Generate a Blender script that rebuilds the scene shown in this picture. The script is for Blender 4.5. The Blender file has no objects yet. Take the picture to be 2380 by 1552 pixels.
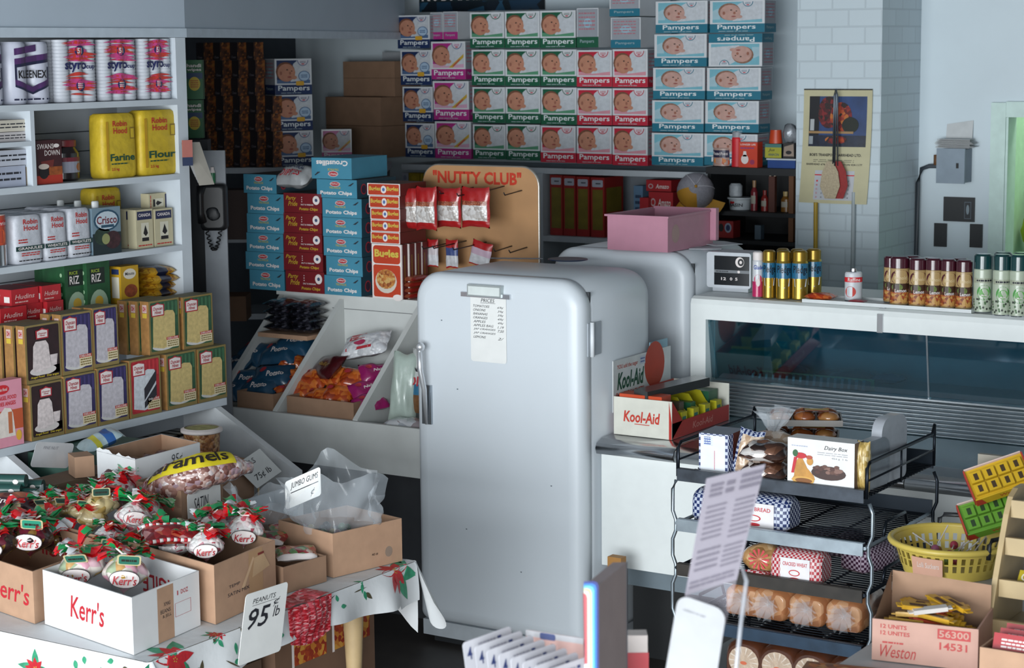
import bpy, math, random
from mathutils import Vector, Matrix
random.seed(11)
SC = bpy.context.scene
COL = SC.collection
RAD = math.radians
PI = math.pi

# ---------------------------------------------------------------- camera
EYE = Vector((0.0, 0.0, 2.45)); FPX = 4600.0
CAMROT = (Matrix.Rotation(RAD(32.9), 4, 'Z') @ Matrix.Rotation(RAD(90 - 8.18), 4, 'X') @ Matrix.Rotation(RAD(-0.57), 4, 'Z'))
cam = bpy.data.cameras.new('camera'); cam_ob = bpy.data.objects.new('camera', cam); COL.objects.link(cam_ob)
cam_ob.matrix_world = Matrix.Translation(EYE) @ CAMROT
cam.sensor_width = 36.0; cam.lens = 36.0 * FPX / 2380.0; cam.clip_start = 0.05; cam.clip_end = 60
cam.dof.use_dof = True; cam.dof.focus_distance = 6.9; cam.dof.aperture_fstop = 7.0
SC.camera = cam_ob

# ---------------------------------------------------------------- sky, daylight, exposure
w = bpy.data.worlds.new('World'); SC.world = w; w.use_nodes = True
bgn = w.node_tree.nodes['Background']; bgn.inputs[0].default_value = (0.62, 0.80, 1.0, 1); bgn.inputs[1].default_value = 0.07
def area(name, loc, tgt, sx, sy, power, col):
    l = bpy.data.lights.new(name, 'AREA'); l.shape = 'RECTANGLE'; l.size = sx; l.size_y = sy; l.energy = power; l.color = col
    o = bpy.data.objects.new(name, l); COL.objects.link(o); o.location = loc
    o.rotation_euler = (Vector(tgt) - Vector(loc)).to_track_quat('-Z', 'Y').to_euler(); return o
area('shop_window_daylight', (-1.9, -1.2, 1.45), (-3.0, 6.0, 1.0), 6.2, 2.5, 790, (0.92, 0.97, 1.0))
area('side_fill_lamp', (0.9, 2.6, 1.9), (-4.2, 5.6, 0.9), 2.4, 1.5, 4, (0.88, 0.96, 1.0))  # unseen fill lamp, added to lift the faces turned towards +X
SC.view_settings.view_transform = 'Standard'; SC.view_settings.look = 'None'
SC.view_settings.gamma = 1.0; SC.view_settings.use_curve_mapping = False
SC.view_settings.exposure = 0.0

# ---------------------------------------------------------------- geometry helpers
def ray(px, py):
    return (CAMROT @ Vector(((px - 1190) / FPX, -(py - 776) / FPX, -1.0, 0.0))).to_3d()
def P(px, py, X=None, Y=None, Z=None):
    """where the line of sight through a picture point meets a plane of the room"""
    d = ray(px, py)
    t = X / d.x if X is not None else (Y / d.y if Y is not None else (Z - EYE.z) / d.z)
    return EYE + d * t

_mats = {}
def lin(c):
    return c / 12.92 if c <= 0.04045 else ((c + 0.055) / 1.055) ** 2.4
def rgb(h):
    return tuple(lin(int(h[i:i + 2], 16) / 255) for i in (0, 2, 4))
def M(h, rough=0.55, metal=0.0, noise=0.06, scale=18.0, trans=0.0, alpha=1.0, bump=0.0, coat=0.0, bscale=None):
    """procedural paint / card / metal: a hex colour broken up by fine noise"""
    key = (h, rough, metal, noise, scale, trans, alpha, bump, coat, bscale)
    if key in _mats: return _mats[key]
    m = bpy.data.materials.new('surface_' + h); m.use_nodes = True
    nt = m.node_tree; b = nt.nodes['Principled BSDF']
    b.inputs['Roughness'].default_value = rough; b.inputs['Metallic'].default_value = metal
    b.inputs['Alpha'].default_value = alpha; b.inputs['Transmission Weight'].default_value = trans
    b.inputs['Coat Weight'].default_value = coat; b.inputs['Coat Roughness'].default_value = 0.15
    c = rgb(h)
    tc = nt.nodes.new('ShaderNodeTexCoord'); nz = nt.nodes.new('ShaderNodeTexNoise'); nz.inputs['Scale'].default_value = scale
    nz.inputs['Detail'].default_value = 4
    rp = nt.nodes.new('ShaderNodeValToRGB')
    rp.color_ramp.elements[0].position = 0.3; rp.color_ramp.elements[1].position = 0.7
    rp.color_ramp.elements[0].color = tuple(x * (1 - noise) for x in c) + (1,)
    rp.color_ramp.elements[1].color = tuple(min(1, x * (1 + noise)) for x in c) + (1,)
    nt.links.new(tc.outputs['Object'], nz.inputs['Vector']); nt.links.new(nz.outputs['Fac'], rp.inputs['Fac'])
    nt.links.new(rp.outputs['Color'], b.inputs['Base Color'])
    if bump:
        n2 = nt.nodes.new('ShaderNodeTexNoise'); n2.inputs['Scale'].default_value = bscale or scale * 2
        n2.inputs['Detail'].default_value = 3
        bp = nt.nodes.new('ShaderNodeBump'); bp.inputs['Strength'].default_value = bump; bp.inputs['Distance'].default_value = 0.01
        nt.links.new(tc.outputs['Object'], n2.inputs['Vector']); nt.links.new(n2.outputs['Fac'], bp.inputs['Height'])
        nt.links.new(bp.outputs['Normal'], b.inputs['Normal'])
    _mats[key] = m; return m
def CELLS(cols, scale, rough=0.35, bump=0.3, metal=0.0, stretch=(1, 1, 1), coat=0.0):
    """voronoi patchwork of colours (sweets, nuts, foil, printed pictures)"""
    key = ('cells', tuple(cols), scale, rough, bump, metal, stretch, coat)
    if key in _mats: return _mats[key]
    m = bpy.data.materials.new('patchwork'); m.use_nodes = True; nt = m.node_tree; b = nt.nodes['Principled BSDF']
    b.inputs['Roughness'].default_value = rough; b.inputs['Metallic'].default_value = metal; b.inputs['Coat Weight'].default_value = coat
    tc = nt.nodes.new('ShaderNodeTexCoord'); mp = nt.nodes.new('ShaderNodeMapping'); mp.inputs['Scale'].default_value = stretch
    vo = nt.nodes.new('ShaderNodeTexVoronoi'); vo.inputs['Scale'].default_value = scale
    sep = nt.nodes.new('ShaderNodeSeparateColor'); rp = nt.nodes.new('ShaderNodeValToRGB'); rp.color_ramp.interpolation = 'CONSTANT'
    n = len(cols)
    while len(rp.color_ramp.elements) < n: rp.color_ramp.elements.new(0.5)
    for i, c in enumerate(cols):
        rp.color_ramp.elements[i].position = i / n
    for i, c in enumerate(cols):
        rp.color_ramp.elements[i].color = rgb(c) + (1,)
    nt.links.new(tc.outputs['Object'], mp.inputs['Vector']); nt.links.new(mp.outputs['Vector'], vo.inputs['Vector'])
    nt.links.new(vo.outputs['Color'], sep.inputs['Color']); nt.links.new(sep.outputs['Red'], rp.inputs['Fac'])
    nt.links.new(rp.outputs['Color'], b.inputs['Base Color'])
    if bump:
        bp = nt.nodes.new('ShaderNodeBump'); bp.inputs['Strength'].default_value = bump; bp.inputs['Distance'].default_value = 0.006; bp.invert = True
        nt.links.new(vo.outputs['Distance'], bp.inputs['Height']); nt.links.new(bp.outputs['Normal'], b.inputs['Normal'])
    _mats[key] = m; return m
def CHECK(a, bcol, size, rough=0.4):
    """gingham: two crossed sets of stripes"""
    key = ('chk', a, bcol, size)
    if key in _mats: return _mats[key]
    m = bpy.data.materials.new('gingham'); m.use_nodes = True; nt = m.node_tree; b = nt.nodes['Principled BSDF']; b.inputs['Roughness'].default_value = rough
    tc = nt.nodes.new('ShaderNodeTexCoord'); ck = nt.nodes.new('ShaderNodeTexChecker'); ck.inputs['Scale'].default_value = size
    mp = nt.nodes.new('ShaderNodeMapping'); mp.inputs['Location'].default_value = (0.0031, 0.0017, 0.0023)
    ck.inputs['Color1'].default_value = rgb(a) + (1,); ck.inputs['Color2'].default_value = rgb(bcol) + (1,)
    nt.links.new(tc.outputs['Object'], mp.inputs['Vector']); nt.links.new(mp.outputs['Vector'], ck.inputs['Vector']); nt.links.new(ck.outputs['Color'], b.inputs['Base Color'])
    _mats[key] = m; return m
def FILM(opacity=0.22, tint='e8f0f6', rough=0.12, bump=0.0):
    """clear plastic film: mostly see-through with a glossy sheen"""
    key = ('film', opacity, tint, rough, bump)
    if key in _mats: return _mats[key]
    m = bpy.data.materials.new('plastic_film'); m.use_nodes = True; nt = m.node_tree
    for n in list(nt.nodes):
        if n.type == 'BSDF_PRINCIPLED': nt.nodes.remove(n)
    out = [n for n in nt.nodes if n.type == 'OUTPUT_MATERIAL'][0]
    tr = nt.nodes.new('ShaderNodeBsdfTransparent'); pr = nt.nodes.new('ShaderNodeBsdfPrincipled')
    pr.inputs['Base Color'].default_value = rgb(tint) + (1,); pr.inputs['Roughness'].default_value = rough; pr.inputs['Specular IOR Level'].default_value = 0.9
    mx = nt.nodes.new('ShaderNodeMixShader'); lw = nt.nodes.new('ShaderNodeLayerWeight'); lw.inputs['Blend'].default_value = 0.3
    pw = nt.nodes.new('ShaderNodeMath'); pw.operation = 'POWER'; pw.inputs[1].default_value = 2.5
    ad = nt.nodes.new('ShaderNodeMath'); ad.operation = 'MULTIPLY_ADD'; ad.use_clamp = True; ad.inputs[1].default_value = 0.55; ad.inputs[2].default_value = opacity
    nt.links.new(lw.outputs['Facing'], pw.inputs[0]); nt.links.new(pw.outputs[0], ad.inputs[0]); nt.links.new(ad.outputs[0], mx.inputs['Fac'])
    nt.links.new(tr.outputs[0], mx.inputs[1]); nt.links.new(pr.outputs[0], mx.inputs[2]); nt.links.new(mx.outputs[0], out.inputs['Surface'])
    _mats[key] = m; return m
def BRICK(h, mortar):
    m = bpy.data.materials.new('painted_block'); m.use_nodes = True; nt = m.node_tree; b = nt.nodes['Principled BSDF']; b.inputs['Roughness'].default_value = 0.55
    tc = nt.nodes.new('ShaderNodeTexCoord'); mp = nt.nodes.new('ShaderNodeMapping'); mp.vector_type = 'TEXTURE'
    mp.inputs['Rotation'].default_value = (RAD(90), 0, 0)
    cb = nt.nodes.new('ShaderNodeSeparateXYZ'); cm = nt.nodes.new('ShaderNodeCombineXYZ'); ad = nt.nodes.new('ShaderNodeMath'); ad.operation = 'ADD'
    br = nt.nodes.new('ShaderNodeTexBrick'); br.inputs['Scale'].default_value = 1.0
    br.inputs['Brick Width'].default_value = 0.17; br.inputs['Row Height'].default_value = 0.082; br.inputs['Mortar Size'].default_value = 0.004
    br.inputs['Color1'].default_value = rgb(h) + (1,); br.inputs['Color2'].default_value = tuple(x * 0.95 for x in rgb(h)) + (1,); br.inputs['Mortar'].default_value = rgb(mortar) + (1,)
    nt.links.new(tc.outputs['Object'], cb.inputs[0]); nt.links.new(cb.outputs['X'], ad.inputs[0]); nt.links.new(cb.outputs['Y'], ad.inputs[1])
    nt.links.new(ad.outputs[0], cm.inputs['X']); nt.links.new(cb.outputs['Z'], cm.inputs['Y']); nt.links.new(cm.outputs[0], br.inputs['Vector'])
    nt.links.new(br.outputs['Color'], b.inputs['Base Color'])
    bp = nt.nodes.new('ShaderNodeBump'); bp.inputs['Strength'].default_value = 0.6; bp.inputs['Distance'].default_value = 0.01; bp.invert = True
    nt.links.new(br.outputs['Fac'], bp.inputs['Height']); nt.links.new(bp.outputs['Normal'], b.inputs['Normal'])
    nt.nodes.remove(mp); return m

_glyphs = {}
def glyphs(s, bold=0.0, shear=0.0):
    """flat outline letters as triangles, normalised to the unit square"""
    key = (s, bold, shear)
    if key in _glyphs: return _glyphs[key]
    cu = bpy.data.curves.new('letters', 'FONT'); cu.body = s; cu.size = 1.0; cu.resolution_u = 2; cu.offset = bold; cu.shear = shear
    cu.dimensions = '2D'; cu.fill_mode = 'FRONT'
    ob = bpy.data.objects.new('letters', cu); COL.objects.link(ob)
    dg = bpy.context.evaluated_depsgraph_get(); ev = ob.evaluated_get(dg); me = ev.to_mesh()
    vs = [(v.co.x, v.co.y) for v in me.vertices]; fs = [tuple(p.vertices) for p in me.polygons]
    ev.to_mesh_clear(); bpy.data.objects.remove(ob); bpy.data.curves.remove(cu)
    if vs:
        x0 = min(v[0] for v in vs); x1 = max(v[0] for v in vs); y0 = min(v[1] for v in vs); y1 = max(v[1] for v in vs)
        vs = [((x - x0) / max(1e-6, x1 - x0), (y - y0) / max(1e-6, y1 - y0)) for x, y in vs]
    _glyphs[key] = (vs, fs); return _glyphs[key]

EPS = 0.0005
def FY(x0, y, z0):      # printing plane on a face that looks to -Y
    return lambda u, v, k=0: (x0 + u, y - k * EPS, z0 + v)
def FXp(x, y0, z0):     # on a face that looks to +X
    return lambda u, v, k=0: (x + k * EPS, y0 + u, z0 + v)
def FZ(x0, y0, z):      # on a face that looks up
    return lambda u, v, k=0: (x0 + u, y0 + v, z + k * EPS)
def FCYL(r, z0, a0=-PI / 2, cx=0.0, cy=0.0):
    return lambda u, v, k=0: (cx + (r + k * EPS) * math.cos(a0 + u / r), cy + (r + k * EPS) * math.sin(a0 + u / r), z0 + v)
def FLIP(f, w, h):      # the same face printed upside down
    return lambda u, v, k=0: f(w - u, h - v, k)

class MB:
    def __init__(s): s.v = []; s.f = []; s.fm = []; s.sm = []; s.mats = []
    def mi(s, m):
        if m not in s.mats: s.mats.append(m)
        return s.mats.index(m)
    def face(s, pts, m, sm=False):
        b = len(s.v); s.v += [tuple(p) for p in pts]; s.f.append(tuple(range(b, b + len(pts)))); s.fm.append(s.mi(m)); s.sm.append(sm)
    def mesh(s, vs, fs, m, sm=False):
        b = len(s.v); s.v += [tuple(p) for p in vs]; k = s.mi(m)
        for f in fs: s.f.append(tuple(b + i for i in f)); s.fm.append(k); s.sm.append(sm)
    def box(s, x0, x1, y0, y1, z0, z1, m, **fc):
        """faces by name: front(-y) back left(-x) right top bottom"""
        g = lambda n: fc.get(n, m)
        b = len(s.v); s.v += [(x0, y0, z0), (x1, y0, z0), (x1, y1, z0), (x0, y1, z0), (x0, y0, z1), (x1, y0, z1), (x1, y1, z1), (x0, y1, z1)]
        for n, q in (('bottom', (3, 2, 1, 0)), ('top', (4, 5, 6, 7)), ('front', (0, 1, 5, 4)), ('right', (1, 2, 6, 5)), ('back', (2, 3, 7, 6)), ('left', (3, 0, 4, 7))):
            s.f.append(tuple(b + i for i in q)); s.fm.append(s.mi(g(n))); s.sm.append(False)
    def prism(s, pts, y0, y1, m, axis='y', cap=None):
        """outline in two axes swept along the third"""
        mk = {'y': lambda a, b, t: (a, t, b), 'x': lambda a, b, t: (t, a, b), 'z': lambda a, b, t: (a, b, t)}[axis]
        n = len(pts); vs = [mk(a, b, y0) for a, b in pts] + [mk(a, b, y1) for a, b in pts]
        s.mesh(vs, [(i, (i + 1) % n, n + (i + 1) % n, n + i) for i in range(n)], m)
        s.mesh(vs, [tuple(range(n - 1, -1, -1)), tuple(range(n, 2 * n))], cap or m)
    def loft(s, loops, m, cap0=True, cap1=True, sm=True, close=True):
        n = len(loops[0]); vs = [p for l in loops for p in l]; fs = []
        for j in range(len(loops) - 1):
            for i in range(n if close else n - 1):
                a = j * n + i; b = j * n + (i + 1) % n; fs.append((a, b, b + n, a + n))
        s.mesh(vs, fs, m, sm)
        if cap0: s.face(list(reversed(loops[0])), m)
        if cap1: s.face(loops[-1], m)
    def lathe(s, prof, m, n=20, cx=0.0, cy=0.0, sm=True, cap=True):
        """profile of (radius, height[, material]) turned about the upright axis"""
        for i in range(len(prof) - 1):
            r0, z0 = prof[i][:2]; r1, z1 = prof[i + 1][:2]; mm = prof[i][2] if len(prof[i]) > 2 else m
            A = [(cx + r0 * math.cos(2 * PI * k / n), cy + r0 * math.sin(2 * PI * k / n), z0) for k in range(n)]
            B = [(cx + r1 * math.cos(2 * PI * k / n), cy + r1 * math.sin(2 * PI * k / n), z1) for k in range(n)]
            s.mesh(A + B, [(k, (k + 1) % n, n + (k + 1) % n, n + k) for k in range(n)], mm, sm)
        if cap:
            r0, z0 = prof[-1][:2]
            if r0 > 1e-5: s.face([(cx + r0 * math.cos(2 * PI * k / n), cy + r0 * math.sin(2 * PI * k / n), z0) for k in range(n)], prof[-1][2] if len(prof[-1]) > 2 else m)
            r0, z0 = prof[0][:2]
            if r0 > 1e-5: s.face([(cx + r0 * math.cos(-2 * PI * k / n), cy + r0 * math.sin(-2 * PI * k / n), z0) for k in range(n)], prof[0][2] if len(prof[0]) > 2 else m)
    def tube(s, pts, r, m, n=6, closed=False):
        pts = [Vector(p) for p in pts]; L = len(pts); loops = []; up = Vector((0, 0, 1))
        for i, p in enumerate(pts):
            a = pts[i - 1] if (i > 0 or closed) else p; b = pts[(i + 1) % L] if (i < L - 1 or closed) else p
            t = (b - a).normalized() if (b - a).length > 1e-9 else Vector((0, 0, 1))
            u = t.cross(up if abs(t.dot(up)) < 0.95 else Vector((1, 0, 0))).normalized(); v = t.cross(u)
            rr = r[i] if isinstance(r, (list, tuple)) else r
            loops.append([tuple(p + (u * math.cos(2 * PI * k / n) + v * math.sin(2 * PI * k / n)) * rr) for k in range(n)])
        if closed: loops.append(loops[0])
        s.loft(loops, m, not closed, not closed)
    def grid(s, fn, nu, nv, m, sm=True, wrap=False):
        vs = [fn(i / nu, j / nv) for j in range(nv + 1) for i in range(nu + 1)]; b = len(s.v); s.v += [tuple(p) for p in vs]
        for j in range(nv):
            for i in range(nu):
                a = b + j * (nu + 1) + i; s.f.append((a, a + 1, a + nu + 2, a + nu + 1))
                s.fm.append(s.mi(m((i + .5) / nu, (j + .5) / nv) if callable(m) else m)); s.sm.append(sm)
    def blob(s, c, r, m, seed=0, amp=0.12, nu=12, nv=8, fn=None):
        rnd = random.Random(seed); ph = [rnd.uniform(0, 6.28) for _ in range(6)]
        rx, ry, rz = r if isinstance(r, (tuple, list)) else (r, r, r)
        def f(u, v):
            th = 2 * PI * (u % 1.0); ph2 = PI * (v - 0.5)
            k = 1 + amp * (math.sin(3 * th + ph[0]) * math.cos(2 * ph2 + ph[1]) + 0.6 * math.sin(5 * th + ph[2] + 3 * ph2)) * math.cos(ph2)
            return (c[0] + rx * k * math.cos(ph2) * math.cos(th), c[1] + ry * k * math.cos(ph2) * math.sin(th), c[2] + rz * k * math.sin(ph2))
        s.grid(f, nu, nv, m)
    # printing on a face
    def rect(s, fr, x0, y0, x1, y1, m, k=1, seg=1):
        for i in range(seg):
            a = x0 + (x1 - x0) * i / seg; b = x0 + (x1 - x0) * (i + 1) / seg
            s.face([fr(a, y0, k), fr(b, y0, k), fr(b, y1, k), fr(a, y1, k)], m)
    def poly(s, fr, pts, m, k=1): s.face([fr(x, y, k) for x, y in pts], m)
    def ell(s, fr, cx, cy, rx, ry, m, k=1, n=18, a0=0.0, a1=2 * PI):
        full = abs(a1 - a0 - 2 * PI) < 1e-6
        s.face([fr(cx + rx * math.cos(a0 + (a1 - a0) * i / (n if full else n - 1)), cy + ry * math.sin(a0 + (a1 - a0) * i / (n if full else n - 1)), k) for i in range(n)], m)
    def rrect(s, fr, x0, y0, x1, y1, r, m, k=1):
        s.poly(fr, rr_pts(x0, x1, y0, y1, r, r), m, k)
    def text(s, fr, t, x0, y0, x1, y1, m, k=2, bold=0.012, shear=0.0):
        vs, fs = glyphs(t, bold, shear)
        s.mesh([fr(x0 + (x1 - x0) * a, y0 + (y1 - y0) * b, k) for a, b in vs], fs, m)
    def scribble(s, fr, x0, y0, x1, y1, m, n=4, k=2, seed=0, h=0.5):
        """lines of print too small to read: short dashes"""
        rnd = random.Random(seed)
        for i in range(n):
            y = y1 - (y1 - y0) * (i + 0.5) / n; x = x0; t = (y1 - y0) / n * h
            while x < x1 - 1e-4:
                L = (x1 - x0) * rnd.uniform(0.08, 0.25)
                s.rect(fr, x, y - t / 2, min(x1, x + L), y + t / 2, m, k); x += L + (x1 - x0) * 0.035
    def data(s, name):
        me = bpy.data.meshes.new(name); me.from_pydata(s.v, [], s.f)
        for m in s.mats: me.materials.append(m)
        me.polygons.foreach_set('material_index', s.fm); me.polygons.foreach_set('use_smooth', s.sm); me.update(); return me
def rr_pts(x0, x1, z0, z1, rb, rt, n=6):
    """rounded rectangle, counter-clockwise from the lower left; rb / rt = radii of the lower and upper corners"""
    out = []
    for cx, cz, r, a in ((x0 + rb, z0 + rb, rb, PI), (x1 - rb, z0 + rb, rb, 1.5 * PI), (x1 - rt, z1 - rt, rt, 0), (x0 + rt, z1 - rt, rt, 0.5 * PI)):
        for i in range(n + 1): out.append((cx + r * math.cos(a + PI / 2 * i / n), cz + r * math.sin(a + PI / 2 * i / n)))
    return out
def weld(me):
    import bmesh
    bm = bmesh.new(); bm.from_mesh(me); bmesh.ops.remove_doubles(bm, verts=bm.verts, dist=1e-5); bm.to_mesh(me); bm.free(); return me

def link(name, me, parent=None, loc=None, rot=None):
    o = bpy.data.objects.new(name, me); COL.objects.link(o)
    if parent: o.parent = parent
    if loc is not None: o.location = loc
    if rot is not None: o.rotation_euler = rot
    return o
LABELS = {}
def tag(o, label, cat, group=None, kind=None):
    o['label'] = label; o['category'] = cat
    if group: o['group'] = group
    if kind: o['kind'] = kind
    LABELS.setdefault(label, []).append(o.name); return o
def struct(name, mb, label=None):
    o = link(name, mb.data(name)); o['kind'] = 'structure'
    if label: o['label'] = label; o['category'] = name.split('_')[0]
    return o
def thing(name, label, cat, loc=(0, 0, 0), rotz=0.0, group=None):
    o = bpy.data.objects.new(name, None); COL.objects.link(o); o.location = loc; o.rotation_euler = (0, 0, rotz); o.empty_display_size = 0.05
    return tag(o, label, cat, group)
def part(name, mb, parent, label=None):
    o = link(name, weld(mb.data(name)), parent)
    if label: o['label'] = label
    return o
class Proto:
    """one kind of thing: its meshes once, copied as often as needed. Local: front faces -Y, base centre at the origin."""
    def __init__(s, name, cat, w, d, h, body, parts=()):
        s.name, s.cat, s.w, s.d, s.h = name, cat, w, d, h
        s.me = body.data(name) if body else None
        s.parts = [(pn, mb.data(pn)) for pn, mb in parts]
    def put(s, label, loc, rz=0.0, group=None, scale=(1, 1, 1), rot=None):
        o = bpy.data.objects.new(s.name, s.me); COL.objects.link(o)
        o.location = (loc[0], loc[1], loc[2] + .0012); o.rotation_euler = rot or (0, 0, rz); o.scale = scale
        for pn, me in s.parts:
            c = bpy.data.objects.new(pn, me); COL.objects.link(c); c.parent = o
        return tag(o, label, s.cat, group)
    def onX(s, label, X, xl, xr, yb, yt, z=None, group=None, d=None, turn=0.0):
        """stand it with its front in the plane X (it looks to +X) between two picture columns"""
        a, b = P(xl, yb, X=X), P(xr, yb, X=X); zz = a.z if z is None else z
        w = b.y - a.y; h = P((xl + xr) / 2, yt, X=X).z - zz; dd = d or s.d
        return s.put(label, (X - dd / 2, (a.y + b.y) / 2, zz), PI / 2 + turn, group, (w / s.w, dd / s.d, h / s.h))
    def onY(s, label, Y, xl, xr, yb, yt, z=None, group=None, d=None, turn=0.0):
        a, b = P(xl, yb, Y=Y), P(xr, yb, Y=Y); zz = (a.z + b.z) / 2 if z is None else z
        w = b.x - a.x; h = P((xl + xr) / 2, yt, Y=Y).z - zz; dd = d or s.d
        return s.put(label, ((a.x + b.x) / 2, Y + dd / 2, zz), turn, group, (w / s.w, dd / s.d, h / s.h))
# ordinary materials
WHITE = M('d9dee2', 0.5); OFFW = M('cfd2d0', 0.6, noise=0.05); CHROME = M('c9ccd0', 0.22, 1.0, noise=0.05); STEEL = M('a9b0b6', 0.32, 1.0, noise=0.08)
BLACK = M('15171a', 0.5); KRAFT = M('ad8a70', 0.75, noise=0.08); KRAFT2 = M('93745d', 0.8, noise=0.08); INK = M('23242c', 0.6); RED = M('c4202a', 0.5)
PAPER = M('dfe0de', 0.7, noise=0.03); DARK = M('1b1d22', 0.7)
# ================================================================ the room
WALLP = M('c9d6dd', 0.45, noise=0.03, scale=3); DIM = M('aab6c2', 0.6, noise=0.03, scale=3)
YB = 9.45; XL = -7.65; ZC = 3.35
b = MB(); b.box(XL - 0.1, 2.6, -2.0, YB + 0.1, -0.1, 0.0, M('3a3532', 0.5, noise=0.2, scale=6)); struct('floor', b)
b = MB(); b.box(XL - 0.1, 2.6, -2.0, YB + 0.1, ZC, ZC + 0.1, M('8f9498', 0.8)); struct('ceiling', b)
b = MB(); b.box(XL - 0.1, XL, -2.0, YB + 0.1, 0.0, ZC, M('454c55', .7)); struct('wall_left', b)
b = MB(); b.box(2.5, 2.6, -2.0, YB + 0.1, 0.0, ZC, M('77787a', .7)); struct('wall_right', b)
dx = P(2338, 420, Y=YB).x; dz = P(2345, 272, Y=YB).z
b = MB(); b.box(XL, dx, YB, YB + 0.1, 0.0, ZC, WALLP); b.box(dx, dx + 0.95, YB, YB + 0.1, dz, ZC, WALLP); b.box(dx + 0.95, 2.5, YB, YB + 0.1, 0.0, ZC, WALLP)
struct('wall_back', b)
# doorway to the back room, its casing and what is seen through it
b = MB(); gm = M('c6dcd6', 0.5); b.box(dx - 0.075, dx - .0005, YB - 0.025, YB - 0.001, 0, dz + 0.07, gm); b.box(dx, dx + 1.02, YB - 0.0245, YB - 0.001, dz, dz + 0.075, gm)
b.box(dx + .0005, dx + 0.012, YB - 0.02, YB + 0.099, 0, dz - .001, gm); struct('trim_1', b)
b = MB(); gr = M('b9d3bd', 0.7); b.box(dx - 0.2, dx + 1.3, YB + 1.1, YB + 1.2, 0, ZC, gr); b.box(dx - 0.3, dx - 0.2, YB + 0.1, YB + 1.2, 0, ZC, gr); b.box(dx + 1.3, dx + 1.4, YB + 0.1, YB + 1.2, 0, ZC, gr)
b.box(dx - 0.2, dx + 1.3, YB + 0.1, YB + 1.2, -0.1, 0, gr); struct('wall_back_room', b)
area('back_room_lamp', (dx + 0.5, YB + 0.5, 3.1), (dx + 0.5, YB + 0.9, 0), 0.5, 0.5, 16, (0.85, 1.0, 0.8))
# painted block pillar
py = 8.95; pxa = P(1850, 400, Y=py).x; pxb = P(2045, 400, Y=py).x
b = MB(); b.box(pxa, pxb, py, YB, 0, ZC, BRICK('c3d0d7', 'b4c0c7')); struct('column_brick', b)
# fascia over the left shelving and the bay
XU = -5.6; XG = -5.4
fz = P(300, 86, X=XU).z
b = MB(); fl = [(XU, -1.0), (XU, 6.2), (-6.58, 9.1)]; bk = [(XU - .03, -1.0), (XU - .03, 6.21), (-6.61, 9.1)]; ft = [(XU + .012, -1.0), (XU + .012, 6.196), (-6.568, 9.096)]
ST = M('b4c0cb', 0.55)
for i in (0, 1):
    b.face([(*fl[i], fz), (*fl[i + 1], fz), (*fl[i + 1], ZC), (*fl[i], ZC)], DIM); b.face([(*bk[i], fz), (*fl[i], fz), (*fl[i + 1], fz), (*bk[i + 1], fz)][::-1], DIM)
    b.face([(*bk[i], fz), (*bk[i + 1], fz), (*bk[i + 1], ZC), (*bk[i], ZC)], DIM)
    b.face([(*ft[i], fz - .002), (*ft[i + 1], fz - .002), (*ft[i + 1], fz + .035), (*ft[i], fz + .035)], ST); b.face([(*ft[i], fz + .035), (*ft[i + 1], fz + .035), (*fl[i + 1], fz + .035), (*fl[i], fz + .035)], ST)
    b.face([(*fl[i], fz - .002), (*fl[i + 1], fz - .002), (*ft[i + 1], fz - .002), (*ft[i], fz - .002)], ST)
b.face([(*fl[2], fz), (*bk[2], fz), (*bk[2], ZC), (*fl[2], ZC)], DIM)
struct('trim_2', b)

# ================================================================ left shelving
sh = thing('shelf_unit', 'white painted wooden wall shelving holding flour, paper towels and rice', 'shelving', (0, 0, 0))
SHW = M('bcc4cb', 0.5, noise=0.05, scale=8); SHB = M('aab0b6', 0.6, noise=0.05, scale=5)
ZS = {1: 2.262, 2: 1.955, 3: 1.66, 4: 1.315, 5: 1.03}
for k, z in ZS.items():
    if k == 5: continue
    b = MB(); b.box(XU - 0.339, XU - .001, 3.6, 6.139, z - 0.024, z, SHW); part('shelf', b, sh)
b = MB(); b.box(XU - 0.36, XU - 0.34, 3.6, 6.2, 0.9, fz + .2, SHB)
for z in (2.13, 2.05, 1.84, 1.78, 1.55, 1.45): b.box(XU - 0.3399, XU - 0.3385, 3.6, 6.14, z, z + 0.004, M('3b4046', 0.8))
part('back_panel', b, sh)
b = MB(); b.box(XU - 0.34, XU - .001, 6.14, 6.2, 0.9, fz - .003, SHW); part('end_panel', b, sh)
yd = P(76, 300, X=XU).y
b = MB(); b.box(XU - 0.34, XU, yd - 0.01, yd + 0.01, ZS[2], ZS[1] - 0.024, SHW); part('divider', b, sh)
zc_ = P(40, 335, X=XU).z
b = MB(); b.box(XU - 0.34, XU, 3.6, yd - 0.01, zc_ - 0.01, zc_ + 0.008, SHW); part('small_shelf', b, sh)
# the ledge carrying the cake mixes and the sloping bins below it
bn = thing('bin_counter', 'white wooden counter with sloping candy bins below the cake mix ledge', 'counter', (0, 0, 0))
b = MB(); b.box(XU + 0.001, XG, 3.6, 6.16, ZS[5] - 0.03, ZS[5], SHW); part('ledge', b, bn)
def slope_board(y0, y1):
    m = MB(); m.prism([(-5.59, 0.3), (-4.975, 0.3), (-4.975, 0.775), (-5.398, 0.999), (-5.59, 0.999)], y0, y1, M('c9cdd0', 0.5, noise=0.05)); return m
for yy in (6.12, 5.52, 4.98):
    b = slope_board(yy - 0.035, yy); part('divider', b, bn)
b = MB()
for ya, yb in ((3.6, 4.945), (4.98, 5.485), (5.52, 6.085)): b.box(-5.59, -4.992, ya, yb, 0.62, 0.64, SHB); b.box(-5.59, -5.575, ya, yb, 0.64, 0.999, SHB)
part('bin_floor', b, bn)
b = MB()
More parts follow.
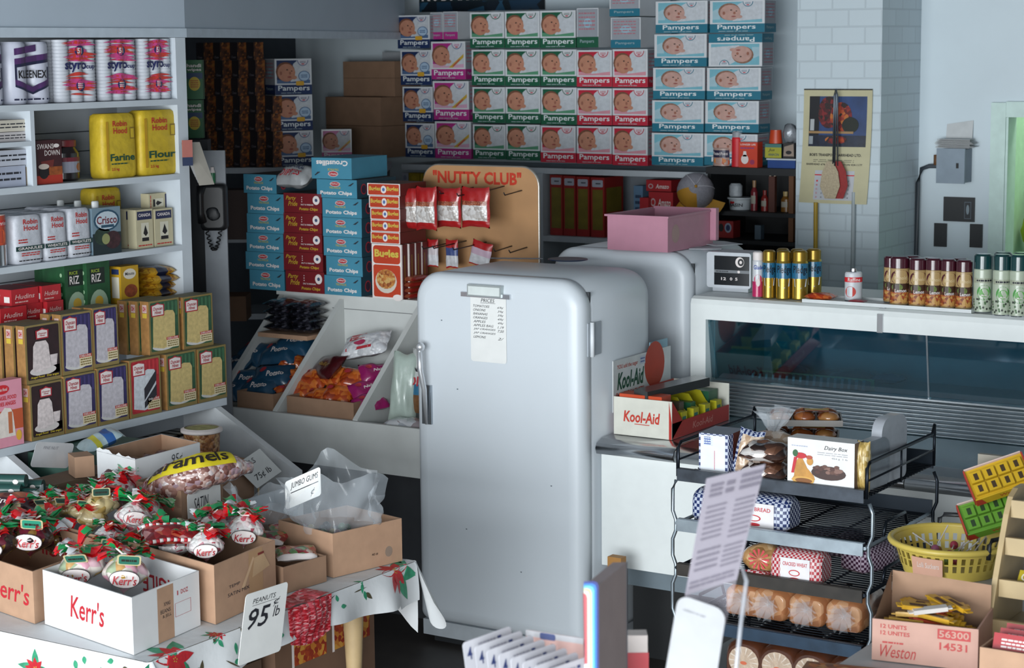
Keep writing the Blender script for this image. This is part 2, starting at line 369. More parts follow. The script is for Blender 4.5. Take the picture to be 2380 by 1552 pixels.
for ya, yb in ((3.6, 4.945), (4.98, 5.485), (5.52, 6.085)): b.box(-4.991, -4.976, ya, yb, 0.3, 0.72, SHW)
part('front_board', b, bn)

# ================================================================ refrigerators
def fridge_parts(w, d, h, dt, root, hinge=True):
    en = M('cbd2d8', 0.38, noise=0.02, scale=2, coat=0.05); r = 0.115
    def loop(ins, y, rt=r):
        return [(a, y, c) for a, c in rr_pts(-w / 2 + ins, w / 2 - ins, 0.1 + ins, h - ins, 0.03, max(0.03, rt - ins), 8)]
    b = MB(); b.loft([loop(0.006, dt), loop(0.0, dt + 0.01), loop(0.0, d - 0.09), loop(0.012, d - 0.04), loop(0.045, d - 0.01), loop(0.09, d)], en); part('cabinet', b, root)
    b = MB()
    b.loft([loop(0.06, 0.0), loop(0.03, 0.004), loop(0.011, 0.016), loop(0.0, 0.036), loop(0.0, dt - 0.01), loop(0.004, dt - 0.004)], en)
    o = part('door', b, root)
    b = MB(); b.box(-w / 2 + 0.008, w / 2 - 0.008, dt - 0.006, dt + 0.004, 0.11, h - 0.05, M('3a3e42', 0.8)); part('door_seal', b, root)
    b = MB(); b.box(-w / 2 + 0.012, w / 2 - 0.012, 0.02, d - 0.05, 0.035, 0.0995, M('b4bbc1', 0.5)); b.box(-w / 2 + .04, w / 2 - .04, .06, d - .06, 0, .0349, M('23262a', .7)); part('plinth', b, root)  # upper panel is the door's white, its shade mixed into the grey
    return o
FW = 0.797; FH = 1.56; FYF = 6.51; FX0 = -4.692
fr = thing('refrigerator', 'white round-shouldered refrigerator with chrome lever handle and taped price list', 'refrigerator', (FX0 + FW / 2, FYF, 0))
door = fridge_parts(FW, 0.6, FH, 0.085, fr)
lx = lambda p: (p.x - fr.location.x, p.y - fr.location.y, p.z)
def fp(px, py, dy=0.0):
    p = P(px, py, Y=FYF - dy); return Vector((p.x - fr.location.x, p.y - FYF, p.z))
b = MB(); p0 = fp(975, 808, .05); p1 = fp(986, 905, .035); p2 = fp(992, 985, .012)
HC = M('d5d8dc', .3, .65, noise=.04); b.blob(fp(977, 806, .05), 0.019, HC, 0, 0.0); b.tube([p0, (p0 + p1) / 2 + Vector((0, -.012, 0)), p1, p2], [0.011, 0.012, 0.011, 0.007], HC, 8)
h_ = part('lever_handle', b, fr, 'chrome lever handle with round knob')
b = MB(); q0 = fp(985, 983); q1 = fp(1005, 895); b.box(q0.x, q1.x, -0.012, 0.004, q0.z, q1.z, STEEL); part('latch_plate', b, fr)
b = MB(); a_ = fp(1075, 684); c_ = fp(1188, 672)
b.box(a_.x, c_.x, -0.013, 0.002, a_.z - .006, a_.z + .012, CHROME)
e0 = fp(1092, 686); e1 = fp(1170, 664); b.box(e0.x, e1.x, -0.02, 0.002, e0.z, e1.z, M('b5bdbd', 0.3, 0.6)); b.box(e0.x + .006, e1.x - .006, -0.022, -.019, e0.z + .006, e1.z - .007, M('cfd6d4', 0.25))
part('emblem', b, fr, 'chrome maker badge bar')
for zc in (P(1368, 790, X=FX0 + FW).z,):
    b = MB(); xx = FW / 2; b.box(xx - .002, xx + .004, 0.05, 0.15, zc - .065, zc + .065, M('aab2ba', 0.4))
    b.tube([(xx + .008, .075, zc - .068), (xx + .008, .075, zc + .068)], 0.009, WHITE, 8); part('hinge', b, fr)
# price list taped to the door
pl = fp(1096, 838); pr = fp(1177, 690)
b = MB(); W_ = pr.x - pl.x; H_ = pr.z - pl.z
b.poly(FY(0, 0, 0), rr_pts(0, W_, 0, H_, 0.012, 0.012), PAPER, 0); f = FY(0, 0, 0)
b.text(f, 'PRICES', W_ * .3, H_ * .9, W_ * .68, H_ * .955, INK, 2, 0, .2); b.rect(f, W_ * .28, H_ * .885, W_ * .7, H_ * .89, INK)
for i, (t, v) in enumerate((('TOMATOES', '69¢'), ('ONIONS', '39¢'), ('BANANAS', '39¢'), ('ORANGES', '49¢'), ('APPLES', '49¢'), ('APPLES BAG', '1.19'), ('JAP ORANGES', '7.50'), ('JAP ORANGES', ''), ('LEMONS', '2/'))):
    y = H_ * (.82 - i * .058); b.text(f, t, W_ * .08, y, W_ * (.1 + .055 * len(t)), y + H_ * .036, INK, 2, 0, .3)
    if v: b.text(f, v, W_ * .76, y - H_ * .01, W_ * .93, y + H_ * .028, INK, 2, 0, .3)
o = link('price_list', b.data('price_list'), None, (fr.location.x + pl.x, FYF - 0.003, pl.z), (0, 0, 0)); tag(o, 'handwritten white PRICES card taped to the refrigerator door', 'card')
for (qx, qy) in ((1025, 745), (1280, 1130), (1210, 1330), (1083, 1230), (1062, 905)):
    b = MB(); p = fp(qx, qy); b.box(p.x, p.x + .006, -0.0012, 0.003, p.z, p.z + .004, M('55606a', 0.6)); part('enamel_chip', b, fr)
F2Y = 7.42
f2x0 = P(1278, 620, Y=F2Y).x; f2x1 = P(1599, 690, Y=F2Y).x
f2 = thing('refrigerator', 'second white rounded refrigerator standing behind the first, pink drawer on top', 'refrigerator', ((f2x0 + f2x1) / 2, F2Y, 0))
fridge_parts(f2x1 - f2x0, 0.66, 1.585, 0.075, f2)

# ================================================================ deli case
DX0 = -3.868; DX1 = -1.55; DY = 6.62
dl = thing('deli_case', 'long white refrigerated deli case with sloping glass and chrome bumper', 'deli case', (0, 0, 0))
WD = M('dfe4e3', 0.4, noise=0.02, coat=0.1); RIB = M('b4bbc0', 0.28, 1.0, noise=0.06)
b = MB(); b.box(DX0, DX1, DY, 7.9, 0.42, 0.872, WD); b.box(DX0 + .03, DX1, DY + 0.08, 7.85, 0.33, 0.4199, M('6d7a82', 0.6)); b.box(DX0 + .03, DX1, DY + 0.2, 7.85, 0.0, 0.3299, M('17191b', 0.7)); part('base_cabinet', b, dl)
b = MB()
prof = [(DY + 0.16, 0.93), (DY + .02, 0.928), (DY - .018, 0.914), (DY - .028, 0.895), (DY - .02, 0.872), (DY + .01, 0.868)]
for xa, xb in ((DX0 - .012, -3.535), (-3.532, -2.6), (-2.597, DX1)):
    b.loft([[(xa, y, z) for y, z in prof], [(xb, y, z) for y, z in prof]], CHROME, False, False, True, False)
    b.loft([[(xa, DY + .3, .85)] * 6, [(xa, y, z) for y, z in prof]], CHROME, False, False, False, False)
part('bumper', b, dl, 'chrome bumper edge')
b = MB(); b.box(DX0, DX1, DY + .15, 7.32, 0.9, 0.929, M('7f949b', 0.25, 0.7)); part('deck', b, dl)
b = MB(); n = 9
pts = []
for i in range(n * 4 + 1):
    t = i / (n * 4); pts.append((7.30 + .075 * t - .007 * abs(math.sin(t * n * PI)), 0.93 + .125 * t))
b.loft([[(DX0 + .1, y, z) for y, z in pts], [(DX1, y, z) for y, z in pts]], RIB, False, False, False, False)
b.box(DX0 + .1, DX1, 7.3755, 7.44, 1.04, 1.062, RIB); part('ribbed_rail', b, dl, 'ribbed stainless steel rail')
cz0 = P(1640, 742, Y=7.37).z; cz1 = 1.412
cap = [(7.37, cz0), (7.37, cz1 - .03), (7.378, cz1 - .01), (7.40, cz1), (7.95, cz1), (7.95, cz0)]
b = MB(); b.loft([[(DX0 + .05 - .05, y, z) for y, z in cap], [(DX1, y, z) for y, z in cap]], WD, True, True, False); part('canopy', b, dl)
px1 = P(1640, 800, Y=7.37).x
b = MB(); b.box(DX0, px1, 7.37, 7.95, 0.93, cz0, WD); part('end_panel', b, dl)
b = MB(); sx_ = P(2047, 720, Y=7.37).x; b.box(sx_ - .012, sx_ + .012, 7.362, 7.40, cz0 - .002, cz1 - .02, CHROME); b.box(sx_ - .012, sx_ + .012, 7.38, 7.94, cz1 - .001, cz1 + .003, CHROME); part('joint_strip', b, dl)
b = MB(); b.box(px1, DX1, 7.93, 7.95, .93, cz0 - .001, M('4f8592', 0.35)); b.box(px1 + .005, DX1 - .001, 7.445, 7.929, .94, 1.03, M('5a8f9a', 0.4)); b.box(px1 + .0005, px1 + .004, 7.45, 7.929, .935, cz0 - .001, M('9fb4b4', .4)); part('interior', b, dl)
# ================================================================ goods on the left shelving (fronts look to +X)
GOLD = M('8a7848', 0.45, 0.2, noise=0.1); GOLDS = M('9a7040', 0.5, 0.1, noise=0.15, scale=60); CREAM = M('d8cba8', 0.6, noise=0.08, scale=60)
LBLR = M('a52431', 0.5); LBLW = M('dcd3d0', 0.6)
def cake_box(kind):
    w, d, h = 0.14, 0.045, 0.19; b = MB(); b.box(-w / 2, w / 2, -d / 2, d / 2, 0, h, GOLD, left=GOLDS, right=GOLDS, top=M('6d6b52', .6))
    f = FY(-w / 2, -d / 2, 0); g = {'purple': '2c2452', 'green': '2d5238', 'red': 'a3222b', 'angel': '2a1518'}[kind]
    G = M(g, 0.5, noise=0.25, scale=40)
    b.rrect(f, .007, .012, w - .007, h - .006, .006, G)
    if kind == 'angel':
        CK = M('cfc3c2', .7, noise=.18, scale=90)
        b.rect(f, .06, .02, w - .008, .05, M('7d1f2c', .5)); b.ell(f, .066, .038, .052, .016, M('cfc7c4', .6), 2); b.poly(f, [(.025, .04), (.03, .12), (.04, .135), (.08, .135), (.09, .12), (.098, .045), (.06, .034)], CK, 3)
        b.poly(f, [(.095, .085), (.125, .085), (.12, .05), (.098, .048)], CK, 3)
        b.rect(f, .008, .012, w - .008, .024, M('2a1518', .5), 3); b.text(f, 'Angel Food   Des anges', .016, .014, w - .014, .023, M('c8b132', .6), 4, .02)
        lx0, lx1, ly0, ly1 = .042, .09, .142, .178
    else:
        CK = M({'purple': 'b9b4bb', 'green': 'c2ad73', 'red': 'c4c9cf'}[kind], .7, noise=.16, scale=80)
        for i in range(5): b.rect(f, .05 + i * .018, .13, .058 + i * .018, h - .01, M({'purple': '3d3468', 'green': '3f6a4b', 'red': 'b93038'}[kind], .5), 2)
        b.ell(f, .062, .026, .05, .014, M('c9c7c4', .6) if kind != 'red' else M('b42a33', .6), 2)
        b.poly(f, [(.014, .028), (.018, .135), (.03, .148), (.055, .144), (.08, .152), (.11, .148), (.118, .135), (.116, .03), (.062, .018)], CK, 3)
        if kind == 'red':
            b.poly(f, [(.062, .05), (.118, .11), (.118, .145), (.062, .09)], M('2b2a31', .7), 4); b.poly(f, [(.062, .024), (.118, .06), (.118, .098), (.062, .044)], M('2b2a31', .7), 4)
        lx0, lx1, ly0, ly1 = .01, .068, .135, .183
        b.rect(f, .076, .046, .132, .056, M('b53a2d', .5), 4); b.text(f, 'DELUXE', .08, .048, .128, .0545, LBLW, 5, .02); b.rect(f, .076, .018, .132, .046, CREAM, 4); b.scribble(f, .08, .021, .128, .044, M('7d6a3a', .6), 3, 5)
    b.poly(f, [(lx0, ly0), (lx1, ly0), (lx1 + .002, ly1 - .008), ((lx0 + lx1) / 2 + .012, ly1 - .006), ((lx0 + lx1) / 2, ly1), ((lx0 + lx1) / 2 - .012, ly1 - .006), (lx0 - .002, ly1 - .008)], LBLR, 5)
    q = .004; b.poly(f, [(lx0 + q, ly0 + q), (lx1 - q, ly0 + q), (lx1 - q, ly1 - .011), ((lx0 + lx1) / 2, ly1 - .006), (lx0 + q, ly1 - .011)], LBLW, 6)
    b.text(f, 'Duncan', lx0 + .008, (ly0 + ly1) / 2 - .003, lx1 - .008, ly1 - .015, LBLR, 7, .02, .2); b.text(f, 'Hines', lx0 + .014, ly0 + .008, lx1 - .014, (ly0 + ly1) / 2 - .004, LBLR, 7, .02, .2)
    s_ = lambda u, v, k=0: (-w / 2 - k * EPS, d / 2 - u, v)
    b.rect(s_, .012, .15, .035, .178, M('c2a5a0', .6)); b.rect(s_, .012, .132, .035, .148, M('c4a838', .6)); b.text(s_, 'DH', .016, .156, .031, .172, LBLR, 2, .03)
    return Proto('cake_mix_box', 'box', w, d, h, b)
cake = {k: cake_box(k) for k in ('purple', 'green', 'red', 'angel')}
XD = XG - 0.006; zl = ZS[5]
kw = {'purple': 'purple white-cake', 'green': 'green yellow-cake', 'red': 'red chocolate-cake', 'angel': 'dark angel-food'}
low = [('angel', 73, 150, 1005, 888), ('purple', 152, 227, 985, 868), ('purple', 229, 300, 965, 850), ('red', 304, 376, 952, 832), ('green', 389, 459, 935, 818), ('green', 462, 528, 920, 806)]
top_ = [('angel', 62, 145, 890, 752), ('purple', 146, 218, 865, 726), ('purple', 219, 277, 845, 712), ('green', 349, 420, 828, 696), ('green', 428, 497, 815, 686)]
hs = []
for i, (k, a, c, yb, yt) in enumerate(low):
    nm = ['first', 'second', 'third', 'fourth', 'fifth', 'last'][i]
    o = cake[k].onX('%s mix box, %s from the pink box in the lower cake mix layer' % (kw[k], nm), XD, a, c, yb, yt, zl, 'cake mix boxes on the ledge'); hs.append(o.scale.z * .19)
    for j in ((1,) if k in ('angel', 'green') else ()):
        o2 = cake[k].put('%s mix box standing behind the %s front box of the lower layer' % (kw[k], nm), (o.location.x - .05 * j, o.location.y, zl), PI / 2, 'cake mix boxes on the ledge', tuple(o.scale))
for i, (k, a, c, yb, yt) in enumerate(top_):
    nm = ['first', 'second', 'third', 'fourth', 'last'][i]; hz = zl + hs[min(i, 4) if i < 3 else i + 1] + .001
    XT = XD - (0.012 if i < 3 else .03)
    o = cake[k].onX('%s mix box, %s from the spice end of the upper cake mix layer' % (kw[k], nm) if 0 else '%s mix box, %s along the upper cake mix layer' % (kw[k], nm), XT, a, c, yb, yt, hz, 'cake mix boxes on the ledge')
    for j in ((1, 2) if k in ('angel', 'green') and i != 4 else (1,)):
        cake[k].put('%s mix box in the upper layer, %s behind the %s one' % (kw[k], ['', 'directly', 'two places'][j], nm), (o.location.x - .05 * j, o.location.y - .012 * j, hz), PI / 2, 'cake mix boxes on the ledge', tuple(o.scale))
# pink angel cake box at the frame edge
w, d, h = .15, .05, .2; b = MB(); PK = M('d58fa0', .6); b.box(-w / 2, w / 2, -d / 2, d / 2, 0, h, PK, left=M('b5523a', .6), right=M('c98497', .6)); f = FY(-w / 2, -d / 2, 0)
b.rect(f, .0, .05, w, .11, M('b9532f', .6)); b.poly(f, [(.02, .03), (.03, .1), (.06, .12), (.09, .115), (.1, .1), (.11, .03)], M('d9cfc6', .7, noise=.1, scale=60), 2); b.rect(f, .075, .04, .095, .105, M('b96a43', .7), 3)
b.ell(f, .05, .175, .036, .014, RED, 2); b.text(f, 'Robin Hood', .025, .17, .076, .18, LBLW, 3, .01, .2); b.text(f, 'ANGEL FOOD', .02, .143, .12, .155, RED, 3, .02); b.text(f, 'DES ANGES', .03, .125, .115, .137, RED, 3, .02); b.ell(f, .125, .03, .014, .016, M('d9a638', .6), 3)
Proto('cake_mix_box', 'box', w, d, h, b).onX('pink angel cake box at the near end of the ledge', XD, -14, 56, 1028, 884, zl)

# ---- flour bags: soft paper sacks
def sack(w, d, h, base, prints, seed=0, sag=.1):
    b = MB(); rnd = random.Random(seed); loops = []
    zs = [0, .03, .12, .4, .75, .9, .97, 1.0]; ins = [.10, .02, 0, .0, .01, .02, .07, .2]
    for z, i in zip(zs, ins):
        l = [((x * (1 - i)) + rnd.uniform(-.001, .001), y * (1 - i * 1.2), z * h) for x, y in rr_pts(-w / 2, w / 2, -d / 2, d / 2, .018, .018, 3)]
        loops.append(l)
    b.loft(loops, base); prints(b, FY(-w / 2, -d / 2 - .0012, 0)); return b
YEL = M('c0a428', .55, noise=.1, scale=25, bump=.6, bscale=22); PGR = M('1f4a35', .6); PBK = M('1c1a1c', .6); PRD = M('b42a28', .6)
def pr_flour(word):
    def p(b, f):
        b.text(f, 'Robin', .04, .2, .1, .222, PRD, 2, .02); b.text(f, 'Hood', .042, .172, .1, .195, PRD, 2, .02)
        b.text(f, word, .026, .066, .13, .094, PGR, 2, .03); b.scribble(f, .03, .05, .1, .06, PGR, 1, 2, 3); b.text(f, '2.5 kg', .03, .026, .062, .04, PRD, 2, .02)
        b.rect(f, .112, .15, .132, .195, M('7d641f', .6)); b.rect(f, .115, .154, .129, .19, YEL, 2)
        b.rrect(f, .012, .03, .022, .22, .003, M('b88d1c', .6))
    return p
fl = {wd: Proto('flour_bag', 'bag of flour', .145, .09, .25, sack(.145, .09, .25, YEL, pr_flour(wd), i)) for i, wd in enumerate(('Farine', 'Flour'))}
zf = ZS[2]
fl['Farine'].onX('yellow paper flour bag lettered Farine, beside the dark jar on the second shelf', XU - .03, 243, 322, 403, 264, zf, 'yellow flour bags')
fl['Flour'].onX('yellow paper flour bag lettered Flour against the end panel', XU - .02, 332, 417, 400, 256, zf, 'yellow flour bags')
fl['Farine'].onX('yellow flour bag behind the oil tins on the third shelf', XU - .2, 222, 290, 575, 437, ZS[3], 'yellow flour bags')
WSK = M('b9bcc4', .5, noise=.1, scale=25, bump=.6, bscale=25)
def pr_white(word):
    def p(b, f):
        b.text(f, 'Robin', .03, .155, .085, .175, PRD, 2, .02); b.text(f, 'Hood', .032, .13, .085, .151, PRD, 2, .02)
        b.rect(f, .0, .052, .108, .07, M('1d3d3a', .6)); b.text(f, word, .008, .056, .1, .067, LBLW, 3, .02); b.scribble(f, .02, .03, .09, .046, PRD, 2, 2); b.scribble(f, .01, .08, .045, .1, PRD, 2, 2, 5)
        b.scribble(f, .01, .01, .1, .018, PBK, 1, 2, 4)
    return p
wh = {wd: Proto('cereal_bag', 'bag of cereal', .108, .08, .19, sack(.108, .08, .19, WSK, pr_white(wd), 5 + i)) for i, wd in enumerate(('GRANULES', 'WHEATLETS'))}
o = wh['GRANULES'].onX('white cereal bag lettered GRANULES beside the orange can on the third shelf', XU - .012, 38, 104, 610, 500, ZS[3], 'white cereal bags')
o1 = wh['WHEATLETS'].onX('white WHEATLETS cereal bag in the middle of the front three', XU - .012, 107, 161, 605, 494, ZS[3], 'white cereal bags')
o2 = wh['WHEATLETS'].onX('white WHEATLETS cereal bag touching the blue oil tin', XU - .012, 164, 216, 598, 484, ZS[3], 'white cereal bags')
for q, nm in ((o, 'GRANULES bag'), (o1, 'middle WHEATLETS bag'), (o2, 'WHEATLETS bag by the tin')):
    for j in (1, 2):
        wh['WHEATLETS'].put('white cereal bag %s behind the %s' % (('just', 'second')[j - 1], nm), (q.location.x - .09 * j, q.location.y, ZS[3]), PI / 2, 'white cereal bags', tuple(q.scale))
# oil tins
w, d, h = .1, .075, .155; b = MB(); TB = M('7e95a3', .4, .3); b.box(-w / 2, w / 2, -d / 2, d / 2, 0, h, TB); f = FY(-w / 2, -d / 2, 0)
b.rect(f, 0, 0, w, .07, M('1e2c30', .5)); b.ell(f, .035, .06, .03, .03, M('26382e', .5, noise=.4, scale=90), 2); b.ell(f, .07, .045, .028, .03, M('3b2226', .5, noise=.4, scale=90), 3); b.ell(f, .045, .05, .014, .018, M('8d9160', .5), 4)
b.ell(f, .05, .112, .045, .036, M('274a60', .5), 2); b.ell(f, .05, .112, .039, .03, M('b8c6cf', .5), 3); b.text(f, 'Crisco', .015, .1, .086, .127, M('6d2230', .5), 4, .02)
b.rect(f, .03, .088, .075, .097, M('274a60', .5), 4)
cp = MB(); cp.lathe([(.011, h), (.011, h + .018), (.009, h + .022)], M('c5c8c8', .5), 12, -.02, -.01)
tin = Proto('oil_tin', 'tin', w, d, h, b, [('cap', cp)])
t0 = tin.onX('blue-grey oil tin with a white cap, front one on the third shelf', XU - .012, 217, 283, 592, 482, ZS[3], 'oil tins')
for j, nm in ((1, 'next behind the front tin'), (2, 'furthest behind the front tin')):
    tin.put('blue-grey oil tin %s' % nm, (t0.location.x - .085 * j, t0.location.y - .01 * j, ZS[3]), PI / 2, 'oil tins', tuple(t0.scale))
# corn starch cartons
w, d, h = .062, .045, .13; b = MB(); CT = M('b9b193', .6); b.box(-w / 2, w / 2, -d / 2, d / 2, 0, h, CT); f = FY(-w / 2, -d / 2, 0)
b.rect(f, .004, .096, w - .004, .124, M('22284a', .5)); b.text(f, 'CANADA', .009, .106, w - .009, .117, LBLW, 2, .02); b.rect(f, .018, .03, .046, .085, M('cfcbb8', .6)); b.poly(f, [(.025, .05), (.033, .078), (.042, .05), (.034, .04)], PBK, 2); b.rect(f, .02, .024, .045, .036, PBK, 2); b.scribble(f, .006, .006, w - .006, .014, PRD, 1, 2)
cs = Proto('starch_carton', 'carton', w, d, h, b)
c1 = cs.onX('cream corn starch carton nearest the oil tins', XU - .03, 318, 357, 567, 487, ZS[3], 'corn starch cartons'); c2 = cs.onX('cream corn starch carton nearest the end panel', XU - .03, 361, 403, 565, 485, ZS[3], 'corn starch cartons')
hh = c2.scale.z * h
cs.put('cream corn starch carton lying across the tops of the other two', (c1.location.x - .05, c2.location.y - .03, ZS[3] + hh + .023), group='corn starch cartons', scale=(1.2, 1, 1), rot=(0, PI / 2, PI / 2))
cs.put('cream corn starch carton standing behind the other two', (c1.location.x - .06, c1.location.y, ZS[3]), PI / 2, 'corn starch cartons', tuple(c1.scale))
# juice can
b = MB(); b.lathe([(.033, 0, CHROME), (.034, .004, CHROME), (.034, .072, M('a8402a', .4)), (.034, .072, M('a8402a', .4)), (.034, .17, M('b9a7a2', .4)), (.034, .174, CHROME), (.031, .178, CHROME)], M('a8402a', .4), 20)
f = FCYL(.034, 0); b.rect(f, -.03, .135, .03, .155, PRD, 1, 6); b.text(f, 'Sunrise', -.024, .138, .024, .152, LBLW, 2, .01); b.ell(f, 0, .1, .02, .024, M('c4552a', .5, noise=.3, scale=60), 1)
Proto('juice_can', 'can', .068, .068, .178, b).onX('tall orange juice can at the near end of the third shelf', XU - .012, -12, 27, 618, 496, ZS[3])

# ---- paper towels and foam cups on the top shelf
def towel():
    b = MB(); PW = M('b7bac8', .35, noise=.05, bump=.3, bscale=14); r = .062; h = .235; lp = []
    def outline(s):
        pts = []
        for i in range(13): a = PI + PI * i / 12; pts.append((-r + r * math.cos(a) * s, r * math.sin(a) * s if math.sin(a) < 0 else 0))
        for i in range(1, 13): a = PI + PI * i / 12; pts.append((r + r * math.cos(a) * s, r * math.sin(a) * s))
        for i in range(13): a = PI * i / 12; pts.append((r + r * math.cos(a) * s, r * math.sin(a) * s))
        for i in range(1, 13): a = PI * i / 12; pts.append((-r + r * math.cos(a) * s, r * math.sin(a) * s))
        return pts
    for z, s in ((0, .9), (.01, 1), (h - .012, 1), (h, .9)): lp.append([(x, y, z) for x, y in outline(s)])
    b.loft(lp, PW)
    def f(u, v, k=0):
        x = -2 * r + u; c = -r if x < 0 else r; y = -math.sqrt(max(0, r * r - (x - c) ** 2)); y = min(y, -.056)
        return (x, y - .001 - k * EPS, v)
    PU = M('4a2a5c', .5); NV = M('20223f', .5)
    def strip(x0, x1, ya, yb, yc, yd, m, k=1):   # a band, left heights ya..yb to right heights yc..yd
        n = 12
        for i in range(n):
            t0, t1 = i / n, (i + 1) / n; X0, X1 = x0 + (x1 - x0) * t0, x0 + (x1 - x0) * t1
            b.face([f(X0, ya + (yc - ya) * t0, k), f(X1, ya + (yc - ya) * t1, k), f(X1, yb + (yd - yb) * t1, k), f(X0, yb + (yd - yb) * t0, k)], m)
    strip(.03, .15, .185, .21, .2, .225, PU); strip(.03, .215, .15, .172, .17, .192, PU); strip(.03, .215, .138, .15, .158, .17, NV)
    strip(.03, .125, .075, .095, .045, .065, PU); strip(.125, .215, .045, .065, .075, .095, PU); strip(.03, .125, .066, .075, .036, .045, NV); strip(.125, .215, .036, .045, .066, .075, NV)
    strip(.03, .04, .09, .14, .09, .14, NV); strip(.205, .215, .09, .14, .09, .14, NV)
    b.text(f, 'KLEENEX', .045, .098, .2, .128, PBK, 3, .02); b.scribble(f, .02, .012, .22, .024, NV, 1, 2, 3)
    return Proto('paper_towel_pack', 'paper towels', .248, .124, h, b)
tw = towel()
tw.onX('white and purple paper towel pack cut by the frame edge', XU - .02, -72, 22, 240, 100, ZS[1], 'paper towel packs')
tw.onX('white and purple paper towel twin pack beside the foam cups', XU - .02, 27, 130, 238, 98, ZS[1], 'paper towel packs')
def cups(seed):
    root_b = MB(); FO = M('bfc3cb', .45, noise=.03); r = .03; h = .235; n = 3; parts = []
    for i in range(n):
        for j in range(2):
            m = MB(); prof = [(r * .8, 0)]
            for q in range(18):
                z = h * q / 18; prof += [(r * .93, z + .002), (r, z + h / 18 - .002)]
            m.lathe(prof + [(r * .8, h)], FO, 14, (i - 1) * r * 1.85, (j - .5) * r * 1.85); parts.append(m)
    film = MB()
    def f(u, v, k=0):
        x = -.086 + u; c = min((-1, 0, 1), key=lambda q: abs(x - q * r * 1.85)) * r * 1.85; t = (x - c) / (r * 1.02); y = -r * 1.85 / 2 - r * math.sqrt(max(.72, 1 - t * t)) - .0015
        return (x, y - k * EPS, v)
    rnd = random.Random(seed); PKk = M('c4447f', .45); RDD = M('c03a30', .45); NV = M('24285a', .45)
    for band in ((.155, .225), (.03, .1)):
        for q in range(24):
            yy = rnd.uniform(*band); x0 = rnd.uniform(.012, .05); x1 = rnd.uniform(.11, .17); hh = rnd.uniform(.004, .010); sl = rnd.uniform(-.008, .008); mm = (PKk, RDD)[q % 2]; ns = 8
            for i in range(ns):
                t0, t1 = i / ns, (i + 1) / ns; g0 = hh * math.sin(PI * t0); g1 = hh * math.sin(PI * t1); X0 = x0 + (x1 - x0) * t0; X1 = x0 + (x1 - x0) * t1; k = 1 + q * .1
                film.face([f(X0, yy + sl * t0 - g0 * .2, k), f(X1, yy + sl * t1 - g1 * .2, k), f(X1, yy + sl * t1 + g1 + .0004, k), f(X0, yy + sl * t0 + g0 + .0004, k)], mm)
    film.ell(f, .09, .192, .02, .02, NV, 4); film.text(f, '51', .079, .182, .1, .203, LBLW, 5, .03); film.text(f, 'styro', .025, .112, .118, .154, NV, 4, .03); film.text(f, 'cup', .117, .12, .15, .137, NV, 4, .02)
    film.ell(f, .09, .062, .019, .021, NV, 4); film.scribble(f, .077, .052, .103, .073, LBLW, 3, 5)
    return Proto('foam_cup_pack', 'foam cups', .172, .11, h, None, [('cup_stack', m) for m in parts] + [('printed_wrap', film)])
for i, (a, c, lab) in enumerate(((138, 232, 'pack of stacked white foam cups in red printed wrap, next to the paper towels'), (238, 325, 'middle pack of stacked white foam cups in red printed wrap'), (331, 405, 'pack of stacked white foam cups nearest the end panel'))):
    cups(i).onX(lab, XU - .02, a, c, 234, (92, 92, 90)[i], ZS[1], 'foam cup packs')

# ---- second shelf, near end
w, d, h = .1, .06, .155; b = MB(); SW = M('3c161b', .5, noise=.15, scale=30); b.box(-w / 2, w / 2, -d / 2, d / 2, 0, h, SW); f = FY(-w / 2, -d / 2, 0)
b.text(f, 'SWANS', .008, .124, .07, .142, LBLW, 2, .008); b.text(f, 'DOWN', .035, .1, .092, .119, LBLW, 2, .008); b.ell(f, .08, .134, .011, .007, LBLW, 2); b.rect(f, 0, 0, w, .03, M('a8301f', .5)); b.rect(f, .05, .03, w, .06, M('8f4a1e', .5, noise=.3, scale=80)); b.ell(f, .03, .04, .018, .022, M('1a1416', .5), 2); b.ell(f, .03, .062, .02, .01, M('c8b9ae', .5), 3); b.poly(f, [(.02, .08), (.07, .085), (.065, .06), (.025, .06)], M('6d2a26', .6), 2)
Proto('cake_flour_box', 'box', w, d, h, b).onX('dark red cake flour box with white bird mark, beside the brown jar', XU - .03, 84, 146, 420, 326, zf)
b = MB(); JR = M('1c1214', .2, coat=.5); b.lathe([(.03, 0), (.037, .008), (.037, .1), (.026, .12), (.024, .125)], JR, 20); f = FCYL(.0372, 0); b.rect(f, -.045, .03, .045, .085, M('8d8f9c', .5), 1, 8); b.rect(f, -.045, .07, .045, .085, M('6d2430', .5), 2, 8); b.ell(f, .02, .05, .012, .014, M('a0603a', .6), 2)
lid = MB(); lid.lathe([(.028, .123), (.029, .126), (.029, .145), (.027, .147)], M('6d2226', .4), 20)
Proto('molasses_jar', 'jar', .074, .074, .147, b, [('lid', lid)]).onX('dark brown glass jar with red lid and pale label', XU - .06, 149, 197, 410, 326, zf)
def small_carton(hx, side, seed):
    w, d, h = .09, .06, .035; b = MB(); b.box(-w / 2, w / 2, -d / 2, d / 2, 0, h, M(hx, .6), left=M(side, .6), top=M('a89b92', .6)); f = FY(-w / 2, -d / 2, 0); b.scribble(f, .02, .008, .08, .028, INK, 2, 1, seed, .35)
    return Proto('small_carton', 'carton', w, d, h, b)
zs1 = zc_ + .008
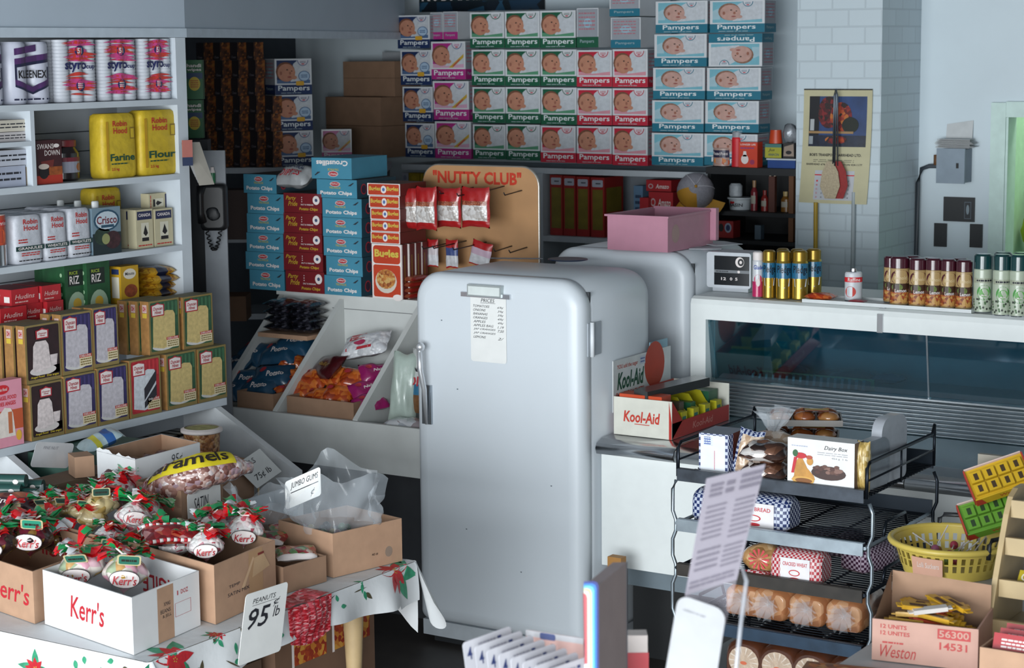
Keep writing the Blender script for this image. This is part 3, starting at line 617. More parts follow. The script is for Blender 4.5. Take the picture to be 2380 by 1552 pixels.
for hx, a, c, yb, yt, z, lab in (('b9b4b4', -30, 70, 326, 308, zs1, 'flat pale carton lying on the small shelf by the divider'), ('c2bcae', -30, 72, 308, 280, None, 'white carton with red top resting on the flat pale carton'), ('9da3b4', -40, 60, 420, 388, zf, 'lower bluish carton under the small shelf'), ('aeb2bd', -40, 75, 386, 350, None, 'upper white carton under the small shelf')):
    pr_ = small_carton(hx, '8c8790', len(lab))
    if z is None: z = last
    o = pr_.onX(lab, XU - .03, a, c, yb, yt, z, 'small cartons', d=.12); last = z + pr_.h * o.scale.z + .002
small_carton('8a7d68', '5a5048', 3).onX('small tan carton beside the bluish carton', XU - .03, 62, 82, 420, 388, zf, 'small cartons')

# ---- fourth shelf: red tissue cartons, rice, pasta
def redbox():
    w, d, h = .1, .16, .055; b = MB(); R1 = M('a51f27', .45, noise=.1); b.box(-w / 2, w / 2, -d / 2, d / 2, 0, h, R1, top=M('7d1a22', .5)); f = FY(-w / 2, -d / 2, 0)
    b.text(f, 'Hudins', .012, .02, .085, .036, M('cfa8a4', .5), 2, .01, .25); b.scribble(f, .012, .006, .06, .014, M('cfa8a4', .5), 1, 2, 2); s_ = lambda u, v, k=0: (-w / 2 - k * EPS, d / 2 - u, v); b.rect(s_, .12, .01, .15, .03, LBLW); b.scribble(s_, .02, .015, .1, .04, M('cfa8a4', .5), 2, 1)
    return Proto('tissue_carton', 'carton', w, d, h, b)
rb = redbox(); z4 = ZS[4]; rh = .055
spots = [(-20, 60, -1, .02, 'hidden lowest at the near end'), (64, 122, -1, .02, 'hidden lowest in the middle'), (126, 178, -1, .02, 'hidden lowest at the rice end'), (-20, 60, 0, .02, 'at the near end of the bottom layer'), (64, 122, 0, .02, 'in the middle of the bottom layer'), (126, 178, 0, .02, 'at the rice end of the bottom layer'), (12, 74, 1, .03, 'at the near end of the middle layer'), (78, 120, 1, .05, 'half hidden in the middle layer'), (122, 160, 1, .03, 'at the rice end of the middle layer'), (48, 112, 2, .05, 'on the near side of the top layer'), (115, 160, 2, .04, 'topmost beside the green rice boxes')]
for a, c, lv, back, lab in spots:
    y0 = P(a, 700, X=XU).y; y1 = P(c, 700, X=XU).y
    rb.put('red tissue carton %s' % lab, (XU - back - .08, (y0 + y1) / 2, z4 + (lv + 1) * (rh * 1.12 + .0005)), PI / 2, 'red tissue cartons', ((y1 - y0) / .1 * .985, 1, 1.12))
w, d, h = .09, .12, .2; b = MB(); GN = M('1c4a2a', .45, noise=.2, scale=40); b.box(-w / 2, w / 2, -d / 2, d / 2, 0, h, GN); f = FY(-w / 2, -d / 2, 0)
b.rect(f, .012, .145, .07, .185, M('16231c', .5)); b.text(f, 'RIZ', .018, .15, .055, .17, LBLW, 2, .01); b.text(f, 'RICE', .018, .174, .05, .182, M('9db03a', .5), 2); b.ell(f, .045, .09, .036, .04, M('8fa58c', .5)); b.ell(f, .045, .1, .016, .014, M('b9962e', .5), 2); b.rect(f, .02, .02, .08, .04, M('2f6a3a', .5))
s_ = lambda u, v, k=0: (-w / 2 - k * EPS, d / 2 - u, v)
for i in range(7): b.ell(s_, .1, .03 + i * .024, .006, .005, M('8fb08c', .5))
rz_ = Proto('rice_box', 'box', w, d, h, b)
r1 = rz_.onX('green rice box lettered RIZ in front of the red cartons', XU - .03, 205, 258, 725, 608, z4, 'green rice boxes')
rz_.put('green rice box on the near side of the lettered one', (r1.location.x - .02, r1.location.y - .1, z4), PI / 2, 'green rice boxes', tuple(r1.scale)); rz_.put('green rice box partly hidden behind the red cartons', (r1.location.x - .15, r1.location.y - .02, z4), PI / 2, 'green rice boxes', tuple(r1.scale))
w, d, h = .07, .06, .14; b = MB(); YB_ = M('b48d1f', .5, noise=.08); b.box(-w / 2, w / 2, -d / 2, d / 2, 0, h, YB_); f = FY(-w / 2, -d / 2, 0); b.ell(f, .035, .11, .025, .02, M('d0c9bb', .5)); b.text(f, 'Minute', .017, .105, .053, .117, PBK, 2, .01); b.ell(f, .038, .045, .026, .025, M('7d3a1c', .5, noise=.3, scale=90)); s_ = lambda u, v, k=0: (-w / 2 - k * EPS, d / 2 - u, v); b.rect(s_, .01, .02, .05, .1, M('c9c4b4', .6)); b.rect(s_, .01, .11, .05, .13, M('20305a', .6))
ym = Proto('soup_mix_box', 'box', w, d, h, b)
a_ = ym.onX('lower yellow and blue mix box under its twin', XU - .02, 283, 324, 790, 704, z4, 'yellow mix boxes'); ym.onX('upper yellow and blue mix box beside the pasta bags', XU - .02, 283, 324, 704, 618, z4 + a_.scale.z * .14 + .001, 'yellow mix boxes')
# pasta bags, lying in a pile
def pillow(w, d, h, mat_fn, seed, nu=14, nv=10, pinch=.75):
    """a filled bag lying flat, its sealed ends along x"""
    b = MB(); rnd = random.Random(seed); p_ = [rnd.uniform(0, 6.28) for _ in range(5)]
    def top(s):
        def f(u, v):
            e = (1 - abs(2 * u - 1) ** 3.2) * (1 - abs(2 * v - 1) ** 3.2); e = max(0, e) ** .6
            wob = .12 * math.sin(9 * u + p_[0]) * math.sin(8 * v + p_[1]) + .07 * math.sin(19 * u + p_[2] + 5 * v)
            z = h / 2 + s * h / 2 * e * (1 + wob); kx = 1 + .02 * math.sin(14 * v + p_[3]); ky = (pinch + (1 - pinch) * min(1, 3 * min(u, 1 - u) + .3)) if 0 else 1 - .08 * (1 - abs(2 * u - 1)) + .02 * math.sin(12 * u + p_[4])
            return ((u - .5) * w * kx, (v - .5) * d * ky, z)
        return f
    b.grid(top(1), nu, nv, lambda u, v: mat_fn(u, v, 1)); b.grid(top(-1), nu, nv, lambda u, v: mat_fn(u, v, -1)); return b, top(1)
PYL = CELLS(('b98a1e', 'c49a2c', '8d5d1c', 'b48a2a'), 60, .25, .3); PNV = M('1c2038', .3, coat=.4)
bag, _t = pillow(.17, .13, .045, lambda u, v, s: PNV if .35 < u < .7 else PYL, 3)
pb = Proto('pasta_bag', 'bag of pasta', .17, .13, .045, bag)
y0 = P(330, 640, X=XU - .05).y; y1 = P(418, 640, X=XU - .05).y
for i in range(8):
    pb.put('yellow pasta bag with navy band, %s in the pile' % ['lowest', 'second from the bottom', 'third from the bottom', 'fourth from the bottom', 'fifth from the bottom', 'sixth from the bottom', 'seventh from the bottom', 'topmost'][i], (XU - .09 + random.uniform(-.01, .015), (y0 + y1) / 2 + random.uniform(-.008, .008), z4 + .031 * i), PI / 2 + random.uniform(-.12, .12), 'pasta bags in a pile', (.98, 1, .9))
# ================================================================ diaper boxes on the back shelf
ORD = ['first', 'second', 'third', 'fourth', 'fifth', 'sixth']
def diaper(hx, light, w=.21, h=.185, d=.13, wide=False, star=None):
    b = MB(); BW = M('c9cdd1', .35, noise=.02, coat=.2); C_ = M(hx, .4, noise=.04); L_ = M(light, .45)
    sideg = M('8f949c', .5)
    b.box(-w / 2, w / 2, -d / 2, d / 2, 0, h, BW, top=M('7f858c', .6))
    f = FY(-w / 2, -d / 2, 0); bh = h * .27
    b.rect(f, 0, 0, w, bh, C_); b.text(f, 'Pampers', w * (.14 if wide else .08), bh * .24, w * (.84 if wide else .94), bh * .93, M('d5dcde', .5), 2, .012); b.scribble(f, w * .16, bh * .1, w * .7, bh * .2, M('9fb0b4', .5), 1, 2, 2, .6)
    x0, x1, y0, y1 = w * .05, w * .955, bh + h * .04, h * .955
    b.rect(f, x0, y0, x1, y1, C_ if not wide else L_)
    if wide: b.poly(f, [(x0, y0), (x0, y1 - h * .28), (w * .16, y1 - h * .2), (w * .2, y0)], M('9ab9c4', .5), 1.5)
    b.rect(f, x0, y0, x1, y0 + h * .1, L_, 2)
    CL = M('b9bec4', .6, noise=.1, scale=50)
    b.poly(f, [(w * .42, y0 + h * .04), (x1, y0 + h * .1), (x1, y1), (w * .62, y1), (w * .5, y1 - h * .1)], CL, 2.5)
    cx, cy, rx, ry = (w * .37, (y0 + y1) / 2, w * .2, h * .265) if wide else (w * .3, (y0 + y1) / 2 - h * .01, w * .255, h * .27)
    SK = M('b07a62' if not wide else 'b48f84', .6, noise=.1, scale=35); HR = M('6d4430' if not wide else '83604f', .7, noise=.2, scale=60); SD = M('8f5a48', .6)
    b.ell(f, cx - rx * .06, cy + ry * .06, rx * 1.02, ry * 1.0, HR, 3); b.ell(f, cx + rx * .04, cy - ry * .05, rx * .95, ry * .93, SK, 4)
    b.ell(f, cx + rx * .12, cy + ry * .25, rx * .1, ry * .07, M('3a2620', .6), 5); b.ell(f, cx + rx * .6, cy + ry * .12, rx * .08, ry * .06, M('3a2620', .6), 5)
    b.ell(f, cx + rx * .42, cy - ry * .1, rx * .12, ry * .16, SD, 5); b.ell(f, cx + rx * .35, cy - ry * .5, rx * .22, ry * .07, M('8a3f3a', .6), 5); b.ell(f, cx - rx * .55, cy - ry * .1, rx * .12, ry * .2, SD, 5); b.ell(f, cx + rx * .85, cy - ry * .55, rx * .3, ry * .2, SK, 5)
    bx = w * (.7 if wide else .76); r = h * .17
    pts = lambda q: [(bx + q * math.cos(a), y1 + q * .95 * math.sin(a)) for a in [PI + PI * i / 12 for i in range(13)]]
    b.poly(f, pts(r), C_ if not star else M('5a6488', .5), 5); b.poly(f, pts(r * .86), M('c9c9cf', .5), 6); b.scribble(f, bx - r * .55, y1 - r * .5, bx + r * .55, y1 - r * .1, C_, 2, 7, 4); b.ell(f, bx, y1 - r * .62, r * .3, r * .12, M('b9606a', .5), 7)
    if star == 'disc':
        b.ell(f, w * .79, y0 + h * .2, w * .16, h * .15, M('3f5f86', .5), 5); b.ell(f, w * .79, y0 + h * .2, w * .14, h * .13, M('9fb6cc', .5), 6); b.scribble(f, w * .7, y0 + h * .15, w * .88, y0 + h * .25, M('3f5f86', .5), 2, 7, 3); b.rrect(f, w * .56, y0 - h * .06, w * .78, y0 + h * .06, .006, M('c99a2c', .5), 8)
    if star == 'ribbon':
        b.poly(f, [(w * .52, y0), (w * .64, y0), (x1, y0 + h * .27), (x1, y0 + h * .36)], M('b99a35', .5), 5); b.poly(f, [(w * .62, y0 + h * .035), (w * .67, y0 + h * .035), (w * .87, y0 + h * .22), (w * .83, y0 + h * .22)], M('b2344a', .5), 6)
    for s_ in (lambda u, v, k=0: (w / 2 + k * EPS, -d / 2 + u, v), lambda u, v, k=0: (-w / 2 - k * EPS, d / 2 - u, v)):
        b.rect(s_, 0, 0, d, bh, C_); b.text(s_, 'Pampers', d * .15, bh * .35, d * .8, bh * .75, M('8fa3a8', .5), 2, .01); b.rect(s_, .004, bh, d - .004, h - .004, sideg); b.scribble(s_, .012, h * .42, d - .02, h * .92, M('a86a76', .5), 5, 2, 7, .35); b.ell(s_, d * .5, h * .62, d * .2, h * .12, M('8fb2c2', .5), 1.5)
    return Proto('diaper_box', 'diapers', w, d, h, b)
dp = {'navy': diaper('1d2f57', '4a6387', star='disc'), 'pink': diaper('a32a79', 'c79ab2', star='ribbon'), 'green': diaper('17553c', '4f8a6a'), 'red': diaper('b02338', 'c78a96'), 'teal': diaper('1f6a80', '6fa9b8', w=.33, wide=True)}
YP = 9.0
navy = [(925, 999, 113, 35), (932, 1003, 198, 116), (937, 1006, 283, 201), (943, 1010, 366, 286)]
pink = [(1003, 1082, 185, 96), (1007, 1090, 279, 188), (1012, 1095, 369, 282)]
greens = [[(1093, 1172, 112, 28), (1097, 1173, 199, 115), (1099, 1174, 286, 202), (1100, 1175, 370, 289)], [(1174, 1254, 112, 26), (1175, 1255, 200, 115), (1176, 1256, 287, 202), (1177, 1255, 373, 289)], [(1256, 1338, 112, 24), (1257, 1340, 200, 115), (1258, 1340, 290, 203)]]
reds = [[(1257, 1338, 378, 292)], [(1341, 1422, 202, 116), (1341, 1422, 291, 205), (1341, 1421, 381, 293)], [(1424, 1505, 203, 114), (1424, 1505, 292, 205), (1424, 1505, 385, 294)]]
teals = [[(1524, 1644, 77, 2), (1521, 1642, 155, 79), (1518, 1638, 231, 157), (1516, 1635, 307, 233), (1515, 1634, 385, 309)], [(1650, 1777, 76, 0), (1647, 1771, 155, 78), (1643, 1768, 232, 157), (1639, 1763, 308, 234), (1637, 1760, 385, 311)]]
def column(kind, col, txt, grp):
    n = len(col)
    for i, (a, c, yb, yt) in enumerate(col):
        pos = 'at the bottom of' if i == n - 1 else ('on top of' if i == 0 else '%s from the top in' % ORD[i])
        o = dp[kind].onY('%s %s' % (txt[0], pos) + ' ' + txt[1], YP + random.uniform(-.008, .008), a, c, yb, yt + 1, None, grp)
        if kind == 'teal' and i == 1 and a > 1640:
            o.rotation_euler = (0, PI, 0); o.location.z += o.scale.z * dp[kind].h; o['label'] = 'teal diaper box stacked upside down in the outer teal column'
column('navy', navy, ('navy diaper box', 'the navy column by the fascia end'), 'navy diaper boxes on the back shelf')
column('pink', pink, ('magenta diaper box', 'the single magenta column'), 'magenta diaper boxes on the back shelf')
for q, col in enumerate(greens): column('green', col, ('green diaper box', 'the %s green column from the magenta boxes' % ORD[q]), 'green diaper boxes on the back shelf')
column('red', reds[0], ('red diaper box', 'green boxes, first of the bottom reds'), 'red diaper boxes on the back shelf')
bpy.data.objects[LABELS['red diaper box at the bottom of green boxes, first of the bottom reds'][0]]['label'] = 'red diaper box under the third green column'
column('red', reds[1], ('red diaper box', 'the red column under the turned green box'), 'red diaper boxes on the back shelf')
column('red', reds[2], ('red diaper box', 'the red column beside the teal boxes'), 'red diaper boxes on the back shelf')
column('teal', teals[0], ('wide teal diaper box', 'the teal column beside the red boxes'), 'teal diaper boxes on the back shelf')
column('teal', teals[1], ('wide teal diaper box', 'the outer teal column by the pillar'), 'teal diaper boxes on the back shelf')
def endon(kind, label, xl, xr, yb, yt, Y):
    p = dp[kind]; a, c = P(xl, yb, Y=Y), P(xr, yb, Y=Y); h = P(xl, yt, Y=Y).z - a.z; wd = c.x - a.x
    return p.put(label, ((a.x + c.x) / 2, Y + p.w / 2, a.z), PI / 2 if 0 else -PI / 2, 'diaper boxes turned end-on', (1, wd / p.d, h / p.h))
endon('green', 'green diaper box turned end-on above the red column', 1341, 1391, 111, 20, YP)
endon('pink', 'grey-sided diaper box end-on beside the top navy box', 1001, 1029, 92, 30, YP + .03); endon('pink', 'grey-sided diaper box end-on before the green columns', 1031, 1064, 92, 28, YP + .03)
endon('teal', 'teal diaper box end-on, standing on the red boxes', 1420, 1489, 112, 42, YP); endon('teal', 'teal diaper box end-on, topmost above the red boxes', 1417, 1487, 39, -26, YP)

# back shelving under the diapers
bs = thing('display_shelving', 'white back shelving under the wall of diaper boxes', 'shelving', (0, 0, 0)); BSW = M('b3bac0', .55, noise=.04)
z1 = P(1250, 386, Y=9.0).z - .004; xa = P(928, 372, Y=8.96).x; xb = P(1640, 388, Y=8.96).x; xm = P(1256, 450, Y=8.96).x
b = MB(); b.box(xa, xb, 8.98, 9.40, z1 - .034, z1 - .004, BSW); part('shelf', b, bs)
z2 = P(1300, 549, Y=8.96).z; b = MB(); b.box(xa, xm - .0201, 8.96, 9.399, z2 - .03, z2, BSW); b.box(xm + .0151, xb, 8.96, 9.399, z2 - .03, z2, BSW); part('shelf', b, bs)
b = MB(); b.box(xm - .02, xm + .015, 8.96, 9.40, .0, z1 - .031, BSW); part('upright', b, bs)
b = MB(); b.box(xa, xa + .02, 9.2, 9.399, .0, z1 - .031, BSW); part('upright', b, bs)
b = MB(); b.box(xa, xb, 9.40, 9.42, 0, z1 - .03, M('9aa2ab', .6)); part('back_panel', b, bs)
bk = thing('tool_rack', 'black painted shelf rack between the diaper shelf and the brick pillar', 'shelf', (0, 0, 0)); BKM = M('17191c', .6)
xc_ = pxa - .002; zk = P(1740, 390, Y=8.96).z
b = MB(); b.box(xb + .004, xc_, 8.955, 9.38, zk - .035, zk, BKM); part('shelf', b, bk)
zk2 = P(1740, 494, Y=8.96).z; b = MB(); b.box(xb + .004, xc_, 8.98, 9.38, zk2 - .02, zk2, BKM); part('shelf', b, bk)
zk3 = P(1740, 560, Y=8.96).z; b = MB(); b.box(xb + .004, xc_, 8.98, 9.38, zk3 - .02, zk3, BKM); part('shelf', b, bk)
b = MB(); b.box(xb + .004, xc_, 9.38, 9.42, 0, zk, BKM); part('back_panel', b, bk)
b = MB(); b.box(xb + .004, xb + .02, 8.98, 9.38, 0, zk - .036, BKM); part('upright', b, bk)
# poster above
pa = P(975, 0, Y=9.44); pb_ = P(1266, 22, Y=9.44)
b = MB(); W_ = pb_.x - pa.x; b.box(0, W_, -.004, .004, 0, .5, CELLS(('16222e', '1c3a52', '122029', '2a5470', '101820'), 14, .4, 0)); f = FY(0, -.004, 0); hh = P(1000, 3, Y=9.44).z - pb_.z
b.rect(f, 0, hh * .9, W_ * .95, .5, M('14262c', .5), 1); b.text(f, 'KODAK film', .02, hh, .5, hh + .1, LBLW, 2, .02)
o = link('film_poster', b.data('film_poster'), None, (pa.x, 9.44, pb_.z)); tag(o, 'dark blue poster on the back wall above the end-on boxes', 'poster')

# ---- goods on the lower back shelf
w, d, h = .07, .2, .34; b = MB(); R1 = M('8f1f1c', .5); b.box(-w / 2, w / 2, -d / 2, d / 2, 0, h, R1); f = FY(-w / 2, -d / 2, 0); OY = M('6d5f1c', .5, noise=.15)
b.rect(f, .008, .04, w - .008, .27, OY); b.rrect(f, .006, .285, w - .008, .325, .006, M('a3a7b3', .5)); b.scribble(f, .025, .298, w - .02, .312, INK, 1, 2)
for sg in (1,):
    s_ = lambda u, v, k=0: (w / 2 + k * EPS, -d / 2 + u, v); b.rect(s_, .02, .14, .18, .28, OY); b.ell(s_, .13, .08, .03, .035, M('9a9aa0', .5))
cr = Proto('detergent_box', 'box', w, d, h, b)
for i, (a, c) in enumerate(((1279, 1308), (1310, 1338), (1341, 1370), (1374, 1405))):
    cr.onY('red carton with olive panel, %s from the board along the lower back shelf' % ORD[i], 9.0, a, c, 541 + i, 407 + i * 2, z2, 'red and olive cartons')
w, d, h = .11, .1, .05; b = MB(); b.box(-w / 2, w / 2, -d / 2, d / 2, 0, h, M('a8242a', .5)); f = FY(-w / 2, -d / 2, 0); b.text(f, 'Amazo', .042, .012, .1, .032, LBLW, 2, .01, .2); b.ell(f, .02, .022, .011, .011, M('b9a5a8', .5)); b.ell(f, .02, .022, .007, .007, M('a8242a', .5), 2)
am = Proto('starch_box', 'box', w, d, h, b); q = am.onY('lower red box lettered Amazo behind the pink drawer', 9.05, 1508, 1564, 540, 492, z2, 'red lettered boxes')
am.onY('middle red box lettered Amazo behind the pink drawer', 9.05, 1508, 1564, 490, 447, None, 'red lettered boxes'); am.onY('topmost red box lettered Amazo behind the pink drawer', 9.06, 1502, 1560, 445, 419, None, 'red lettered boxes')
am.onY('small red box end beside the lettered boxes', 9.02, 1487, 1507, 540, 460, z2, 'red lettered boxes')
b = MB(); b.box(-.03, .03, -.03, .03, 0, .2, M('5f7f9c', .5)); f = FY(-.03, -.03, 0); b.scribble(f, .01, .03, .05, .17, M('22324f', .5), 6, 1, 1)
Proto('starch_box', 'box', .06, .06, .2, b).onY('tall pale blue box beside the red lettered boxes', 9.08, 1473, 1494, 540, 432, z2)
b = MB(); b.box(-.03, .03, -.05, .05, 0, .06, M('a89b8c', .6)); f = FY(-.03, -.05, 0); b.rect(f, 0, .02, .06, .035, M('a3562f', .5)); sb = Proto('soap_box', 'box', .06, .1, .06, b)
for i in range(3): sb.put('small orange-banded box, %s by the Nutty Club board' % ['lowest', 'middle', 'topmost'][i], (P(1270, 530, Y=9.05).x, 9.1, z2 + .062 * i), 0, 'orange-banded boxes')
for i, (cc, t, lab) in enumerate((('b9bcc8', '4a6aa0', 'white and blue battery box under the diaper shelf'), ('b59a1c', '16161a', 'first yellow and black battery box under the diaper shelf'), ('b59a1c', '16161a', 'second yellow and black battery box under the diaper shelf'))):
    b = MB(); b.box(-.04, .04, -.03, .03, 0, .085, M(cc, .5)); f = FY(-.04, -.03, 0); b.poly(f, [(0, 0), (.08, 0), (.08, .03), (.05, .02), (.03, .03), (0, .012)], M(t, .5)); b.ell(f, .04, .05, .02, .018, M('8f97ac' if i == 0 else 'c7ab2c', .5))
    Proto('battery_box', 'box', .08, .06, .085, b).onY(lab, 9.1, (934, 950, 977)[i], (949, 975, 1003)[i], 412, 384, None, 'battery boxes')
for o in [q for q in bpy.data.objects if q.name.startswith('battery_box')]: o.location.z = z1 - .03 - o.scale.z * .085 - .004
# battery boxes stand on a narrow ledge
b = MB(); bx0 = P(930, 412, Y=9.06).x; b.box(bx0, bx0 + .3, 9.06, 9.4, z1 - .155, z1 - .13, BSW); part('ledge', b, bs)
for o in [q for q in bpy.data.objects if q.name.startswith('battery_box')]: o.location.z = z1 - .129

# trucker cap on the shelf corner
hat = thing('trucker_cap', 'grey mesh cap with mustard front hanging from the shelf corner', 'cap', tuple(P(1617, 440, Y=8.86)))
MG = M('85848c', .8, noise=.12, scale=90, bump=.3); MU = M('a87a22', .7, noise=.08)
b = MB(); R_ = .095
def dome(u, v): a = 2 * PI * u; e = PI / 2 * v; return (R_ * math.cos(a) * math.cos(e), R_ * 1.12 * math.sin(e) - .04, R_ * .98 * math.sin(a) * math.cos(e))
hb = MB(); hb.grid(lambda u, v: (lambda p: (p[0], -p[1] - .0, p[2]))(dome(u, v)), 24, 8, lambda u, v: MU if .56 < u < .8 and v < .72 else MG); part('crown', hb, hat)
vb = MB(); vb.grid(lambda u, v: (R_ * (1 + .0 * v) * math.cos(PI + .75 + u * (PI - 1.0)) * (1 + .5 * v) + .02 * v, .045 - .03 * v + .03 * math.sin(u * PI) * v, R_ * math.sin(PI + .75 + u * (PI - 1.0)) * (1 + .62 * v)), 14, 5, MU); part('visor', vb, hat, 'mustard visor')
sb_ = MB(); 
for k in range(3):
    a = .3 + k * 1.0; sb_.tube([(R_ * 1.01 * math.cos(a) * math.cos(e), .041 - R_ * 1.13 * math.sin(e), R_ * .99 * math.sin(a) * math.cos(e)) for e in [PI / 2 * i / 8 for i in range(9)]], .0025, M('b0aeb6', .7), 5)
sb_.blob((0, -.067, 0), .008, MU); part('seam_piping', sb_, hat); hat.rotation_euler = (RAD(-18), RAD(10), RAD(25))

# ---- on and in the black rack
def canlike(name, cat, r, prof, prints=None, parts=()):
    b = MB(); b.lathe(prof, CHROME, 20)
    if prints: prints(b, FCYL(r, 0))
    return Proto(name, cat, 2 * r, 2 * r, prof[-1][1], b, parts)
def fruit(b, f): b.rect(f, -.05, .055, .05, .1, M('2c2a44', .4), 1, 8); b.text(f, 'Peaches', -.035, .07, .035, .09, LBLW, 2, .01, .1); b.ell(f, 0, .035, .028, .02, M('c2702a', .5, noise=.3, scale=60), 2); b.ell(f, .03, .025, .02, .016, M('b3502a', .5), 2)
canlike('fruit_can', 'can', .038, [(.037, 0, CHROME), (.038, .004, M('a98f86', .4)), (.038, .108, M('a98f86', .4)), (.037, .112, CHROME)], fruit).onY('fruit can with dark label and orange fruit on the black shelf', 8.98, 1651, 1692, 388, 345, zk)
cp = MB(); cp.lathe([(.024, .2), (.024, .235), (.01, .245), (.009, .262)], M('8d9096', .5), 16)
canlike('spray_can', 'can', .026, [(.026, 0, RED), (.026, .19, RED), (.022, .205, CHROME)], None, [('cap', cp)]).onY('red spray can with grey cap beside the light bulb box', 8.99, 1696, 1720, 388, 318, zk)
w, d, h = .11, .06, .14; b = MB(); b.box(-w / 2, w / 2, -d / 2, d / 2, 0, h, M('c2391e', .5)); f = FY(-w / 2, -d / 2, 0)
b.ell(f, .036, .045, .022, .026, LBLW, 2); b.poly(f, [(.024, .06), (.048, .06), (.044, .09), (.028, .09)], LBLW, 2); b.ell(f, .08, .03, .014, .014, M('8f2a50', .5), 2); b.text(f, 'LONGER LIFE', .01, .122, .1, .132, LBLW, 2, .01); b.scribble(f, .01, .1, .09, .115, M('7d3a70', .5), 1, 2)
Proto('light_bulb_box', 'box', w, d, h, b).onY('orange-red light bulb box with white bulb picture', 8.97, 1717, 1760, 388, 331, zk)
b = MB(); b.box(-.075, .075, -.05, .05, 0, .05, M('1d3f7c', .4)); tl = MB(); tl.box(-.08, .08, -.055, .055, .05, .06, M('b0b6ba', .5))
bt = Proto('plastic_tub', 'tub', .15, .1, .06, b, [('lid', tl)]).onY('blue plastic tub with white lid on the black shelf', 8.98, 1784, 1848, 393, 369, zk)
zt_ = zk + bt.scale.z * .06 + .002
b = MB(); b.box(-.05, .05, -.04, .04, 0, .08, M('1e2a30', .5)); f = FY(-.05, -.04, 0); b.rect(f, .0, .0, .1, .07, M('9c9a2c', .5)); b.rect(f, 0, .06, .1, .08, M('3f6f6a', .5), 2); b.text(f, 'ANACIN', .02, .012, .085, .026, M('2a4a5a', .5), 2, .02); b.text(f, 'Jus', .02, .034, .06, .054, PBK, 2, .01, .3)
Proto('card_box', 'box', .1, .08, .08, b).onY('yellow-green card box standing on the blue tub', 8.99, 1778, 1816, 369, 335, zt_)
b = MB(); b.box(-.03, .03, -.03, .03, 0, .08, M('2a2624', .5)); f = FY(-.03, -.03, 0); b.poly(f, [(.002, .01), (.058, .01), (.055, .075), (.005, .06)], M('8f7f72', .6)); b.ell(f, .03, .03, .016, .01, PBK, 2)
Proto('card_box', 'box', .06, .06, .08, b).onY('open tan and black carton on the blue tub', 8.99, 1820, 1846, 369, 333, zt_)
b = MB(); b.lathe([(.03, 0), (.024, .07), (.024, .074)], M('b8401f', .35), 16); Proto('plastic_cup', 'cup', .06, .06, .074, b).onY('upturned orange cup on the yellow-green box', 9.0, 1782, 1812, 334, 303, None)
b = MB(); b.blob((0, 0, .05), (.03, .03, .05), M('8b9096', .35, .3, bump=.4), 4, .2); Proto('foil_bundle', 'bundle', .06, .06, .1, b).onY('crumpled grey bundle on top of the tan carton', 9.0, 1815, 1846, 333, 288, None)
b = MB(); b.lathe([(.05, 0), (.055, .06), (.062, .064), (.062, .072), (.05, .074)], M('b3bbc0', .4), 20); f = FCYL(.054, 0); b.text(f, 'BASIN', -.035, .02, .035, .04, INK, 2, .02); b.ell(f, -.02, .045, .015, .008, RED)
tb = Proto('plastic_tub', 'tub', .124, .124, .074, b).onY('white margarine tub on the black rack', 9.05, 1680, 1735, 491, 460, zk2)
b = MB(); b.lathe([(.024, 0), (.028, .005), (.028, .05), (.024, .056), (.02, .062)], M('9aa0a6', .4, noise=.15, scale=60, bump=.3), 16); Proto('string_ball', 'spool', .056, .056, .062, b).onY('pale spool of string standing on the margarine tub', 9.08, 1690, 1719, 459, 427, zk2 + tb.scale.z * .074 + .002)
def bott(hx, top, lab, a, c, yt, Y=9.06, zz=None, yb=493):
    b = MB(); b.lathe([(.016, 0, M(hx, .3)), (.016, .08, M(hx, .3)), (.008, .1, M(top, .4)), (.009, .13, M(top, .4))], M(hx, .3), 14); f = FCYL(.016, 0); b.rect(f, -.012, .03, .012, .065, M('8f8c80', .5), 1, 4)
    Proto('bottle', 'bottle', .032, .032, .13, b).onY(lab, Y, a, c, yb, yt, zz or zk2)
bott('6d1f26', '8a6a4a', 'slim red bottle with tan top on the black rack', 1742, 1757, 420); bott('7a2320', '7a2320', 'short red bottle beside the slim bottle', 1766, 1782, 443); bott('6d4a1c', 'a08a5a', 'amber glass bottle nearest the pillar', 1812, 1832, 446)
b = MB(); b.box(-.012, .012, -.012, .012, 0, .3, M('4a241a', .6)); b.box(-.012, -.006, -.004, .004, .3, .33, M('b0a090', .5)); b.box(.006, .012, -.004, .004, .3, .33, M('b0a090', .5)); Proto('wooden_tool', 'tool', .024, .024, .33, b).onY('dark wooden tool with two pale prongs leaning in the rack', 9.02, 1786, 1800, 493, 402, zk2)
b = MB(); b.box(-.01, .01, -.01, .01, 0, .3, M('5c3a20', .6)); Proto('wooden_stick', 'tool', .02, .02, .3, b).onY('brown wooden stick against the brick pillar', 9.0, 1832, 1843, 558, 406, zk3)
b = MB(); b.box(-.05, .05, -.04, .04, 0, .075, M('8f1d1d', .5)); f = FY(-.05, -.04, 0); b.ell(f, .07, .045, .02, .022, M('8f9aac', .5)); b.ell(f, .07, .045, .012, .014, M('22305a', .5), 2); b.ell(f, .03, .045, .014, .018, PBK, 2); Proto('tobacco_tin', 'tin', .1, .08, .075, b).onY('red tin with round blue mark low in the black rack', 9.05, 1664, 1704, 558, 514, zk3)
b = MB(); b.box(-.02, .02, -.02, .02, 0, .1, M('4a5a66', .5)); Proto('card_box', 'box', .04, .04, .1, b).onY('narrow grey-blue box low in the black rack', 9.05, 1754, 1768, 558, 524, zk3)

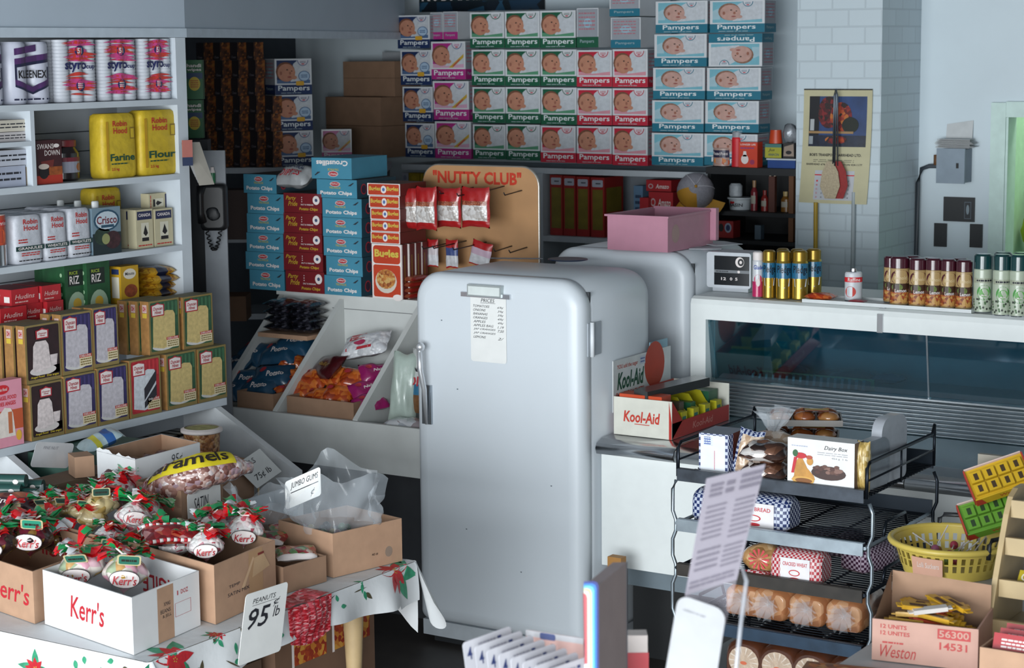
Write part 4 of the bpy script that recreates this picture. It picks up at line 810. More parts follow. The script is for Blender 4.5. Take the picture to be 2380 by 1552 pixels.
# ---- pillar: calendar, fly swatters, stick, conduit
ca = P(1866, 470, Y=8.94); cb_ = P(2028, 208, Y=8.94); CW = cb_.x - ca.x; CH = cb_.z - ca.z
b = MB(); CP = M('b9b391', .6, noise=.04)
cf = lambda u, v, k=0: (u + .012 * math.sin(v / CH * 2.2) * 0 - .022 * (1 - v / CH) ** 2, -.004 - .016 * (1 - v / CH) * math.sin(u / CW * PI) - k * EPS, v)
b.grid(lambda u, v: cf(u * CW, v * CH), 8, 12, CP); b.grid(lambda u, v: cf(u * CW, v * CH, -3), 8, 12, CP)
def prect(x0, y0, x1, y1, m, k=1, n=6):
    for i in range(n):
        for j in range(n):
            q = lambda s, t: cf(x0 + (x1 - x0) * s / n, y0 + (y1 - y0) * t / n, k); b.face([q(i, j), q(i + 1, j), q(i + 1, j + 1), q(i, j + 1)], m)
gx = lambda t: CW * t; gy = lambda t: CH * (1 - t)
prect(gx(.09), gy(.5), gx(.93), gy(.06), M('26406f', .5, noise=.3, scale=12), 1); prect(gx(.09), gy(.5), gx(.93), gy(.4), M('1b2336', .5, noise=.4, scale=40), 2)
FO_ = CELLS(('8a2c22', 'a5431f', '5a1a1c', 'b3652a', '2a1a1a', '7a2024'), 60, .6, 0)
def pell(cx, cy, rx, ry, m, k): b.face([cf(gx(cx + rx * math.cos(a)), gy(cy + ry * math.sin(-a)), k) for a in [2 * PI * i / 20 for i in range(20)]], m)
prect(gx(.09), gy(.4), gx(.24), gy(.06), M('15171d', .6), 3); pell(.38, .2, .16, .14, CELLS(('5a1a1c', '7a2024', '2a1a1a', '46151a'), 70, .6, 0), 4); pell(.56, .24, .16, .13, FO_, 5); pell(.7, .31, .12, .07, M('1a2018', .6), 6); prect(gx(.09), gy(.385), gx(.75), gy(.365), M('9a7a52', .6), 7); prect(gx(.1), gy(.48), gx(.16), gy(.41), M('8f969c', .6), 7); prect(gx(.11), gy(.36), gx(.17), gy(.26), M('a9adb0', .6), 7); pell(.5, .44, .16, .035, FO_, 6)
b.text(cf, "BOB'S TRANSPORT BARRHEAD LTD.", gx(.12), gy(.585), gx(.88), gy(.56), PBK, 3, .03); b.text(cf, 'BARRHEAD 674-2233   EDMONTON 424-1177', gx(.08), gy(.665), gx(.9), gy(.648), PBK, 3, .02); b.scribble(cf, gx(.18), gy(.64), gx(.78), gy(.61), M('55554a', .6), 2, 2, 3, .3)
prect(gx(.22), gy(.97), gx(.8), gy(.71), M('b3b6bc', .6), 2); prect(gx(.22), gy(.755), gx(.8), gy(.745), RED, 3)
for i in range(5):
    for j in range(7): b.text(cf, str((i * 7 + j) % 31 + 1), gx(.25 + j * .077), gy(.81 + i * .036), gx(.275 + j * .077), gy(.795 + i * .036), RED if j == 0 else INK, 4, 0)
prect(gx(0), gy(.006), gx(1), gy(-.004), PBK, 3)
o = link('wall_calendar', b.data('wall_calendar'), None, (ca.x, 8.944, ca.z)); tag(o, 'yellowed wall calendar with autumn lake picture on the brick pillar', 'calendar')
sw0 = P(1945, 212, Y=8.9); sw1 = P(1940, 385, Y=8.9)
for i, (hx, dx_, lab) in enumerate((('8f2a2a', .02, 'red fly swatter hanging behind the beige one on the calendar'), ('a89a80', 0, 'beige fly swatter hanging over the calendar'))):
    t = thing('fly_swatter', lab, 'fly swatter', (sw0.x, 8.895 - i * .012, sw0.z), 0, 'fly swatters'); L = sw0.z - sw1.z; c0 = P(1932 if i else 1948, 418, Y=8.9); m = MB()
    o2 = (c0.x - sw0.x, c0.z - sw0.z); m.poly(FY(0, 0, 0), [(o2[0] + x * .052, o2[1] + z * .09) for x, z in ((-.35, 1), (.3, 1), (.8, .45), (1, -.3), (.55, -1), (-.5, -1), (-1, -.35), (-.8, .4))], M(hx, .7, noise=.2, scale=120), 0); m.poly(FY(0, 0.002, 0), [(o2[0] + x * .052, o2[1] + z * .09) for x, z in ((-.35, 1), (.3, 1), (.8, .45), (1, -.3), (.55, -1), (-.5, -1), (-1, -.35), (-.8, .4))][::-1], M(hx, .7, noise=.2, scale=120), 0); part('swat_pad', m, t)
    m = MB(); m.tube([(-.008, 0, -L + .01), (-.006, 0, -.02), (0, 0, .01), (.006, 0, -.02), (.008 + o2[0] * .3, 0, -L)], .0035, M('6d7680', .35, .8), 6); part('wire_handle', m, t)
b = MB(); y0_ = P(1897, 690, Y=8.93); y1_ = P(1897, 470, Y=8.93); b.tube([(y0_.x, 8.925, 1.0), (y1_.x, 8.925, y1_.z)], .011, M('a5861c', .5), 8); o = link('broom_handle', b.data('broom_handle')); tag(o, 'yellow wooden broom handle standing against the brick pillar', 'broom handle')
b = MB(); q0 = P(1982, 640, Y=8.94); q1 = P(1982, 470, Y=8.94); b.tube([(q0.x, 8.938, .9), (q0.x, 8.938, q1.z + .05)], .011, M('9aa4a8', .5), 8); o = link('conduit', b.data('conduit')); tag(o, 'grey conduit pipe running down the pillar under the calendar', 'conduit')

# ---- right wall: meter box, papers, conduit, panels
yw = YB - .001
eb = thing('meter_box', 'grey metal electrical box on the white wall with conduit', 'electrical box', tuple(P(2228, 383, Y=YB))); a_ = P(2196, 423, Y=YB - .09); c_ = P(2253, 347, Y=YB - .09); W_ = (c_.x - a_.x) * 1.12; H_ = c_.z - a_.z; GB = M('6f7c88', .45, .2)
b = MB(); b.box(-W_ / 2, W_ / 2, -.1, -.002, -H_ / 2, H_ / 2, GB); part('case', b, eb)
b = MB(); b.box(-W_ / 2 - .005, W_ / 2 + .003, -.112, -.1, -H_ / 2 - .004, H_ / 2 + .004, M('7d8a96', .4, .2)); b.box(W_ * .22, W_ * .3, -.118, -.112, -.01, .015, PBK); part('door', b, eb)
b = MB(); b.lathe([(.0, 0), (.02, .0), (.02, .05), (0, .052)], M('6d4a2c', .5), 12, -W_ / 2 - .022, -.05); part('knockout_fitting', b, eb)
b = MB(); k0 = P(2185, 386, Y=YB - .03); k1 = P(2142, 392, Y=YB - .03); k2 = P(2133, 425, Y=YB - .03); k3 = P(2129, 600, Y=YB - .03); pts = [k0, (k0 * .4 + k1 * .6) + Vector((0, 0, .008)), k1, k2, k3, Vector((k3.x, k3.y, .9))]; b.tube([tuple(p) for p in pts], .011, M('3f464d', .5), 8); o = link('conduit', b.data('conduit')); tag(o, 'dark conduit pipe bending from the grey meter box down the wall', 'conduit')
p0_ = P(2190, 341, Y=YB - .06); b = MB(); 
for i in range(9): b.box(-.02 + random.uniform(-.01, .01), .16 + random.uniform(-.012, .012), -.04, .03, .004 + i * .005, .0065 + i * .005, M('b5b7b8', .7))
o = link('paper_stack', b.data('paper_stack'), None, (p0_.x, YB - .05, eb.location.z + H_ / 2 + .002)); tag(o, 'loose pile of papers on the grey meter box', 'papers')
q0 = P(2196, 338, Y=YB - .03); q1 = P(2258, 297, Y=YB - .03); b = MB(); b.face([(q0.x, 0, .05), (q1.x, 0, .05), (q1.x, .012, q1.z - q0.z + .05), (q0.x, .012, q1.z - q0.z + .03)], M('c0c3c4', .7)); b.face([(q0.x, .001, .05), (q0.x, .013, q1.z - q0.z + .03), (q1.x, .013, q1.z - q0.z + .05), (q1.x, .001, .05)], M('c0c3c4', .7)); o = link('paper_sheet', b.data('paper_sheet'), None, (0, YB - .017, eb.location.z + H_ / 2 + .0)); tag(o, 'pale sheet of card propped on the papers above the meter box', 'paper')
for (a, t, c, d_, lab, mk) in ((2194, 459, 2267, 513, 'black rectangular panel below the grey meter box', 1), (2172, 519, 2202, 572, 'lower black wall plate nearer the pillar', 0), (2255, 521, 2285, 574, 'lower black wall plate nearer the doorway', 0)):
    u = P(a, d_, Y=YB); v = P(c, t, Y=YB); b = MB(); b.box(0, v.x - u.x, -.012, -.001, 0, v.z - u.z, M('15181c', .4))
    if mk: W2 = v.x - u.x; H2 = v.z - u.z; f = FY(0, -.012, 0); b.rect(f, W2 * .68, H2 * .12, W2 * .9, H2 * .82, M('55606a', .5)); b.rect(f, W2 * .7, H2 * .15, W2 * .88, H2 * .79, M('1c2026', .5), 2); b.ell(f, W2 * .79, H2 * .5, W2 * .05, H2 * .2, M('7d8a92', .5), 3)
    o = link('wall_plate', b.data('wall_plate'), None, (u.x, YB, u.z)); tag(o, lab, 'wall plate', 'black wall plates')
# through the doorway
b = MB(); b.box(0, .3, 0, .02, 0, .2, M('7a2a1c', .5)); q = P(2354, 385, Y=YB + 1.05); o = link('wall_hanging', b.data('wall_hanging'), None, (q.x, YB + 1.07, q.z)); tag(o, 'dark red board on the wall seen through the doorway', 'board')
bs2 = thing('storage_shelf', 'pale shelf against the wall of the back room', 'shelf', (P(2360, 430, Y=YB + .9).x, YB + 1.0, P(2360, 437, Y=YB + .9).z)); b = MB(); b.box(-.02, .8, -.12, .095, -.02, 0, M('b5ccc4', .5)); part('board', b, bs2); b = MB(); b.box(.1, .12, -.1, .095, -.14, -.021, M('b5ccc4', .5)); part('bracket', b, bs2)
b = MB(); b.lathe([(.03, 0), (.035, .02), (.03, .06), (.012, .09), (.012, .12)], M('2a3a36', .4), 14); o = link('bottle', b.data('bottle'), None, (bs2.location.x + .07, YB + .95, bs2.location.z + .001)); tag(o, 'dark bottle on the back room shelf', 'bottle')
b = MB(); b.blob((.14, 0, .15), (.13, .13, .14), M('a5b02c', .6), 3); q = P(2372, 590, Y=YB + .8); o = link('laundry_bundle', b.data('laundry_bundle'), None, (q.x, YB + .8, q.z - .02)); tag(o, 'yellow-green cloth bundle seen low through the doorway', 'bundle')
b = MB(); b.box(-.1, .6, -.25, .25, 0, q.z - .08, M('9fb8b0', .6)); o = link('side_table', b.data('side_table'), None, (q.x + .1, YB + .8, 0.001)); tag(o, 'pale cabinet under the yellow-green bundle in the back room', 'cabinet')
# ================================================================ dark storage bay behind the end of the shelving (boards run across the corner)
UB = Vector((.84, .543, 0)).normalized(); NB = Vector((-UB.y, UB.x, 0)); YAWB = math.atan2(UB.y, UB.x)
def bay(px, py, Z): return P(px, py, Z=Z)
zb = 1.84; A0 = bay(452, 391, zb); B0 = bay(738, 391, zb)
bt_ = thing('corner_shelving', 'shelves across the dark corner bay behind the end panel', 'shelving', (0, 0, 0)); BSH = M('8f969d', .6)
def bayboard(z, l0, l1, dep):
    m = MB(); a = A0 + UB * l0; c = A0 + UB * l1; q = [a, c, c + NB * dep, a + NB * dep]
    m.prism([(p.x, p.y) for p in q], z - .03, z, BSH, axis='z'); return m
LB = (B0 - A0).dot(UB)
part('shelf', bayboard(zb, -.06, LB + .36, .42), bt_)
zb2 = 2.45 - (2.45 - zb) * (560 - 112) / (391 - 112); zb3 = 2.45 - (2.45 - zb) * (750 - 112) / (391 - 112)
part('shelf', bayboard(zb2, -.06, LB + .2, .4), bt_); part('shelf', bayboard(zb3, -.06, LB + .2, .4), bt_)
m = MB(); a = A0 + UB * -.09; q = [a, a + UB * .025, a + UB * .025 + NB * .42, a + NB * .42]; m.prism([(p.x, p.y) for p in q], 0.01, 2.4, M('4a4a4c', .7), axis='z'); part('upright', m, bt_)
# small dark boxes with brown patterned sides, set cornerwise in ranks
w = .064; h = .093; b = MB(); DK = M('17141a', .6); PT = CELLS(('5a3420', '8a5028', '3a241a', '9a6430', '4c3024'), 70, .6, 0); b.box(-w / 2, w / 2, -w / 2, w / 2, 0, h, DK, right=PT, back=PT)
f = FY(-w / 2, -w / 2, 0); b.text(f, 'Chase', .012, .01, .05, .022, M('6d6a70', .6), 2, .01); sk = Proto('dark_carton', 'box', w, w, h, b)
col_px = [481, 520, 559, 597, 634]
for ci, cx in enumerate(col_px):
    for r_ in range(7 if ci < 4 else 4):
        p = bay(cx + (3 if r_ % 2 else 0), 389, zb) + NB * .05; z = zb + r_ * (h + .0015)
        sk.put('small dark box, %s up in the %s rank from the green packs' % (ORD[r_] if r_ < 6 else 'seventh', ORD[ci]), (p.x, p.y, z), YAWB - PI / 4 + random.uniform(-.05, .05) + PI / 2 * 0, 'small dark boxes in the corner bay')
# green wipes packs
w, d, h = .075, .05, .19; b = MB(); GW = M('1d5a34', .5); b.box(-w / 2, w / 2, -d / 2, d / 2, 0, h, GW); f = FY(-w / 2, -d / 2, 0); b.text(f, 'handi', .006, .155, .07, .172, LBLW, 2, .02); b.text(f, 'wipes', .006, .133, .07, .15, LBLW, 2, .02); b.rect(f, 0, .1, w, .128, M('1d3a5a', .5)); b.ell(f, .038, .075, .026, .034, M('b8a02c', .5), 2); b.scribble(f, .02, .055, .056, .095, M('a5501f', .5), 4, 3, 3)
hw = Proto('wipes_pack', 'wipes', w, d, h, b)
for i, (yb, yt) in enumerate(((321, 232), (231, 139))):
    p = P(455, yb, Z=zb + .02 + .2 * i if 0 else None, Y=6.75); hw.put('green wipes pack with yellow disc, %s beside the end panel' % ('lower', 'upper')[i], (p.x, p.y, p.z), YAWB, 'green wipes packs', (1, 1, (P(455, yt, Y=6.75).z - p.z) / h * .99))
b = MB(); p = P(455, 323, Y=6.75); q0 = (p.x, p.y); b.box(-.06, .06, -.05, .05, 0, p.z - .001, M('2a2c30', .7)); o = link('post', b.data('post'), None, (p.x, p.y, 0), (0, 0, YAWB)); tag(o, 'dark square post under the green wipes packs', 'post')
# navy diaper boxes and a magenta one in the bay
z = zb
for i in range(3):
    p = bay(700, 386, zb); c = p + Vector((-.09, .02, 0)); dp['navy'].put('navy diaper box in the dark corner bay, %s of three' % ('lowest', 'middle', 'topmost')[i], (c.x, c.y, z), RAD(58), 'navy diaper boxes in the corner bay', (.98, 1.3, 1.02)); z += .185 * 1.02 + .0025
p = bay(772, 372, zb) + Vector((.05, -.02, 0)); dp['pink'].put('magenta diaper box in front of the brown cartons', (p.x, p.y, zb), RAD(38), None, (.8, .8, .95))
# big brown cartons behind
def carton(name, w, d, h, m=KRAFT2, seam=True):
    b = MB(); b.box(-w / 2, w / 2, -d / 2, d / 2, 0, h, m); f = FY(-w / 2, -d / 2, 0)
    if seam: b.rect(f, 0, h * .52, w, h * .53, M('5a4432', .8)); s_ = lambda u, v, k=0: (w / 2 + k * EPS, -d / 2 + u, v); b.rect(s_, 0, h * .52, d, h * .53, M('5a4432', .8))
    return Proto(name, 'carton', w, d, h, b)
p = bay(852, 368, zb); q = Vector((p.x, p.y, 0)) + NB * .30 + UB * .05
o = carton('brown_carton', .44, .42, .345).put('large brown carton in the corner bay under the smaller one', (q.x, q.y, zb), YAWB - PI / 4 + .1, 'brown cartons in the corner bay'); 
carton('brown_carton', .4, .38, .2).put('brown carton stacked on the larger one by the fascia end', (q.x + .06, q.y + .05, zb + .348), YAWB - PI / 4 + .12, 'brown cartons in the corner bay')
b = MB(); b.box(-.06, .06, -.002, .002, 0, .05, M('8a8f94', .7)); o = link('paper_slip', b.data('paper_slip'), None, (q.x + .1, q.y + .02, zb + .552), (0, 0, YAWB)); tag(o, 'grey paper slip standing on the upper brown carton', 'paper')
# support for the far end of that shelf
m = MB(); a = A0 + UB * (LB + .32); q_ = [a, a + UB * .03, a + UB * .03 + NB * .4, a + NB * .4]; m.prism([(p.x, p.y) for p in q_], 0.01, zb - .031, M('4a4a4c', .7), axis='z'); part('upright', m, bt_)
# brown stock on the lower bay shelf
for i, (px, hx) in enumerate(((510, '4a2e20'), (545, '5c3f28'))):
    p = bay(px, 748, zb3) + NB * .12; b = MB(); b.box(-.06, .06, -.1, .1, 0, .1 + .03 * i, M(hx, .7)); Proto('dark_carton', 'box', .12, .2, .1, b).put('dark brown carton low in the corner bay, %s' % ('nearer the end panel', 'nearer the snack bins')[i], (p.x, p.y, zb3), YAWB)
p = bay(548, 558, zb2) + NB * .1; b = MB(); b.box(-.07, .07, -.08, .08, 0, .26, M('3a2a26', .7)); Proto('dark_carton', 'box', .14, .16, .26, b).put('tall dark brown carton behind the black telephone', (p.x, p.y, zb2), YAWB)
# wall telephone on its board
ph = P(499, 535, Y=6.62); pho = thing('telephone', 'black wall telephone with coiled cord beside the end panel', 'telephone', (ph.x, ph.y, ph.z), YAWB); TB_ = M('0e0f12', .45)
b = MB(); b.loft([[(x, -y_, c) for x, c in rr_pts(-.058 + i_, .058 - i_, i_, .205 - i_, .02, .02)] for y_, i_ in ((-.03, 0), (.02, 0), (.03, .006), (.034, .015))], TB_); b.lathe([(.0, 0)], TB_) if 0 else None; part('housing', b, pho)
b = MB(); b.blob((.0, -.036, .075), (.03, .006, .03), M('1a1c20', .5)); part('dial', b, pho)
b = MB(); b.tube([(-.045, -.055, .195), (-.05, -.065, .16), (-.05, -.066, .08), (-.045, -.055, .04)], [.02, .014, .014, .02], TB_, 10); part('handset', b, pho)
b = MB(); n = 60; b.tube([(-.03 + .06 * t + .008 * math.cos(t * 75), -.03 + .008 * math.sin(t * 75), .0 - .085 * math.sin(t * PI)) for t in [i / 90 for i in range(91)]], .003, TB_, 5); part('coiled_cord', b, pho)
b = MB(); b.box(-.05, .05, .032, .052, -ph.z + .001, .35, M('8d9298', .6)); o = link('wall_board', b.data('wall_board'), None, (ph.x, ph.y, ph.z), (0, 0, YAWB)); tag(o, 'pale upright board that the black telephone hangs on', 'board')
b = MB(); b.lathe([(.013, 0, M('1d6a44', .4)), (.013, .03, M('1d6a44', .4)), (.013, .045, LBLW), (.008, .06, LBLW), (.008, .07, M('1d6a44', .4))], WHITE, 12); Proto('glue_bottle', 'bottle', .026, .026, .07, b).put('small green and white glue bottle on top of the telephone', (ph.x - .012, ph.y + .01, ph.z + .207))
# receipts clipped to the corner of the shelving
b = MB(); 
for i in range(5):
    a0 = P(420 + i * 3, 332, X=XU + .012 + .003 * i); a1 = P(452 + i * 3, 330, X=XU + .012 + .003 * i); dz = .13 + .012 * i
    b.face([(a0.x, a0.y, a0.z), (a1.x, a1.y, a1.z), (a1.x + .03, a1.y + .05, a1.z - dz), (a0.x + .025, a0.y + .045, a0.z - dz)], M(('b3b6b8', 'aaaeb4', 'b5aea4', 'b0b4b8', 'a9a49a')[i], .7))
o = link('receipt_bundle', b.data('receipt_bundle')); tag(o, 'bundle of white receipts hanging from the shelf end panel', 'receipts')
b = MB(); a0 = P(424, 326, X=XU + .045); b.box(0, .045, 0, .006, -.07, 0, M('a5655c', .6)); b.box(0, .045, 0, .006, -.105, -.0701, M('2b3652', .6)); o = link('ticket', b.data('ticket'), None, (a0.x, a0.y, a0.z), (0, 0, RAD(70))); tag(o, 'pink and blue ticket clipped over the hanging receipts', 'ticket')

# ================================================================ snack bins left of the refrigerator
sn = thing('snack_bin', 'white wooden bin unit with sloping compartments of bagged snacks', 'bin', (0, 0, 0)); SB = M('c5c8c6', .55, noise=.06, scale=6)
YF = 6.7; YT = 7.2; ZF = .872; ZT = 1.318; SX = (-5.95, -5.594, -5.148, -4.74)
b = MB(); b.box(SX[0], SX[3], YF - .02, YF, .655, .868, SB); part('front_board', b, sn)
b = MB(); b.box(SX[0], SX[3], YT, YT + .02, .7, ZT - .001, SB); b.rect(FY(SX[0], YT, 0), .3, 1.27, .9, 1.273, M('5a5c5e', .8)); part('back_board', b, sn)
b = MB(); b.box(SX[0] - .02, SX[3] + .01, YT - .015, YT + .42, ZT, ZT + .018, SB); part('top_shelf', b, sn)
b = MB(); b.box(SX[0], SX[3], YF, YT, .68, .7, SB); part('bin_floor', b, sn)
for i, x in enumerate(SX):
    m = MB(); m.prism([(YF + .001, .701), (YF + .001, ZF - .02), (YF + .001, ZF), (YT - .001, ZT - .002), (YT - .001, .701)], x - .013, x + .013, SB, axis='x'); part('divider', m, sn)
b = MB(); b.box(SX[0] + .02, SX[3], YF + .1, YT + .4, 0, .679, M('34363a', .7)); part('plinth', b, sn)
m = MB(); m.box(SX[0], SX[3], YT + .4, YT + .42, .0, ZT - .001, M('5a5c60', .7)); part('rear_panel', m, sn)
zt = ZT + .018
# chip cartons
def chipbox(hx, red=False, word='Potato Chips'):
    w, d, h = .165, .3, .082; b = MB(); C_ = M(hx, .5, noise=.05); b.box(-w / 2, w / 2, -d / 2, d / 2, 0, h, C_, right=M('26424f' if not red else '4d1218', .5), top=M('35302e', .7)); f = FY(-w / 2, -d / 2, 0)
    if red:
        Y_ = M('b99a2e', .5); b.text(f, 'Party', .01, .048, .055, .07, Y_, 2, .01, .3); b.text(f, 'Pride', .02, .028, .06, .048, Y_, 2, .01, .3); b.text(f, 'Potato Chips', .068, .008, .148, .023, Y_, 2, .025, .15); b.text(f, 'SALT & VINEGAR', .075, .032, .13, .038, LBLW, 2, .01); b.ell(f, .142, .055, .015, .019, LBLW, 2); b.ell(f, .142, .055, .006, .007, M('3a4a6a', .5), 3)
        for i in range(3): b.rect(f, .078, .045 + i * .009, .081, .049 + i * .009, LBLW)
    else:
        b.text(f, word, .015, .01, .145, .031, LBLW, 2, .03); b.text(f, 'TRI-PACK', .052, .041, .1, .05, M('b3a53a', .5), 2, .015); b.ell(f, .076, .062, .021, .011, LBLW, 2); b.ell(f, .076, .062, .019, .0095, M('a8303a', .5), 3); b.text(f, "Nalley's", .06, .058, .092, .067, LBLW, 4, .01); b.poly(f, [(.128, .055), (.15, .07), (.153, .068), (.14, .055)], INK, 2)
    s_ = lambda u, v, k=0: (w / 2 + k * EPS, -d / 2 + u, v); b.ell(s_, .05, .04, .022, .024, M('a8303a', .5)); b.ell(s_, .05, .04, .017, .019, M('3a2a3a', .5), 2)
    return Proto('chip_carton', 'box', w, d, h, b)
cbx = chipbox('3f8199'); crd = chipbox('6d151c', True)
stack1 = [(567, 643, 450, 406), (576, 660, 497, 451), (575, 660, 542, 498), (574, 659, 586, 543), (572, 660, 628, 587), (581, 662, 668, 629)]
stack2 = [(660, 748, 494, 450), (660, 748, 541, 496), (660, 749, 585, 543), (660, 751, 629, 587), (665, 754, 676, 631)]
stack3 = [(737, 830, 460, 418), (750, 841, 505, 462), (751, 841, 550, 507), (753, 841, 594, 552), (759, 843, 640, 597), (755, 840, 686, 642)]
PN = {6: ['topmost', 'second from the top', 'third from the top', 'third from the bottom', 'second from the bottom', 'lowest'], 5: ['topmost', 'second from the top', 'middle', 'second from the bottom', 'lowest']}
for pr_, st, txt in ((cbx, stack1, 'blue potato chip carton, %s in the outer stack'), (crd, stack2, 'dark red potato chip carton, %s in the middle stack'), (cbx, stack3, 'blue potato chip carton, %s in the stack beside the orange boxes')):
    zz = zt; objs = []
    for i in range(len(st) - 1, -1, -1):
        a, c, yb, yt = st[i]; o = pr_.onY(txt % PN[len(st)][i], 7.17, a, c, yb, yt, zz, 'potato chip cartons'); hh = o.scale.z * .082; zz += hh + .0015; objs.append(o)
    if txt.startswith('blue') and 'beside' in txt: ztop3 = zz
    if 'red' in txt: ztop2 = zz
o = chipbox('3f8199', word='Croustilles').onY('blue chip carton lying upside down on top of the stack beside the orange boxes', 7.17, 723, 811, 417, 368, ztop3); o.rotation_euler = (0, PI, RAD(4)); o.location.z += o.scale.z * .082 + .001
SIL = M('b9bcbe', .3, .3, noise=.06, bump=.4, bscale=25)
bag, tp = pillow(.19, .13, .1, lambda u, v, s: SIL, 8)
def onpil(tp, flipx=False): return lambda u, v, k=0: (lambda p: (p[0], p[1], p[2] + .0015 + k * EPS))(tp(u, v))
fq = onpil(tp); b2 = bag; b2.text(fq, 'DIPPIES', .2, .2, .8, .5, M('a8303a', .5), 2, .02, .1); b2.text(fq, 'NATURAL', .25, .6, .8, .78, M('2a3552', .5), 2, .02)
p = P(692, 446, Y=7.24); Proto('snack_bag', 'bag of chips', .19, .13, .1, bag).put('silver white bag lettered DIPPIES lying on the dark red cartons', (p.x, 7.25, ztop2 + .035), 0, None, (1, 1, .85), rot=(RAD(34), 0, 0))
# orange corn snack boxes
def bugles(w, d, h, big):
    b = MB(); O_ = M('b33a1e', .5); b.box(-w / 2, w / 2, -d / 2, d / 2, 0, h, LBLW, right=M('5c1c1a', .5), top=M('6d4a3c', .6)); f = FY(-w / 2, -d / 2, 0)
    if big:
        b.rrect(f, .006, h * .64, w - .006, h - .006, .012, O_); b.text(f, 'Bugles', .012, h * .72, w - .012, h * .9, M('c7b04a', .5), 2, .04); b.rrect(f, .006, .006, w - .006, h * .62, .008, O_); b.ell(f, w * .47, h * .32, w * .36, h * .22, M('c9c0b4', .5), 2); b.ell(f, w * .47, h * .36, w * .32, h * .18, CELLS(('a5632c', 'b87a3a', '8a4a20', 'c29a5a'), 110, .6, .4), 3); b.ell(f, w * .85, h * .03, w * .16, h * .06, LBLW, 2)
        s_ = lambda u, v, k=0: (w / 2 + k * EPS, -d / 2 + u, v); b.rect(s_, .0, .0, .006, h, LBLW); b.rect(s_, .02, h * .3, .025, h * .8, M('8a6a2c', .5))
    else:
        b.rrect(f, .004, .003, w - .004, h - .003, .005, O_); b.text(f, 'Bugles', w * .06, h * .3, w * .4, h * .75, M('c7b04a', .5), 2, .03); b.text(f, 'Bugles', w * .6, h * .3, w * .95, h * .75, M('c7b04a', .5), 2, .03); b.ell(f, w * .5, h * .5, w * .085, h * .32, LBLW, 2); b.ell(f, w * .5, h * .5, w * .04, h * .15, M('4a6aa0', .5), 3)
    return Proto('corn_snack_box', 'box', w, d, h, b)
bb = bugles(.125, .045, .21, True); bs_ = bugles(.135, .2, .05, False)
o = bb.onY('large orange corn snack box facing out under the flat ones', 7.17, 866, 935, 686, 568, zt, 'orange corn snack boxes'); hb = o.scale.z * .21
for i in range(3): bb.put('orange corn snack box standing %s behind the large one' % ('first', 'second', 'third')[i], (o.location.x + .004, o.location.y + .05 * (i + 1), zt), 0, 'orange corn snack boxes', tuple(o.scale))
zz = zt + hb + .002
for i, (a, c, yb, yt) in enumerate(((862, 930, 567, 540), (862, 930, 539, 512), (861, 930, 511, 485), (858, 929, 484, 456), (854, 930, 455, 427))):
    o = bs_.onY('flat orange corn snack box, %s of the five' % ['lowest', 'second from the bottom', 'middle', 'second from the top', 'topmost'][i], 7.17, a, c, yb, yt, zz, 'orange corn snack boxes'); zz += o.scale.z * .05 + .0015
bag, _ = pillow(.1, .16, .03, lambda u, v, s: M('a5563c', .4, noise=.2, scale=60) if abs(u - .5) < .38 else M('9a2620', .35), 12); nb = Proto('nut_pack', 'bag of nuts', .1, .16, .03, bag)
for i in range(4):
    p = P(958, 694, Y=7.26); nb.put('red and brown nut pack, %s in the pile behind the refrigerator door' % ['lowest', 'second', 'third', 'topmost'][i], (p.x + random.uniform(-.006, .006), 7.26, zt + .026 * i), random.uniform(-.1, .1), 'red and brown nut packs', (1, 1, .85))

# NUTTY CLUB pegboard
YN = 7.48; n0 = P(986, 600, Y=YN); n1 = P(1252, 600, Y=YN); ntop = P(1100, 386, Y=YN).z; NW = n1.x - n0.x; NH = ntop - zt
nc = thing('display_board', 'tan wooden NUTTY CLUB display board with metal edge and wire hooks', 'display board', (n0.x, YN, zt + .001)); WDB = M('a98058', .5, noise=.12, scale=5)
b = MB(); b.loft([[(x, y, c) for x, c in rr_pts(0, NW, 0, NH, .004, .085, 8)] for y in (0, .012)], WDB, sm=False); f = FY(0, 0, 0); b.text(f, '"NUTTY CLUB"', NW * .09, NH * .86, NW * .86, NH * .96, M('b5321c', .5), 2, .035); part('panel', b, nc)
b = MB(); op = rr_pts(0, NW, 0, NH, .004, .085, 8); b.tube([(x, .006, c) for x, c in op], .0065, M('a9a49c', .35, .7), 6, True); part('edge_strip', b, nc, 'metal edge strip')
HK = M('2b2c30', .4, .6)
def hook(px, py, L=.16):
    p = P(px, py, Y=YN); x, z = p.x - n0.x, p.z - zt; m = MB(); m.tube([(x, 0, z), (x, -L, z - .012), (x, -L - .01, z)], .003, HK, 5); part('hook', m, nc)
for q in ((1172, 433), (1140, 441), (1100, 436), (1213, 443), (1084, 560), (1130, 563), (1190, 572), (1225, 575), (1060, 561)): hook(*q, L=.26 if q[0] < 1150 else .14)
RF = M('9c1c1e', .25, noise=.1, coat=.5, bump=.3, bscale=30); NUTW = CELLS(('c9c6c4', 'b9b4b0', 'd2cfcd', 'a8a09a'), 75, .25, .5, coat=.4); NUTB = CELLS(('8a4a34', 'a5644a', '7a3a2a', '9a5a40'), 150, .3, .4, coat=.4)
def hangbag(w, h, t, fn, seed, name, cat):
    bg, tp = pillow(w, h, t, fn, seed, 16, 18); b = MB()
    b.v = [(x, -z + t / 2, y + h / 2) for x, y, z in bg.v]; b.f, b.fm, b.sm, b.mats = bg.f, bg.fm, bg.sm, bg.mats
    return Proto(name, cat, w, t, h, b)
mm = lambda u, v, s: RF if (v < .14 or v > .66 or u < .09 or u > .91) else (NUTB if v > .55 else NUTW)
hg = hangbag(.125, .175, .04, mm, 21, 'candy_bag', 'bag of candy')
